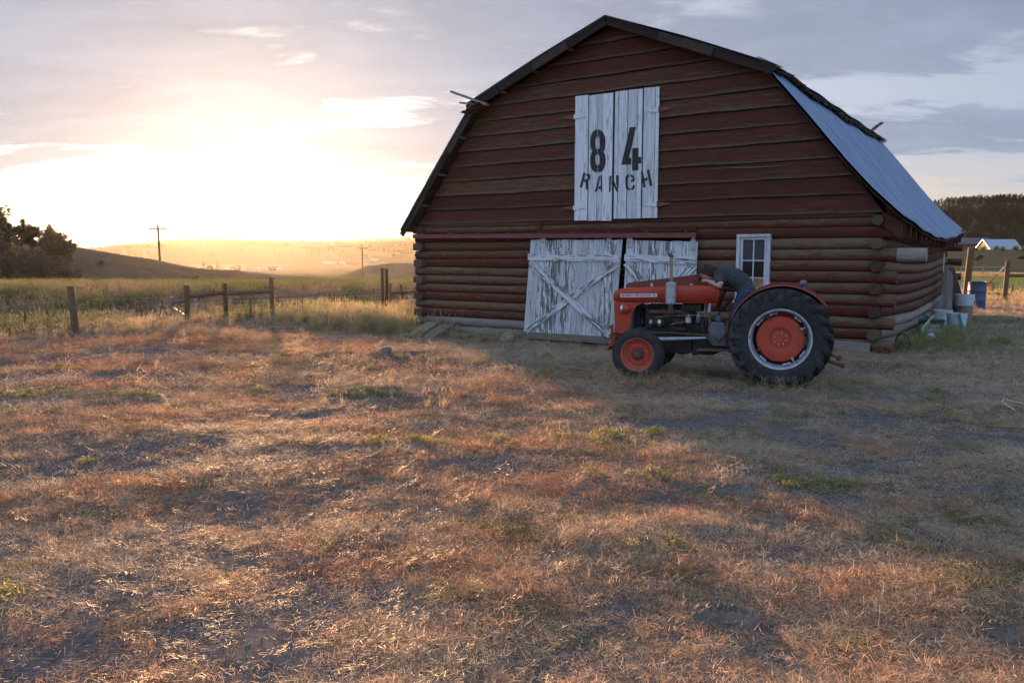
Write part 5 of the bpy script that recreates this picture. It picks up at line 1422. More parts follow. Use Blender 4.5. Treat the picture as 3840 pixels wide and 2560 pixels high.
    t = pick([(.17, .19, .07), (.24, .25, .08), (.34, .31, .11)], RNG.random(len(x)), .4); s = RNG.uniform(.4, 1.0, len(x)) * (1 + .03 * np.maximum(y - 6, 0))
    instancer('green_weeds', src, np.stack([x, y, zg(x, y)], 1), rots(len(x), .15), np.stack([s, s, s], 1), RNG.integers(0, 3, len(x)), t)
    # --- tall grass with seed heads: left barn corner, fence line, foot of the walls
    src = [unlinked('s', tuft(40, .10, .18, .42, .0055, .05, .5, .2, .9, 90 + q, 4, 7), g) for q in range(4)]
    xs, ys, ss, gg = [], [], [], []
    def blob(cx, cy, rx, ry, n, s0, s1, green, ang=0):
        a = RNG.normal(0, 1, n) * rx; b_ = RNG.normal(0, 1, n) * ry
        xs.append(cx + a * math.cos(ang) - b_ * math.sin(ang)); ys.append(cy + a * math.sin(ang) + b_ * math.cos(ang)); ss.append(RNG.uniform(s0, s1, n)); gg.append(np.clip(RNG.normal(green, .2, n), 0, 1))
    fx_, fy_ = from_barn(-11.6, .2); blob(fx_, fy_, 1.2, .6, 420, .6, 1.2, .55, R(-34))
    fx_, fy_ = from_barn(-12.6, .5); blob(fx_, fy_, 1.6, .7, 330, .45, .95, .40, R(-34))
    fx_, fy_ = from_barn(-10.9, 1.8); blob(fx_, fy_, .3, 1.5, 120, .7, 1.1, .5, R(-34))
    for _ in range(170):                                   # along the fence
        u = RNG.random(); cx = -11.5 + u * 8; cy = float(fence_y(np.array([cx]))[0]) + RNG.normal(.4, .9); blob(cx, cy, .5, .4, 6, .25, .6, .35)
    for _ in range(60):                                     # foot of the front wall
        q = RNG.uniform(-10.2, -7.0); fx_, fy_ = from_barn(q, -RNG.uniform(.15, 1.0)); blob(fx_, fy_, .12, .12, 3, .3, .62, .3)
    for _ in range(24):
        q = RNG.uniform(-6.8, .3); fx_, fy_ = from_barn(q, -RNG.uniform(.2, .5)); blob(fx_, fy_, .15, .06, 3, .18, .40, .6)
    for (cx, cy) in ((1.65, 10.85), (1.95, 10.9), (3.3, 10.2), (3.75, 10.15), (1.5, 11.0), (4.1, 10.1), (2.6, 11.2), (2.9, 11.6)): blob(cx, cy, .22, .12, 12, .2, .42, .6)
    for (cx, cy) in ((-2.75, 12.9), (-2.3, 12.6), (-3.5, 13.4), (-1.7, 10.2), (-2.0, 9.0), (-.9, 8.9), (-6.4, 15.2), (-5.4, 15.6)): blob(cx, cy, .12, .1, 2, .35, .6, .1)
    # right: rank green growth round the buckets
    for _ in range(150):
        bx_ = .2 + abs(RNG.normal(0, .6)); by_ = RNG.uniform(.6, 4.4); fx_, fy_ = from_barn(bx_, by_); blob(fx_, fy_, .15, .15, 5, .2, .55, .9)
    for _ in range(120):
        bx_ = RNG.uniform(.5, 3.0); by_ = RNG.uniform(1.2, 8.5); fx_, fy_ = from_barn(bx_, by_); blob(fx_, fy_, .2, .2, 4, .18, .42, .8)
    for _ in range(110):
        cx = RNG.uniform(13.5, 22); cy = RNG.uniform(22, 30); blob(cx, cy, .5, .5, 4, .3, .75, .15)
    x, y, s, gr_ = [np.concatenate(q) for q in (xs, ys, ss, gg)]
    k = ~in_barn(x, y, .0); x, y, s, gr_ = x[k], y[k], s[k], gr_[k]
    t = pick(STRAW[:4], RNG.random(len(x)) * .8, .3) * (1 - gr_[:, None]) + pick([(.10, .17, .05), (.17, .22, .06), (.24, .25, .07)], RNG.random(len(x)), .4) * gr_[:, None]
    instancer('tall_grass', src, np.stack([x, y, zg(x, y) - .01], 1), rots(len(x), .12), np.stack([s, s, s], 1), RNG.integers(0, 4, len(x)), t)
    print('tall', len(x))
    # --- hollow and bank beyond the fence, pasture on the right
    src = [unlinked('b', tuft(46, .28, .22, .55, .013, .05, .7, .2, .9, 120 + q, 3, 5), g) for q in range(4)]
    x, y = scatter_area(-42, 8, 14, 47, 20, lambda x, y: in_view(x, y, 2) & (y > fence_y(x) + .3) & (x - .15 * y < 8) & ~in_barn(x, y, .5))
    m_ = fbm(x * .33, y * .24, 101, 3); crest = sstep(y, 36.5, 38.5)
    keep = RNG.random(len(x)) < .28 + .72 * np.maximum(sstep(m_, .42, .6), crest); x, y, m_, crest = x[keep], y[keep], m_[keep], crest[keep]
    t1 = pick([(.25, .195, .15), (.22, .18, .12), (.16, .15, .075), (.09, .105, .04)], np.clip((m_ - .5) * 4.2 + .5 + RNG.normal(0, .16, len(x)), 0, 1), .4)
    t2 = pick([(.21, .18, .07), (.13, .14, .045), (.10, .115, .04)], RNG.random(len(x)), .3)
    t = t1 * (1 - crest[:, None]) + t2 * crest[:, None]
    s = RNG.uniform(.6, 1.1, len(x)) * np.where(crest > .5, .5, .8)
    instancer('bank_grass', src, np.stack([x, y, zg(x, y) - .02], 1), rots(len(x), .12), np.stack([s, s, s], 1), RNG.integers(0, 4, len(x)), t)
    print('bank', len(x))
    src = [unlinked('p', tuft(46, .5, .12, .30, .02, .05, .7, .2, .9, 130 + q, 2, 2), g) for q in range(3)]
    x, y = scatter_area(12, 75, 26, 110, 3.2, lambda x, y: (x - .50 * y > 0) & (x < .72 * y + 2) & ~in_barn(x, y, .5))
    f = sstep(y, 38, 48) * (1 - sstep(y, 85, 100))
    t = pick([(.35, .28, .14), (.42, .30, .14)], RNG.random(len(x)), .3) * (1 - f[:, None]) + pick([(.10, .16, .05), (.14, .18, .06)], RNG.random(len(x)), .3) * f[:, None]
    s = RNG.uniform(.5, .95, len(x))
    instancer('pasture_grass', src, np.stack([x, y, zg(x, y) - .02], 1), rots(len(x), .12), np.stack([s, s, s], 1), RNG.integers(0, 3, len(x)), t)
grass()

# ------------------------------------------------------------------ hills and far country
def sheet(name, X, Y, Z, mat):
    mb = MB(); n, m = X.shape
    mb.v = list(map(tuple, np.stack([X.ravel(), Y.ravel(), Z.ravel()], 1))); idx = np.arange(n * m).reshape(n, m)
    mb.f = list(map(tuple, np.stack([idx[:-1, :-1].ravel(), idx[:-1, 1:].ravel(), idx[1:, 1:].ravel(), idx[1:, :-1].ravel()], 1).tolist()))
    mb.t = [0.5] * (n * m); mb.g = mb.v
    o = mb.build(name, mat, None, None, 0, 0, False)
    o.data.polygons.foreach_set('use_smooth', [True] * len(o.data.polygons)); tag(o, kind='structure'); return o

def left_hill_z(x, y):
    h = np.interp(x, [-200, -120, -70, -62, -57.5, -55, -50.5, -46, -42.5, -38, -30], [12, 9.0, 6.6, 5.2, 4.0, 3.45, 2.6, 1.5, .75, .2, 0])
    h = h + (fbm(x * .25, y * .12, 201, 3) - .5) * .7 * np.clip(h, 0, 1)
    y0 = np.interp(x, [-68, -46], [66, 100])
    f = np.clip((y - y0) / (110 - y0), 0, 1) ** 1.2 * (1 - .6 * sstep(y, 112, 170))
    return zbase(x, y) - .15 + h * f
def hills():
    X, Y = np.meshgrid(np.linspace(-170, -28, 110), np.linspace(58, 180, 70))
    sheet('hill', X, Y, left_hill_z(X, Y), M['hillside_grass'])
    # low mesa to the left of the barn
    X, Y = np.meshgrid(np.linspace(-95, 20, 60), np.linspace(360, 520, 40))
    h = np.interp(X, [-95, -84, -72, -60, 0, 20], [0, 1.5, 6.2, 7.4, 7.4, 7.0]) * sstep(Y, 365, 400)
    sheet('mesa', X, Y, zbase(X, Y) - .5 + h + (fbm(X * .1, Y * .1, 5, 3) - .5) * .5, M['hillside_grass'])
    # forested ridge across the valley
    X, Y = np.meshgrid(np.linspace(-1900, 500, 160), np.linspace(1350, 2100, 50))
    top = np.interp(X / 1750, [-1.1, -.54, -.47, -.40, -.31, -.23, -.12, .3], [12, 14, 15, 21, 24, 27, 33, 36])
    Zr = -16 + (top + 16) * sstep(Y, 1350, 1750) * (.93 + .14 * fbm(X * .004, Y * .004, 7, 4)) - 20 * sstep(Y, 1850, 2300)
    sheet('forest_ridge', X, Y, Zr, M['forest_floor'])
    # bluish mountain beyond
    X, Y = np.meshgrid(np.linspace(-2600, 220, 90), np.linspace(2150, 2560, 20))
    top = np.interp(X / 2350, [-1.09, -.54, -.48, -.42, -.38, -.30, -.1, .1], [5, 18, 34, 47, 50, 44, 28, 8])
    sheet('mountain', X, Y, -20 + (top + 20) * sstep(Y, 2150, 2350) * (.96 + .08 * fbm(X * .002, Y * .002, 9, 4)) - 30 * sstep(Y, 2420, 2560), M['forest_floor'])
    # wooded hill on the right
    X, Y = np.meshgrid(np.linspace(250, 1250, 120), np.linspace(560, 1400, 70))
    Z = right_hill_z(X, Y)
    sheet('wooded_hill', X, Y, Z, M['far_rock'])
def right_hill_z(X, Y):
    top = np.interp(X / 950, [.3, .42, .50, .545, .57, .60, .645, .70, .9, 1.3], [10, 30, 50, 59, 62, 63, 58, 55, 62, 40])
    return -7 + (top + 7) * sstep(Y, 570, 950) ** .8 * (.94 + .12 * fbm(X * .012, Y * .012, 15, 4)) - 30 * sstep(Y, 980, 1400)
hills()

def conifer_mb(seed, h=1.0, n=150, spread=.22, gap=.25):
    rr = random.Random(seed); mb = MB()
    mb.tube([(0, 0, -.05), (0, 0, .5), (0, 0, .97)], [.018, .012, .003], 5, .2)
    for _ in range(n):
        t = rr.random() ** .8; z = .14 + .84 * t
        if math.sin(z * 31 + seed) > 1 - gap * 2: continue
        r = spread * (1 - t) ** .75 * rr.uniform(.25, 1.1) + .012; a = rr.uniform(0, 2 * PI)
        c = Vector((r * math.cos(a), r * math.sin(a), z - r * .2)); o = Vector((math.cos(a), math.sin(a), rr.uniform(-.5, .3))).normalized(); q = Vector((-o.y, o.x, rr.uniform(-.5, .5))).normalized()
        L = rr.uniform(.04, .085); mb.add([c - o * L, c + q * L * .55, c + o * L, c - q * L * .55], [(0, 1, 2, 3)], rr.random())
    return mb
def forests():
    src = [unlinked('c', conifer_mb(300 + q, 1, 230, .32 + .04 * (q % 3), .06), M['needle']) for q in range(4)]
    # right hill
    x = RNG.uniform(380, 1200, 14000); y = RNG.uniform(600, 985, 14000); k = (x / y > .5) & (x / y < .98); x, y = x[k], y[k]
    z = right_hill_z(x, y); hh = (z + 7) / 70
    rock = sstep(hh, .72, .82) * (1 - sstep(hh, .90, .95)) * (fbm(x * .02, y * .02, 55, 2) > .36)
    p = np.clip(1 - .93 * rock, 0, 1); k = RNG.random(len(x)) < p; x, y, z, hh = x[k], y[k], z[k], hh[k]
    s = RNG.uniform(5.5, 11, len(x)) * np.where(hh > .9, .95, 1)
    t = pick([(.026, .034, .021), (.040, .050, .023), (.085, .085, .034)], np.clip(1.15 - hh * 1.5 + RNG.normal(0, .18, len(x)), 0, 1), .5)
    instancer('hill_forest', src, np.stack([x, y, z - .3], 1), rots(len(x), .03), np.stack([s, s, s], 1), RNG.integers(0, 4, len(x)), t)
    # far ridge
    src = [unlinked('c', conifer_mb(320 + q, 1, 60, .22), M['needle']) for q in range(3)]
    x = RNG.uniform(-1300, 60, 11000); y = RNG.uniform(1480, 1790, 11000)
    top = np.interp(x / 1750, [-1.1, -.54, -.47, -.40, -.31, -.23, -.12, .3], [12, 14, 15, 21, 24, 27, 33, 36])
    z = -16 + (top + 16) * sstep(y, 1350, 1750) * (.93 + .14 * fbm(x * .004, y * .004, 7, 4))
    k = RNG.random(len(x)) < np.clip((y - 1480) / 250, .12, 1) * (fbm(x * .01, y * .01, 61, 3) > .36); x, y, z = x[k], y[k], z[k]
    s = RNG.uniform(5, 10, len(x)) * np.where(y > 1690, RNG.uniform(.8, 1.5, len(x)), 1); t = pick([(.025, .03, .015), (.05, .045, .02)], RNG.random(len(x)), .4)
    instancer('ridge_forest', src, np.stack([x, y, z - .5], 1), rots(len(x), .03), np.stack([s * 1.3, s * 1.3, s], 1), RNG.integers(0, 3, len(x)), t)
forests()

# ------------------------------------------------------------------ trees and bushes
def leaf_cloud(mb, clumps, n, size, rr):
    for _ in range(n):
        c, r = rr.choice(clumps)
        while True:
            d = Vector((rr.uniform(-1, 1), rr.uniform(-1, 1), rr.uniform(-1, 1)))
            if d.length < 1: break
        p = Vector(c) + Vector((d.x * r[0], d.y * r[1], d.z * r[2]))
        u = Vector((rr.gauss(0, 1), rr.gauss(0, 1), rr.gauss(0, 1))).normalized(); v = u.cross(Vector((rr.gauss(0, 1), rr.gauss(0, 1), rr.gauss(0, 1)))).normalized()
        L = size * rr.uniform(.5, 1.2); W = L * rr.uniform(.35, .7)
        mb.add([p - u * L, p + v * W, p + u * L, p - v * W], [(0, 1, 2, 3)], rr.random())
def scrub_tree(name, label, cat, x, y, z, h, w, seed, mat, n=900, group=None, size=.16, trunkfrac=.25, bare=0):
    rr = random.Random(seed); t = thing(name, label, cat, (x, y, z), 0, group)
    tr = MB(); cl = []
    lean = rr.uniform(-.12, .12)
    tr.tube([(0, 0, -.3), (lean * h * .3, 0, h * .3), (lean * h * .7, .02 * h, h * .6), (lean * h, 0, h * .88)], [w * .045 + .03, w * .035 + .02, w * .02 + .015, .012], 7)
    nb = max(9, int(w * 6))
    for k in range(nb):
        a = 2 * PI * k / nb + rr.uniform(-.4, .4); z0 = h * rr.uniform(trunkfrac, .7); rad = w / 2 * rr.uniform(.45, .95) * (1 - .45 * (z0 / h))
        e = Vector((rad * math.cos(a) + lean * z0, rad * math.sin(a), z0 + h * rr.uniform(.08, .25)))
        tr.tube([(lean * z0, 0, z0), Vector((lean * z0, 0, z0)).lerp(e, .55) + Vector((0, 0, .05 * h)), e], [.035, .022, .008], 5)
        cl.append((e, (w * rr.uniform(.13, .24), w * rr.uniform(.13, .24), h * rr.uniform(.08, .16))))
        if rr.random() < .6: cl.append((e * .6 + Vector((0, 0, h * .25)), (w * .15, w * .15, h * .10)))
    cl.append(((lean * h, 0, h * .88), (w * .15, w * .15, h * .12))); cl.append(((lean * h * .8, 0, h * .7), (w * .25, w * .25, h * .12)))
    for k in range(bare):
        a = rr.uniform(0, 2 * PI); tr.tube([(lean * h * .6, 0, h * .6), (lean * h + .25 * math.cos(a), .25 * math.sin(a), h * 1.0), (lean * h + .35 * math.cos(a), .35 * math.sin(a), h * rr.uniform(1.08, 1.2))], [.03, .015, .006], 4)
    tr.build('trunk', M['bark'], t)
    cr = MB(); leaf_cloud(cr, cl, n, size, rr); cr.build('crown', mat, t, None, 0, 0, False)
    return t
def bush(name, label, cat, x, y, z, h, w, seed, mat, n=260, group=None, size=.12):
    rr = random.Random(seed); mb = MB(); cl = []
    for k in range(7): a = rr.uniform(0, 2 * PI); r = w * .3 * rr.random(); cl.append(((r * math.cos(a), r * math.sin(a), h * rr.uniform(.25, .6)), (w * rr.uniform(.18, .32), w * rr.uniform(.18, .32), h * rr.uniform(.25, .42))))
    leaf_cloud(mb, cl, n, size, rr)
    for k in range(6): a = rr.uniform(0, 2 * PI); mb.tube([(0, 0, -.05), (w * .2 * math.cos(a), w * .2 * math.sin(a), h * .5)], [.02, .006], 4, .2)
    o = mb.build(name, mat, None, None, 0, 0, False); o.location = (x, y, z); tag(o, label, cat, group); return o

def vegetation():
    def hx(u, D): return (u - 1176) / 1840.0 * D
    hz = lambda x, y: float(left_hill_z(np.array([x]), np.array([y]))[0])
    def top(v, D): return 1.7 + (585 - v) / 1840.0 * D
    spec = [('pine_tree', 'tall dark pine at the left edge of the photo, on the hill', 'tree', 4, 100, 474, 3.2, 'leaf_dark', 2000, 0),
            ('scrub_tree', 'dark bushy tree on the hill, just right of the edge pine', 'tree', 24, 102, 512, 2.6, 'leaf_dark', 1900, 0),
            ('scrub_tree', 'narrow pointed dark tree on the left hill', 'tree', 51, 103, 504, 1.7, 'leaf_dark', 1300, 1),
            ('scrub_tree', 'dark hill tree with bare twigs poking above its crown', 'tree', 76, 104, 516, 2.2, 'leaf_dark', 1700, 4),
            ('scrub_tree', 'thin dark tree standing in a gap on the hill', 'tree', 97, 106, 520, 1.2, 'leaf_dark', 420, 2),
            ('scrub_tree', 'broad round tree with sunlit gaps at the right of the hill grove', 'tree', 127, 100, 516, 3.4, 'leaf_dark', 2600, 1),
            ('scrub_tree', 'low sloping tree at the end of the hill grove', 'tree', 150, 99, 546, 2.4, 'leaf_dark', 1700, 0),
            ('scrub_tree', 'tiny lone tree silhouetted on the hill crest past the grove', 'tree', 171, 110, 558, 1.0, 'leaf_dark', 200, 2)]
    for i, (nm, lab, cat, u, D, v, w, mat, n, bare) in enumerate(spec):
        x = hx(u, D); z = hz(x, D); scrub_tree(nm, lab, cat, x, D, z, max(1.2, top(v, D) - z), w, 400 + i, M[mat], n, 'trees on the left hill', .19, .04, bare)
    br = [('large brown brush thicket under the hill trees, at the left', 20, 92, 5.2, 6.0), ('brown brush thicket in the middle below the hill trees', 58, 91, 4.6, 5.6), ('brown brush thicket below the round hill tree', 98, 91, 4.0, 5.2), ('tall brush at the right end of the hill thicket', 142, 94, 3.6, 4.4), ('low brush beside the bare hill slope', 128, 88, 1.9, 3.2)]
    for i, (lab, u, D, h, w) in enumerate(br):
        x = hx(u, D); bush('brush', lab, 'brush', x, D, hz(x, D) - .1, h, w, 430 + i, M['leaf_olive'], 1900, 'brush below the hill trees', .15)
    sm = [('dark round shrub at the left edge below the hill thicket', 4, 76, 2.0, 3.2), ('small grey-green shrub near the left edge on the hill', 24, 80, 1.5, 2.4), ('wide low shrub on the bare hill slope', 84, 80, .9, 2.2), ('small shrub low on the hill slope just above the bank grass', 46, 72, .9, 1.3), ('tiny shrub on the hill skyline beside the leaning stick', 230, 106, .8, 1.4), ('dark lone bush at the foot of the left utility pole', 381, 128, 1.0, 1.9)]
    for i, (lab, u, D, h, w) in enumerate(sm):
        x = hx(u, D); bush('shrub', lab, 'shrub', x, D, hz(x, D) if u < 300 else gz(x, D) + .3, h, w, 450 + i, M['leaf_bush'], 320, 'shrubs on the left hill', .11)
    st = MB(); x = hx(228, 106); z = hz(x, 106); st.tube([(0, 0, 0), (.35, 0, .75)], [.06, .04], 6); o = st.build('stump', M['bark']); o.location = (x, 106, z); tag(o, 'dead stick leaning on the hill skyline', 'dead wood')
    for i, (u, lab) in enumerate(((157, 'short dark post on the hill slope, left of a pair'), (161, 'short dark post on the hill slope, right of a pair'))):
        x = hx(u, 84); st = MB(); st.tube([(0, 0, -.1), (.02, 0, .95)], [.07, .06], 7); o = st.build('hill_post', M['bark']); o.location = (x, 84, hz(x, 84)); tag(o, lab, 'post', 'posts on the hill slope')
    # bushes just behind the bank crest
    cb = [('dark bush behind the bank, left of the right utility pole', 736, 75, 1.0, 1.6), ('small dark bush beyond the bank, midway between fence and barn', 762, 80, .9, 1.2), ('low bush on the bank crest left of the right utility pole', 790, 62, .55, 1.5), ('green bush on the bank crest in line with the right utility pole', 821, 58, .8, 1.7), ('dark green bush on the bank crest right of the utility pole', 858, 58, .85, 1.7), ('low bush on the bank crest beside the barn corner', 905, 60, .7, 1.6), ('pale sage clump in the bank grass above the brace fence', 463, 47, .7, 1.5)]
    for i, (lab, u, D, h, w) in enumerate(cb):
        x = hx(u, D); bush('bush', lab, 'bush', x, D, gz(x, D) + (.3 if D > 70 else -.02), h, w, 470 + i, M['leaf_bush'], 240, 'bushes along the bank', .10)
    # shrubs on the grassy rise at the right
    rs = [(2208, 276, 'shrub on the right-hand rise, nearest the barn roof'), (2236, 262, 'shrub on the rise directly behind the tall gate post'), (2257, 275, 'dark shrub on the rise, left of the white-roofed house'), (2285, 280, 'dark shrub just below the white-roofed house'), (2301, 248, 'round shrub on the open rise below the house'), (2330, 268, 'wide shrub below the right end of the house roof'), (2349, 262, 'shrub at the right edge below the house'), (2244, 168, 'yellow-green shrub low on the rise beside the tall post'), (2252, 190, 'small yellow-green shrub midway up the rise'), (2346, 188, 'yellow-green shrub at the right edge, halfway up the rise')]
    for i, (u, D, lab) in enumerate(rs):
        x = hx(u, D); bush('shrub', lab, 'shrub', x, D, gz(x, D) - .05, 2.2 if D > 200 else 1.3, 3.0 if D > 200 else 2.0, 490 + i, M['leaf_bush'], 260, 'shrubs on the right rise', .22)
    # farmstead trees in the valley
    for i, (nm, lab, u, h, w) in enumerate((('conifer', 'taller hazy conifer at the valley farm', 466, 10.5, 6), ('conifer', 'slimmer hazy conifer at the valley farm', 498, 10, 4.6), ('farm_tree', 'round hazy tree between the two valley conifers', 480, 6.5, 8), ('farm_tree', 'round hazy tree right of the valley conifers', 546, 6.8, 7.5), ('farm_tree', 'low hazy hedge-like tree beside the valley sheds', 530, 3.2, 7))):
        x = hx(u, 850); z = gz(x, 850)
        t = thing(nm, lab, 'tree', (x, 850, z), 0, 'trees at the valley farm')
        if nm == 'conifer':
            m_ = conifer_mb(600 + i, 1, 260, .26, .1); c = m_.build('crown', M['leaf_dark'], t, None, 0, 0, False); c.scale = (h * w / 5, h * w / 5, h * 1.2)
        else:
            m_ = MB(); leaf_cloud(m_, [((0, 0, h * .55), (w * .4, w * .4, h * .35)), ((w * .2, 0, h * .45), (w * .3, w * .3, h * .35)), ((-w * .2, 0, h * .4), (w * .3, w * .3, h * .3))], 320, .8, random.Random(610 + i)); m_.build('crown', M['leaf_dark'], t, None, 0, 0, False)
        q = MB(); q.tube([(0, 0, -.5), (0, 0, h * .5)], [.4, .2], 6); q.build('trunk', M['bark'], t)
vegetation()

# ------------------------------------------------------------------ fences, poles, far buildings
def fences():
    rr = random.Random(12)
    def post(t, x, y, h, r, lean=(0, 0), mat='post', tee=False, ox=0, oy=0):
        z = gz(x, y); mb = MB()
        if tee:
            mb.box((x - .018 - ox, y - .003 - oy, z - .2), (x + .018 - ox, y + .003 - oy, z + h)); mb.box((x - .003 - ox, y + .003 - oy, z - .2), (x + .003 - ox, y + .03 - oy, z + h))
            o = mb.build('steel_post', M['rusty'], t)
        else:
            mb.tube([(x - ox, y - oy, z - .3), (x + lean[0] * .5 - ox, y + lean[1] * .5 - oy, z + h * .5), (x + lean[0] - ox, y + lean[1] - oy, z + h - .012), (x + lean[0] - ox, y + lean[1] - oy, z + h)], [r * 1.04, r, r * .98, r * .9], 14, None, True, .02)
            o = mb.build('post', M[mat], t, 40)
        return o
    def wires(t, pts, zs, vert, ox, oy, r=.0034):
        for zz in zs:
            mb = MB(); P = []
            for (a, b) in zip(pts[:-1], pts[1:]):
                n = 6
                for i in range(n):
                    u = i / n; x = a[0] + (b[0] - a[0]) * u; y = a[1] + (b[1] - a[1]) * u
                    P.append((x - ox, y - oy, gz(a[0], a[1]) * (1 - u) + gz(b[0], b[1]) * u + zz - .02 * math.sin(PI * u) + rr.uniform(-.006, .006)))
            P.append((pts[-1][0] - ox, pts[-1][1] - oy, gz(*pts[-1]) + zz)); mb.tube(P, r, 5, .5); mb.build('wire', M['wire'], t)
        if vert:
            mb = MB()
            for (a, b) in zip(pts[:-1], pts[1:]):
                L = math.hypot(b[0] - a[0], b[1] - a[1]); n = int(L / vert)
                for i in range(1, n):
                    u = i / n; x = a[0] + (b[0] - a[0]) * u - ox; y = a[1] + (b[1] - a[1]) * u - oy; z = gz(a[0], a[1]) * (1 - u) + gz(b[0], b[1]) * u
                    mb.tube([(x, y, z + zs[0]), (x, y, z + zs[-1])], r * .8, 4, .5)
            mb.build('mesh_stay', M['wire'], t)
    # A: near woven-wire fence with the stout corner post, and the H brace
    o = (-9.5, 17.3)
    A = thing('wire_fence', 'woven wire fence with one stout wooden post at the left of the yard', 'fence', (*o, 0))
    post(A, -9.51, 17.29, 1.02, .072, (-.06, 0), ox=o[0], oy=o[1]); post(A, -11.1, 18.1, .55, .02, tee=True, ox=o[0], oy=o[1]); post(A, -12.7, 18.8, .9, .06, ox=o[0], oy=o[1])
    wires(A, [(-14.5, 19.6), (-12.7, 18.8), (-11.1, 18.1), (-9.51, 17.29), (-8.32, 20.38)], (.12, .24, .38, .54, .72), .33, *o)
    o = (-7.5, 21.2)
    B = thing('brace_fence', 'three-post wooden brace fence with a thick log rail, in the sun glare', 'fence', (*o, 0))
    P = [(-8.32, 20.38, 1.0, .062), (-7.62, 21.2, .99, .055), (-6.62, 21.97, 1.12, .057)]
    for (x, y, h, r) in P: post(B, x, y, h, r, (rr.uniform(-.02, .02), 0), ox=o[0], oy=o[1])
    for a, b in zip(P[:-1], P[1:]):
        mb = MB(); mb.tube([(a[0] - o[0], a[1] - o[1], gz(a[0], a[1]) + .70), ((a[0] + b[0]) / 2 - o[0], (a[1] + b[1]) / 2 - o[1], (gz(a[0], a[1]) + gz(b[0], b[1])) / 2 + .715), (b[0] - o[0], b[1] - o[1], gz(b[0], b[1]) + .735)], [.052, .056, .054], 12, None, True, .03); mb.build('rail', M['post'], B, 40)
    wires(B, [(p[0], p[1]) for p in P] + [(-5.6, 22.9), (-4.6, 23.9), (-3.95, 24.6)], (.10, .2, .3, .4, .5, .6), 0, *o, .0042)
    post(B, -7.1, 21.6, .58, .02, tee=True, ox=o[0], oy=o[1]); post(B, -5.95, 22.6, .62, .02, tee=True, ox=o[0], oy=o[1])
    # C: rust-coloured brace behind it
    o = (-9.5, 23.1)
    Cc = thing('old_brace_fence', 'older rust-brown brace fence with two posts behind the log-rail fence', 'fence', (*o, 0))
    post(Cc, -10.0, 23.4, .95, .07, mat='grey_wood', ox=o[0], oy=o[1]); post(Cc, -9.06, 22.78, .92, .06, mat='grey_wood', ox=o[0], oy=o[1]); post(Cc, -10.35, 23.6, .85, .02, tee=True, ox=o[0], oy=o[1])
    mb = MB(); mb.tube([(-10.0 - o[0], 23.4 - o[1], gz(-10, 23.4) + .78), (-9.06 - o[0], 22.78 - o[1], gz(-9.06, 22.78) + .78)], .05, 10); mb.build('rail', M['grey_wood'], Cc, 40)
    mb = MB(); mb.tube([(-9.95 - o[0], 23.35 - o[1], gz(-10, 23.4) + .65), (-9.1 - o[0], 22.8 - o[1], gz(-9.06, 22.78) + .15)], .006, 5); mb.build('brace_wire', M['wire'], Cc)
    # D: double corner post + brace near the barn, T-post line
    o = (-3.93, 24.6)
    D = thing('corner_post', 'pair of tall lashed fence posts standing left of the barn corner', 'fence post', (*o, 0))
    post(D, -4.0, 24.6, 1.30, .055, (.0, 0), ox=o[0], oy=o[1]); post(D, -3.88, 24.62, 1.28, .052, (.015, 0), ox=o[0], oy=o[1])
    o = (-4.2, 27.5)
    E_ = thing('rail_fence', 'short two-post rail fence meeting the left side of the barn', 'fence', (*o, 0))
    post(E_, -4.16, 27.17, .95, .055, ox=o[0], oy=o[1]); post(E_, -3.88, 27.9, .95, .05, ox=o[0], oy=o[1]) ; post(E_, -2.3, 28.6, .95, .055, ox=o[0], oy=o[1])
    mb = MB(); mb.tube([(-4.16 - o[0], 27.17 - o[1], gz(-4.1, 27.2) + .62), (-3.3 - o[0], 28.0 - o[1], gz(-3.3, 28) + .62), (-2.3 - o[0], 28.6 - o[1], gz(-2.3, 28.6) + .64)], .045, 10); mb.build('rail', M['post'], E_, 40)
    o = (-6.5, 26.5)
    G = thing('steel_post_fence', 'thin wire fence on rusty steel posts across the hollow', 'fence', (*o, 0))
    tp = [(-9.0, 22.9), (-8.2, 24.2), (-7.4, 25.2), (-6.6, 26.0), (-5.9, 26.5), (-5.3, 26.9), (-4.7, 27.1), (-4.2, 27.2)]
    for p in tp[1:-1]: post(G, p[0], p[1], .85, .02, tee=True, ox=o[0], oy=o[1])
    wires(G, tp, (.2, .45, .7), 0, *o, .0025)
    # right-hand side
    o = (17.2, 30.07)
    H = thing('gate_post', 'tall stout weathered gate post behind the buckets', 'post', (*o, 0))
    mb = MB(); z = gz(*o); mb.tube([(-.08, 0, z - .3), (-.03, 0, z + 1), (.03, 0, z + 1.97), (.03, 0, z + 2.0)], [.125, .12, .115, .10], 14, None, True, .03); mb.build('post', M['post'], H, 40)
    o = (18.1, 29.2)
    I = thing('right_rail_fence', 'round-post rail fence at the right edge, post rim-lit orange', 'fence', (*o, 0))
    z = gz(*o); mb = MB(); mb.tube([(-.05, 0, z - .3), (0, 0, z + 1.46), (0, 0, z + 1.48)], [.085, .08, .07], 14, None, True, .02); mb.build('post', M['post'], I, 40)
    mb = MB(); mb.tube([(.05, 0, z + .95), (2.4, -.5, z + .95), (4.6, -1.0, z + .93)], .065, 12); mb.build('rail', M['post'], I, 40)
    mb = MB(); mb.tube([(4.6, -1.0, z - .3), (4.6, -1.0, z + 1.4)], .08, 12); mb.build('post', M['post'], I, 40)
    rp = MB(); rp.tube([(-.95, .4, z + .10), (-.30, .1, z + 1.0)], .022, 8); o1 = rp.build('marker_pole', M['red_pole']); o1.location = (*o, 0); tag(o1, 'red and white pole leaning against the rim-lit post', 'pole')
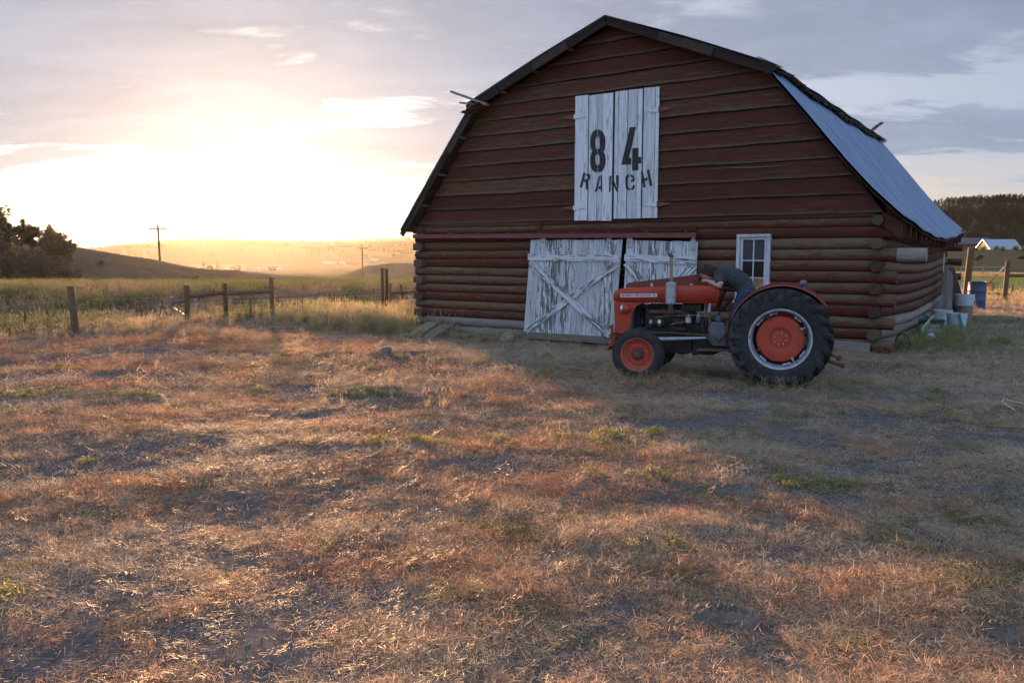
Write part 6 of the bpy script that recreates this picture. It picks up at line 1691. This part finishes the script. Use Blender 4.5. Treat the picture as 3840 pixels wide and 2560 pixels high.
    rp = MB(); rp.tube([(-.30, .1, z + 1.0), (-.10, .03, z + 1.26)], .023, 8); rp.lathe([(0, -.01), (.035, 0), (0, .01)], 8, 'Z', (-.12, .04, z + 1.28)); rp.build('white_tip', M['white'], o1)
    J = thing('stake_fence', 'low sunlit fence of short stakes behind the blue drum', 'fence', (22, 36, 0))
    line = [(28.6 - 6.9 * u, 48 - 12 * u) for u in [i / 15 for i in range(16)]] + [(22.2, 35.4), (22.9, 35.2), (23.5, 35.0), (24.2, 34.8), (25.0, 34.6)]
    for (x, y) in line:
        mb = MB(); zz = gz(x, y); h = rr.uniform(.42, .55); mb.tube([(x - 22, y - 36, zz - .1), (x - 22 + rr.uniform(-.03, .03), y - 36, zz + h)], [.04, .035], 8); mb.build('stake', M['post'], J, 40)
    wires(J, line, (.12, .28, .40), 0, 22, 36, .003)
    K = thing('metal_gate', 'faint grey tube gate in the green pasture', 'gate', (27.5, 47, gz(27.5, 47)))
    mb = MB()
    for zz in (.15, .45, .75, 1.05, 1.3): mb.tube([(-1.1, 0, zz), (1.3, -.4, zz)], .02, 6)
    for xx in (-1.1, .1, 1.3): mb.tube([(xx, -.4 * (xx + 1.1) / 2.4, .1), (xx, -.4 * (xx + 1.1) / 2.4, 1.32)], .022, 6)
    mb.build('gate_frame', M['galv'], K)
    for (x0, y0, x1, y1, r, lab) in ((19.3, 33.0, 20.4, 32.6, .11, 'short dark log lying in the grass behind the blue drum'), (20.4, 31.6, 22.4, 30.9, .16, 'long dark log lying right of the rim-lit post')):
        mb = MB(); z0, z1 = gz(x0, y0), gz(x1, y1); mb.tube([(0, 0, z0 + r * .7), ((x1 - x0) / 2, (y1 - y0) / 2, (z0 + z1) / 2 + r), (x1 - x0, y1 - y0, z1 + r * .6)], [r * .7, r, r * .8], 10, None, True, .12)
        q = mb.build('fallen_log', M['black'], None, 40); q.location = (x0, y0, 0); tag(q, lab, 'log', 'dark logs in the grass')
    # utility poles
    def pole(x, y, top, arm, za, lab):
        z = gz(x, y); t = thing('utility_pole', lab, 'utility pole', (x, y, 0), R(6), 'utility poles')
        mb = MB(); mb.tube([(0, 0, z - .5), (.03, 0, (z + top) / 2), (-.06, 0, top)], [.24, .21, .18], 10); mb.build('pole', M['pole'], t, 40)
        mb = MB(); mb.box((-arm / 2, -.24, za - .11), (arm / 2, -.04, za + .11)); mb.build('crossarm', M['pole'], t)
        for s in (1, -1):
            mb = MB(); mb.beam((0, -.1, za - .8), (s * arm * .27, -.1, za - .05), .03, .04, (0, 1, 0)); mb.build('arm_brace', M['pole'], t)
        for xx in (-arm * .47, -arm * .25, arm * .25, arm * .47):
            mb = MB(); mb.lathe([(.02, 0), (.02, .12), (.05, .14), (.055, .22), (.03, .26), (0, .26)], 8, 'Z', (xx, -.1, za + .06)); mb.build('insulator', M['cup'], t)
        mb = MB(); mb.lathe([(.02, 0), (.02, .15), (.05, .2), (.05, .28), (0, .32)], 8, 'Z', (-.06, 0, top)); mb.build('pole_top_insulator', M['cup'], t)
    p1 = (-66.0, 150.0); p2 = (-48.6, 260.0)
    pole(*p1, 7.25, 3.3, 6.45, 'near wooden utility pole at the foot of the left hill'); pole(*p2, 4.95, 3.7, 3.75, 'far wooden utility pole left of the barn')
    for k, (dx, lab) in enumerate(((-1.5, 'power line on the left insulator of the utility poles'), (1.5, 'power line on the right insulator of the utility poles'), (-.06, 'power line on the pole-top insulators'))):
        pts = []
        stops = [(-150, 118, 8.2), (p1[0] + dx, p1[1], 6.75 if k < 2 else 7.5), (p2[0] + dx, p2[1], 4.05 if k < 2 else 5.2), (20, 330, .5 if k < 2 else 1.5)]
        for a, b in zip(stops[:-1], stops[1:]):
            for i in range(14):
                u = i / 14; pts.append((a[0] + (b[0] - a[0]) * u, a[1] + (b[1] - a[1]) * u, a[2] + (b[2] - a[2]) * u - 1.6 * 4 * u * (1 - u) * (.5 if a[0] < -100 else 1)))
        pts.append(stops[-1]); mb = MB(); mb.tube(pts, .024, 5); q = mb.build('power_line', M['wire']); tag(q, lab, 'power line', 'power lines')
    # buildings
    def house(name, lab, x, y, z, L, W, hw, hr, wall, roof, group=None, rz=0):
        t = thing(name, lab, 'building', (x, y, z), rz, group)
        mb = MB(); mb.prism([(-W / 2, 0), (W / 2, 0), (W / 2, hw), (0, hw + hr), (-W / 2, hw)], lambda u, v, d: (d, u, v), -L / 2, L / 2); mb.build('wall', M[wall], t)
        rf = MB(); e = W * .06
        for s in (1, -1): rf.prism([(s * (W / 2 + e * 2), hw - e * 2 * hr / (W / 2)), (0, hw + hr), (0, hw + hr + .15), (s * (W / 2 + e * 2), hw - e * 2 * hr / (W / 2) + .15)], lambda u, v, d: (d, u, v), -L / 2 - .4, L / 2 + .4)
        rf.build('roof', M[roof], t)
        dm = MB(); dm.box((-.5, -W / 2 - .02, 0), (.5, -W / 2 + .01, min(2, hw * .8))); dm.build('door', M['dark_roof'], t)
        for xx in (-L * .3, L * .3):
            wm = MB(); wm.box((xx - .4, -W / 2 - .02, hw * .4), (xx + .4, -W / 2 + .01, hw * .8)); wm.build('window', M['glass_dark'], t)
        return t
    house('ranch_house', 'pale metal-roofed house with a pine gable on the right skyline', 185.5, 306, gz(185.5, 306) - 1.0, 11.2, 9, 1.8, 3.0, 'house_wall', 'house_roof', None, R(-3))
    house('dark_shed', 'dark purple-roofed building just behind the pale-roofed house', 188, 330, gz(188, 330) - .6, 15, 8, 3.4, 2.0, 'house_wall', 'dark_roof', None, R(-3))
    far = [(446, 850, 10, 2.6, 'white roof left of the valley conifers'), (526, 850, 8, 2.2, 'low white shed beside the round valley tree'), (559, 850, 5, 2.4, 'small bright roof right of the round valley tree'), (589, 850, 9, 3.2, 'bright white valley barn in the sun glare'), (612, 850, 7, 2.0, 'long low pale shed left of the dark valley barn'), (626, 850, 9, 4.0, 'dark valley barn right of the glare'), (642, 850, 7, 2.6, 'pale shed touching the dark valley barn')]
    for (u, D, L, h, lab) in far:
        x = (u - 1176) / 1840 * D; house('valley_shed', lab, x, D, gz(x, D), L, 6, h * .6, h * .5, 'house_white' if u != 626 else 'bark', 'house_roof' if u != 626 else 'dark_roof', 'valley farm buildings', R(10))
    for (u, L, h, lab) in ((753, 18, 5, 'hazy building below the far ridge, leftmost of a row'), (766, 12, 3.5, 'small white-roofed building below the far ridge'), (787, 16, 4.5, 'hazy long building below the far ridge, mid row'), (839, 14, 4, 'white roof beside the right utility pole'), (860, 22, 5, 'white-roofed building above the low mesa')):
        D = 1330; x = (u - 1176) / 1840 * D; house('valley_house', lab, x, D, gz(x, D) + (1 if u < 800 else 5), L * .7, 8, h * .5, h * .4, 'house_white', 'far_roof', 'houses below the far ridge', R(-8))
    # grazing cattle on the plain
    def cow(x, y, s, rz, lab):
        mb = MB(); mb.tube([(-.75, 0, 1.05), (-.6, 0, 1.1), (0, 0, 1.08), (.6, 0, 1.12), (.8, 0, 1.15)], [.2, .36, .40, .36, .2], 10); mb.tube([(.7, 0, 1.2), (1.05, 0, 1.0), (1.25, 0, .75)], [.22, .16, .12], 8); mb.tube([(1.2, 0, .85), (1.42, 0, .55)], [.13, .08], 8)
        for xx in (-.6, .55):
            for yy in (-.17, .17): mb.tube([(xx, yy, 1.0), (xx + .02, yy, .5), (xx, yy, 0)], [.14, .08, .06], 6)
        mb.tube([(-.85, 0, 1.25), (-.95, 0, .6)], [.03, .04], 5)
        o = mb.build('cow', M['cattle'], None, 60); o.location = (x, y, gz(x, y)); o.rotation_euler = (0, 0, rz); o.scale = (s, s, s); tag(o, lab, 'cow', 'cattle grazing on the plain')
    for (u, D, rz, lab) in ((461, 560, .2, 'dark cow grazing on the plain below the valley farm'), (491, 560, 2.8, 'dark cow right of the conifers on the hazy plain'), (441, 300, .5, 'nearer dark cow on the plain left of the brace fence rail'), (477, 300, 1.0, 'nearer dark cow on the plain above the brace fence'), (518, 300, 2.2, 'small dark cow above the middle brace post')):
        cow((u - 1176) / 1840 * D, D, 1.15, rz, lab)
fences()

# ------------------------------------------------------------------ odds and ends round the barn
def clutter():
    rr = random.Random(33)
    def W(bx, by): return from_barn(bx, by)
    # two plank ramps at the left corner
    for (x0, x1, lab, zt) in ((-9.74, -9.38, 'plank ramp nearest the barn corner, leaning on the sill log', .15), (-9.30, -8.96, 'plank ramp with a solid side, right of its twin', .12)):
        px, py = W((x0 + x1) / 2, -.3); w = (x1 - x0) / 2; t = thing('ramp', lab, 'ramp', (px, py, 0), BRZ, 'ramps by the barn corner')
        g0 = gz(*W((x0 + x1) / 2, -1.25))
        mb = MB(); mb.prism([(.16, zt), (-.10, zt - .03), (-.98, g0 - .02), (-.98, g0 - .06), (-.10, zt - .075), (.16, zt - .045)], lambda u, v, d: (d, u, v), -w, w); mb.build('ramp_board', M['ramp_wood'], t, None, .004)
        mb = MB(); mb.prism([(.14, zt - .05), (-.10, zt - .08), (-.90, g0 - .03), (.14, g0 - .15)], lambda u, v, d: (d, u, v), w - .03, w - .004); mb.prism([(.14, zt - .05), (-.10, zt - .08), (-.90, g0 - .03), (.14, g0 - .15)], lambda u, v, d: (d, u, v), -w + .004, -w + .03); mb.build('ramp_side', M['ramp_wood'], t)
        mb = MB(); mb.box((-w, .05, zt + .002), (w, .17, zt + .035)); mb.build('top_cleat', M['grey_wood'], t, None, .004)
    px, py = W(-8.5, -.5); mb = MB(); mb.box((-.24, -.22, -.02), (.24, .22, .13)); o = mb.build('wooden_block', M['ramp_wood'], None, None, .012); o.location = (px, py, gz(px, py)); o.rotation_euler = (R(2), 0, BRZ + R(8)); tag(o, 'low wooden block lying beside the ramps', 'block')
    px, py = W(-7.75, -.28); mb = MB(); mb.box((-.55, -.07, -.01), (.55, .07, .03)); o = mb.build('loose_board', M['grey_wood'], None, None, .004); o.location = (px, py, gz(px, py)); o.rotation_euler = (0, R(1), BRZ); tag(o, 'loose grey board on the ground between block and rock', 'board')
    def rock(name, lab, cat, x, y, r, mat, seed, flat=.7, sink=.3):
        q = random.Random(seed); bm = bmesh.new(); bmesh.ops.create_icosphere(bm, subdivisions=4, radius=1)
        ph = [q.uniform(0, 9) for _ in range(6)]
        for v in bm.verts:
            c = v.co; n = 1 + .16 * math.sin(c.x * 2.3 + ph[0]) * math.sin(c.y * 2.1 + ph[1]) + .12 * math.sin(c.z * 3.3 + ph[2] + c.x * 2) + .05 * math.sin(c.x * 7 + ph[3]) * math.sin(c.y * 8 + ph[4]) * math.sin(c.z * 6 + ph[5])
            v.co = Vector((c.x * r[0], c.y * r[1], c.z * r[2])) * n
        me = bpy.data.meshes.new(name); bm.to_mesh(me); bm.free(); me.materials.append(M[mat]); me.polygons.foreach_set('use_smooth', [True] * len(me.polygons))
        o = bpy.data.objects.new(name, me); COL.objects.link(o); o.location = (x, y, gz(x, y) + r[2] * (1 - sink) * .6); o.rotation_euler = (0, 0, q.uniform(0, 6)); tag(o, lab, cat); return o
    px, py = W(-7.25, -.62); rock('rock', 'brown fieldstone at the foot of the barn wall', 'rock', px, py, (.17, .15, .17), 'stone', 1)
    rock('stone', 'grey jagged stone lying in the dry yard left of the tractor', 'stone', -2.16, 13.49, (.13, .09, .08), 'dung', 2)
    rock('stone', 'small flat stone on the sunlit grass left of the barn', 'stone', -3.55, 15.9, (.12, .09, .06), 'stone', 4)
    # twig pile
    mb = MB()
    for _ in range(190):
        a = rr.uniform(0, 2 * PI); c = Vector((rr.gauss(0, .26), rr.gauss(0, .10), abs(rr.gauss(0, .05)) + .01)); L = rr.uniform(.04, .12)
        d = Vector((math.cos(a), math.sin(a), rr.uniform(-.3, .9))); mb.tube([c - d * L * .5, c + Vector((rr.uniform(-.02, .02), 0, rr.uniform(0, .03))), c + d * L * .5], [.006, .006, .004], 5)
    px, py = W(-9.45, -1.45); o = mb.build('twig_pile', M['ramp_wood']); o.location = (px, py, gz(px, py)); o.rotation_euler = (0, 0, BRZ + .3); tag(o, 'pile of short twigs at the foot of the ramps', 'twig pile')
    # dung
    def pat(x, y, r, seed, lab, hollow, sy=.75, h=.06):
        q = random.Random(seed); P = []; n, m = 64, 22; ph = [q.uniform(0, 9) for _ in range(5)]
        for i in range(m + 1):
            t = i / m; row = []
            for k in range(n + 1):
                a = 2 * PI * k / n; rad = r * t * (1 + .10 * math.sin(2 * a + ph[0]) + .07 * math.sin(3 * a + ph[1]) + .03 * math.sin(7 * a + ph[2]))
                z = h * (1 - t ** 4) * (1 - hollow * math.exp(-(t / .28) ** 2)) + .016 * math.sin(t * 19 + 2.5 * math.sin(a * 2 + ph[3])) * (1 - t * .7) + .007 * math.sin(9 * a + t * 9) + (q.uniform(-.003, .003) if i < m - 2 else 0)
                row.append((rad * math.cos(a), rad * sy * math.sin(a), z if i < m else -.03))
            P.append(row)
        mb = MB(); mb.grid(P); o = mb.build('cow_pat', M['dung'], None, 60); o.location = (x, y, gz(x, y) + .004); o.rotation_euler = (0, 0, q.uniform(-.3, .3)); tag(o, lab, 'cow pat', 'dried cow pats')
    pat(1.55, 5.5, .155, 1, 'round dried cow pat with a hollow centre', .8); pat(.99, 3.58, .15, 2, 'flat oval dried cow pat in the near foreground', .25, .7, .045); pat(2.2, 3.45, .10, 3, 'small lumpy cow pat at the lower right, half hidden by grass', .1, .8, .05)
    pat(2.85, 6.25, .17, 4, 'crumbled flat cow pat in the shade, upper of two', .1, .6, .022); pat(2.75, 5.65, .14, 5, 'crumbled flat cow pat in the shade, lower of two', .0, .6, .02)
    # chips and scraps
    for (x, y, l, w, rz, lab, mat) in ((-.13, 14.6, .16, .05, .3, 'pale wood chip on the bare ground before the barn doors', 'grey_wood'), (1.35, 10.3, .14, .06, .1, 'grey wood scrap beside the front tractor tyre', 'grey_wood'), (6.9, 12.4, .16, .10, .6, 'blue-grey scrap on the straw right of the tractor', 'rim'), (-3.4, 11.2, .22, .03, .5, 'grey stick on the sunlit yard', 'grey_wood'), (8.3, 12.2, .26, .05, -.4, 'dark stick on the straw near the right edge', 'bark'), (-1.95, 3.1, .022, .010, .6, 'tiny pink scrap in the lower left grass', 'pink')):
        mb = MB(); mb.box((-l / 2, -w / 2, 0), (l / 2, w / 2, .018)); o = mb.build('scrap', M[mat], None, None, .004); o.location = (x, y, gz(x, y) + .02); o.rotation_euler = (R(5), R(4), rz); tag(o, lab, 'scrap', 'scraps on the ground')
    mb = MB(); P = [(4.2, 7.75), (4.35, 7.9), (4.55, 7.85), (4.7, 7.7), (4.85, 7.5), (4.95, 7.4), (4.9, 7.3)]; mb.tube([(x - 4.5, y - 7.6, gz(x, y) + .05 + .02 * math.sin(i * 2)) for i, (x, y) in enumerate(P)], .006, 6); o = mb.build('twine', M['red_paint']); o.location = (4.5, 7.6, 0); tag(o, 'faded red baling twine curled on the straw', 'twine')
    mb = MB(); P = [(5.35, 8.35), (5.3, 8.5), (5.42, 8.66), (5.65, 8.7), (5.9, 8.6), (6.2, 8.62)]; mb.tube([(x - 5.6, y - 8.5, gz(x, y) + .07 + .04 * math.sin(i * 1.3)) for i, (x, y) in enumerate(P)], .005, 6); o = mb.build('twine', M['yellow']); o.location = (5.6, 8.5, 0); tag(o, 'pale baling twine looped above the straw', 'twine')
    # ---- right side of the barn
    def bucket(x, y, z, r, h, lab, tilt=0, mat='bucket', ribs=True, handle=True, name='bucket'):
        t = thing(name, lab, 'bucket', (x, y, z), rr.uniform(0, 6), 'buckets by the barn wall')
        t.rotation_euler[0] = tilt
        mb = MB(); mb.lathe([(0, .004), (r * .84, 0), (r * .86, .01), (r * .97, h * .74), (r, h), (r * .96, h), (r * .94, h * .75), (r * .82, .03), (0, .03)], 36, 'Z'); mb.build('bucket_body', M[mat], t, 40)
        if ribs:
            rb = MB()
            for k in (.78, .86): rb.lathe([(r * .97, h * k), (r * 1.035, h * k + .004), (r * 1.035, h * k + .010), (r * .98, h * k + .014)], 36, 'Z', (0, 0, 0), None, True)
            rb.lathe([(r * .97, h - .012), (r * 1.04, h - .010), (r * 1.04, h + .004), (r * .95, h + .004)], 36, 'Z', (0, 0, 0), None, True); rb.build('rim_band', M[mat], t, 40)
        if handle:
            hd = MB(); hd.tube([(r * 1.05 * math.cos(a), r * .9 * math.sin(a) * .35 + r * .95 * abs(math.sin(a)), h * .86 - r * .9 * math.sin(a)) for a in [PI * k / 12 for k in range(13)]], .004, 6); hd.build('wire_handle', M['wire'], t)
        return t
    b1 = bucket(9.52, 17.0, gz(9.52, 17), .195, .40, 'open white bucket with a green strap, nearest the camera'); bucket(9.75, 18.0, gz(9.75, 18), .205, .40, 'white bucket half hidden behind the dark tub')
    z = gz(10.85, 19.1); s1 = bucket(10.85, 19.1, z, .20, .38, 'grimy bucket at the bottom of the stacked pair', 0, 'pipe'); bucket(10.85, 19.1, z + .25, .215, .40, 'white ribbed bucket stacked in the grimy one')
    mb = MB(); bx_, by_ = 9.52 - .10, 17.0 - .19; zb = gz(9.52, 17)
    mb.grid([[(bx_ + .02 * i + .0, by_ - .012 - .004 * i, zb + .40 - .075 * i), (bx_ + .05 + .022 * i, by_ - .02 - .004 * i, zb + .40 - .075 * i)] for i in range(5)]); o = mb.build('strap', M['green_strap'], None, None, 0, .006); tag(o, 'green strap hanging over the nearest white bucket', 'strap')
    t = thing('storage_tub', 'dark plastic tub with a white label in front of the white buckets', 'tub', (9.05, 17.25, gz(9.05, 17.25)), BRZ + .35)
    mb = MB(); mb.prism([(-.24, 0), (.24, 0), (.28, .24), (-.28, .24)], lambda u, v, d: (u, d, v), -.16, .16); mb.build('tub_body', M['tub'], t, None, .012)
    mb = MB(); mb.box((-.295, -.175, .242), (.295, .175, .275)); mb.build('lid', M['tub'], t, None, .008); mb = MB(); mb.box((-.2, -.172, .06), (.18, -.165, .17)); mb.build('label_patch', M['white'], t)
    mb = MB(); mb.lathe([(.09, -.14), (.095, -.14), (.095, .14), (.085, .14), (.085, -.12), (0, -.12)], 24, 'X'); o = mb.build('pipe_piece', M['galv'], None, 40); px, py = W(.42, 3.6); o.location = (px, py, gz(px, py) + .09); o.rotation_euler = (0, 0, BRZ + R(30)); tag(o, 'short grey pipe lying in the grass under the pale channel', 'pipe')
    mb = MB(); mb.lathe([(0, -.11), (.07, -.11), (.08, -.05), (.08, .08), (.04, .11), (0, .11)], 18, 'X'); o = mb.build('plastic_jug', M['bucket'], None, 40); px, py = W(.48, 2.6); o.location = (px, py, gz(px, py) + .07); o.rotation_euler = (0, 0, .8); tag(o, 'white plastic jug lying in the grass by the barn corner', 'jug')
    # pale ribbed channel leaning along the wall
    a = Vector((*W(.30, 2.9), .18)); e = Vector((*W(.20, 6.0), .30)); t = thing('channel', 'pale ribbed plastic channel propped along the barn wall', 'channel', tuple(a), 0)
    mb = MB(); mb.beam((0, 0, 0), e - a, .03, .16, (0, 0, 1)); mb.build('channel_body', M['yellow'], t, None, .004)
    for k in range(9):
        p = (e - a) * ((k + .6) / 10); mb = MB(); sd = (e - a).normalized().cross(Vector((0, 0, 1))).normalized(); mb.beam(p + sd * .018 + Vector((0, 0, -.082)), p + sd * .018 + Vector((0, 0, .082)), .012, .012, (0, 1, 0)); mb.build('rib', M['grey_wood'], t)
    # A-shaped trestle leaning on the wall
    ox, oy = W(.35, 7.4); t = thing('wood_trestle', 'weathered A-shaped wooden frame leaning against the side wall', 'wooden frame', (ox, oy, gz(ox, oy)), BRZ)
    def bar(p, q, w, h, m='grey_wood'):
        mb = MB(); mb.beam(p, q, w, h, (0, 1, 0)); mb.build('frame_board', M[m], t, None, .004)
    bar((.02, -1.0, -.05), (-.12, -.25, 1.33), .10, .05); bar((.10, -.92, -.05), (-.02, -.20, 1.33), .10, .05); bar((-.05, -.2, 1.32), (.10, .95, .45), .04, .10); bar((-.02, -.1, 1.2), (.12, .45, -.05), .09, .04)
    bar((.05, -.55, .65), (.15, .35, -.05), .08, .04); bar((.12, .70, .62), (.16, .62, -.05), .09, .05); bar((.02, -.3, 1.28), (.3, 1.2, -.05), .10, .05)
    mb = MB(); px, py = W(.20, 7.05); z = gz(px, py); mb.tube([(0, 0, 0), (0, 0, 1.62)], .012, 8); mb.lathe([(0, -.02), (.02, 0), (0, .02)], 8, 'Z', (0, 0, 1.64)); o = mb.build('rod', M['white'], None, 40); o.location = (px, py, z); tag(o, 'thin white rod standing behind the wooden frame', 'rod')
    # iron wheel at the corner
    t = thing('iron_wheel', 'small rusty spoked iron wheel leaning at the barn corner', 'wheel', (*W(.26, .75), gz(*W(.26, .75)) + .15), BRZ - R(35))
    mb = MB(); ringp = [(.16 * math.cos(2 * PI * k / 32), 0, .16 * math.sin(2 * PI * k / 32)) for k in range(33)]; mb.tube(ringp, .014, 8, None, False); mb.build('wheel_rim', M['rusty'], t, 40)
    for k in range(5):
        mb = MB(); th = 2 * PI * k / 5; mb.tube([(0, 0, 0), (.155 * math.cos(th), 0, .155 * math.sin(th))], .008, 6); mb.build('spoke', M['rusty'], t)
    mb = MB(); mb.lathe([(0, -.04), (.03, -.04), (.03, .04), (0, .04)], 12, 'Y'); mb.build('wheel_hub', M['rusty'], t, 40)
    # blue drum
    x, y = 14.0, 24.0; t = thing('oil_drum', 'open blue steel drum standing behind the bucket stack', 'drum', (x, y, gz(x, y)))
    mb = MB(); mb.lathe([(0, .01), (.235, .01), (.245, 0), (.245, .25), (.252, .262), (.245, .275), (.245, .53), (.252, .545), (.245, .56), (.245, .80), (.252, .81), (.235, .812), (.232, .79), (.232, .05), (0, .05)], 40, 'Z'); mb.build('drum_body', M['barrel'], t, 40)
    for zz in (.262, .545):
        mb = MB(); mb.lathe([(.247, zz - .014), (.259, zz), (.247, zz + .014)], 40, 'Z', (0, 0, 0), None, True); mb.build('rolling_hoop', M['barrel'], t, 40)
    # broken white board in the hollow behind the fence
    x, y = -11.6, 25.3; z = gz(x, y); t = thing('broken_board', 'broken white board lying in the hollow behind the wire fence', 'board', (x, y, z + .12))
    mb = MB(); mb.beam((-.25, 0, .08), (.25, .05, -.02), .12, .03); mb.build('plank', M['bucket'], t); mb = MB(); mb.beam((.0, 0, .05), (.17, .02, .42), .04, .03); mb.build('splinter', M['bucket'], t)
clutter()

# ------------------------------------------------------------------ evening haze
def haze():
    m, g, out = new_mat('haze')
    v = g.n('ShaderNodeVolumePrincipled'); v.inputs['Color'].default_value = (1.0, .93, .84, 1); v.inputs['Density'].default_value = HAZE; v.inputs['Anisotropy'].default_value = .77
    g.l(v.outputs[0], out.inputs['Volume'])
    mb = MB(); mb.box((-2700, -70, -34), (1300, 2600, 84)); o = mb.build('haze', m); tag(o, kind='stuff')
HAZE = .000023
haze()
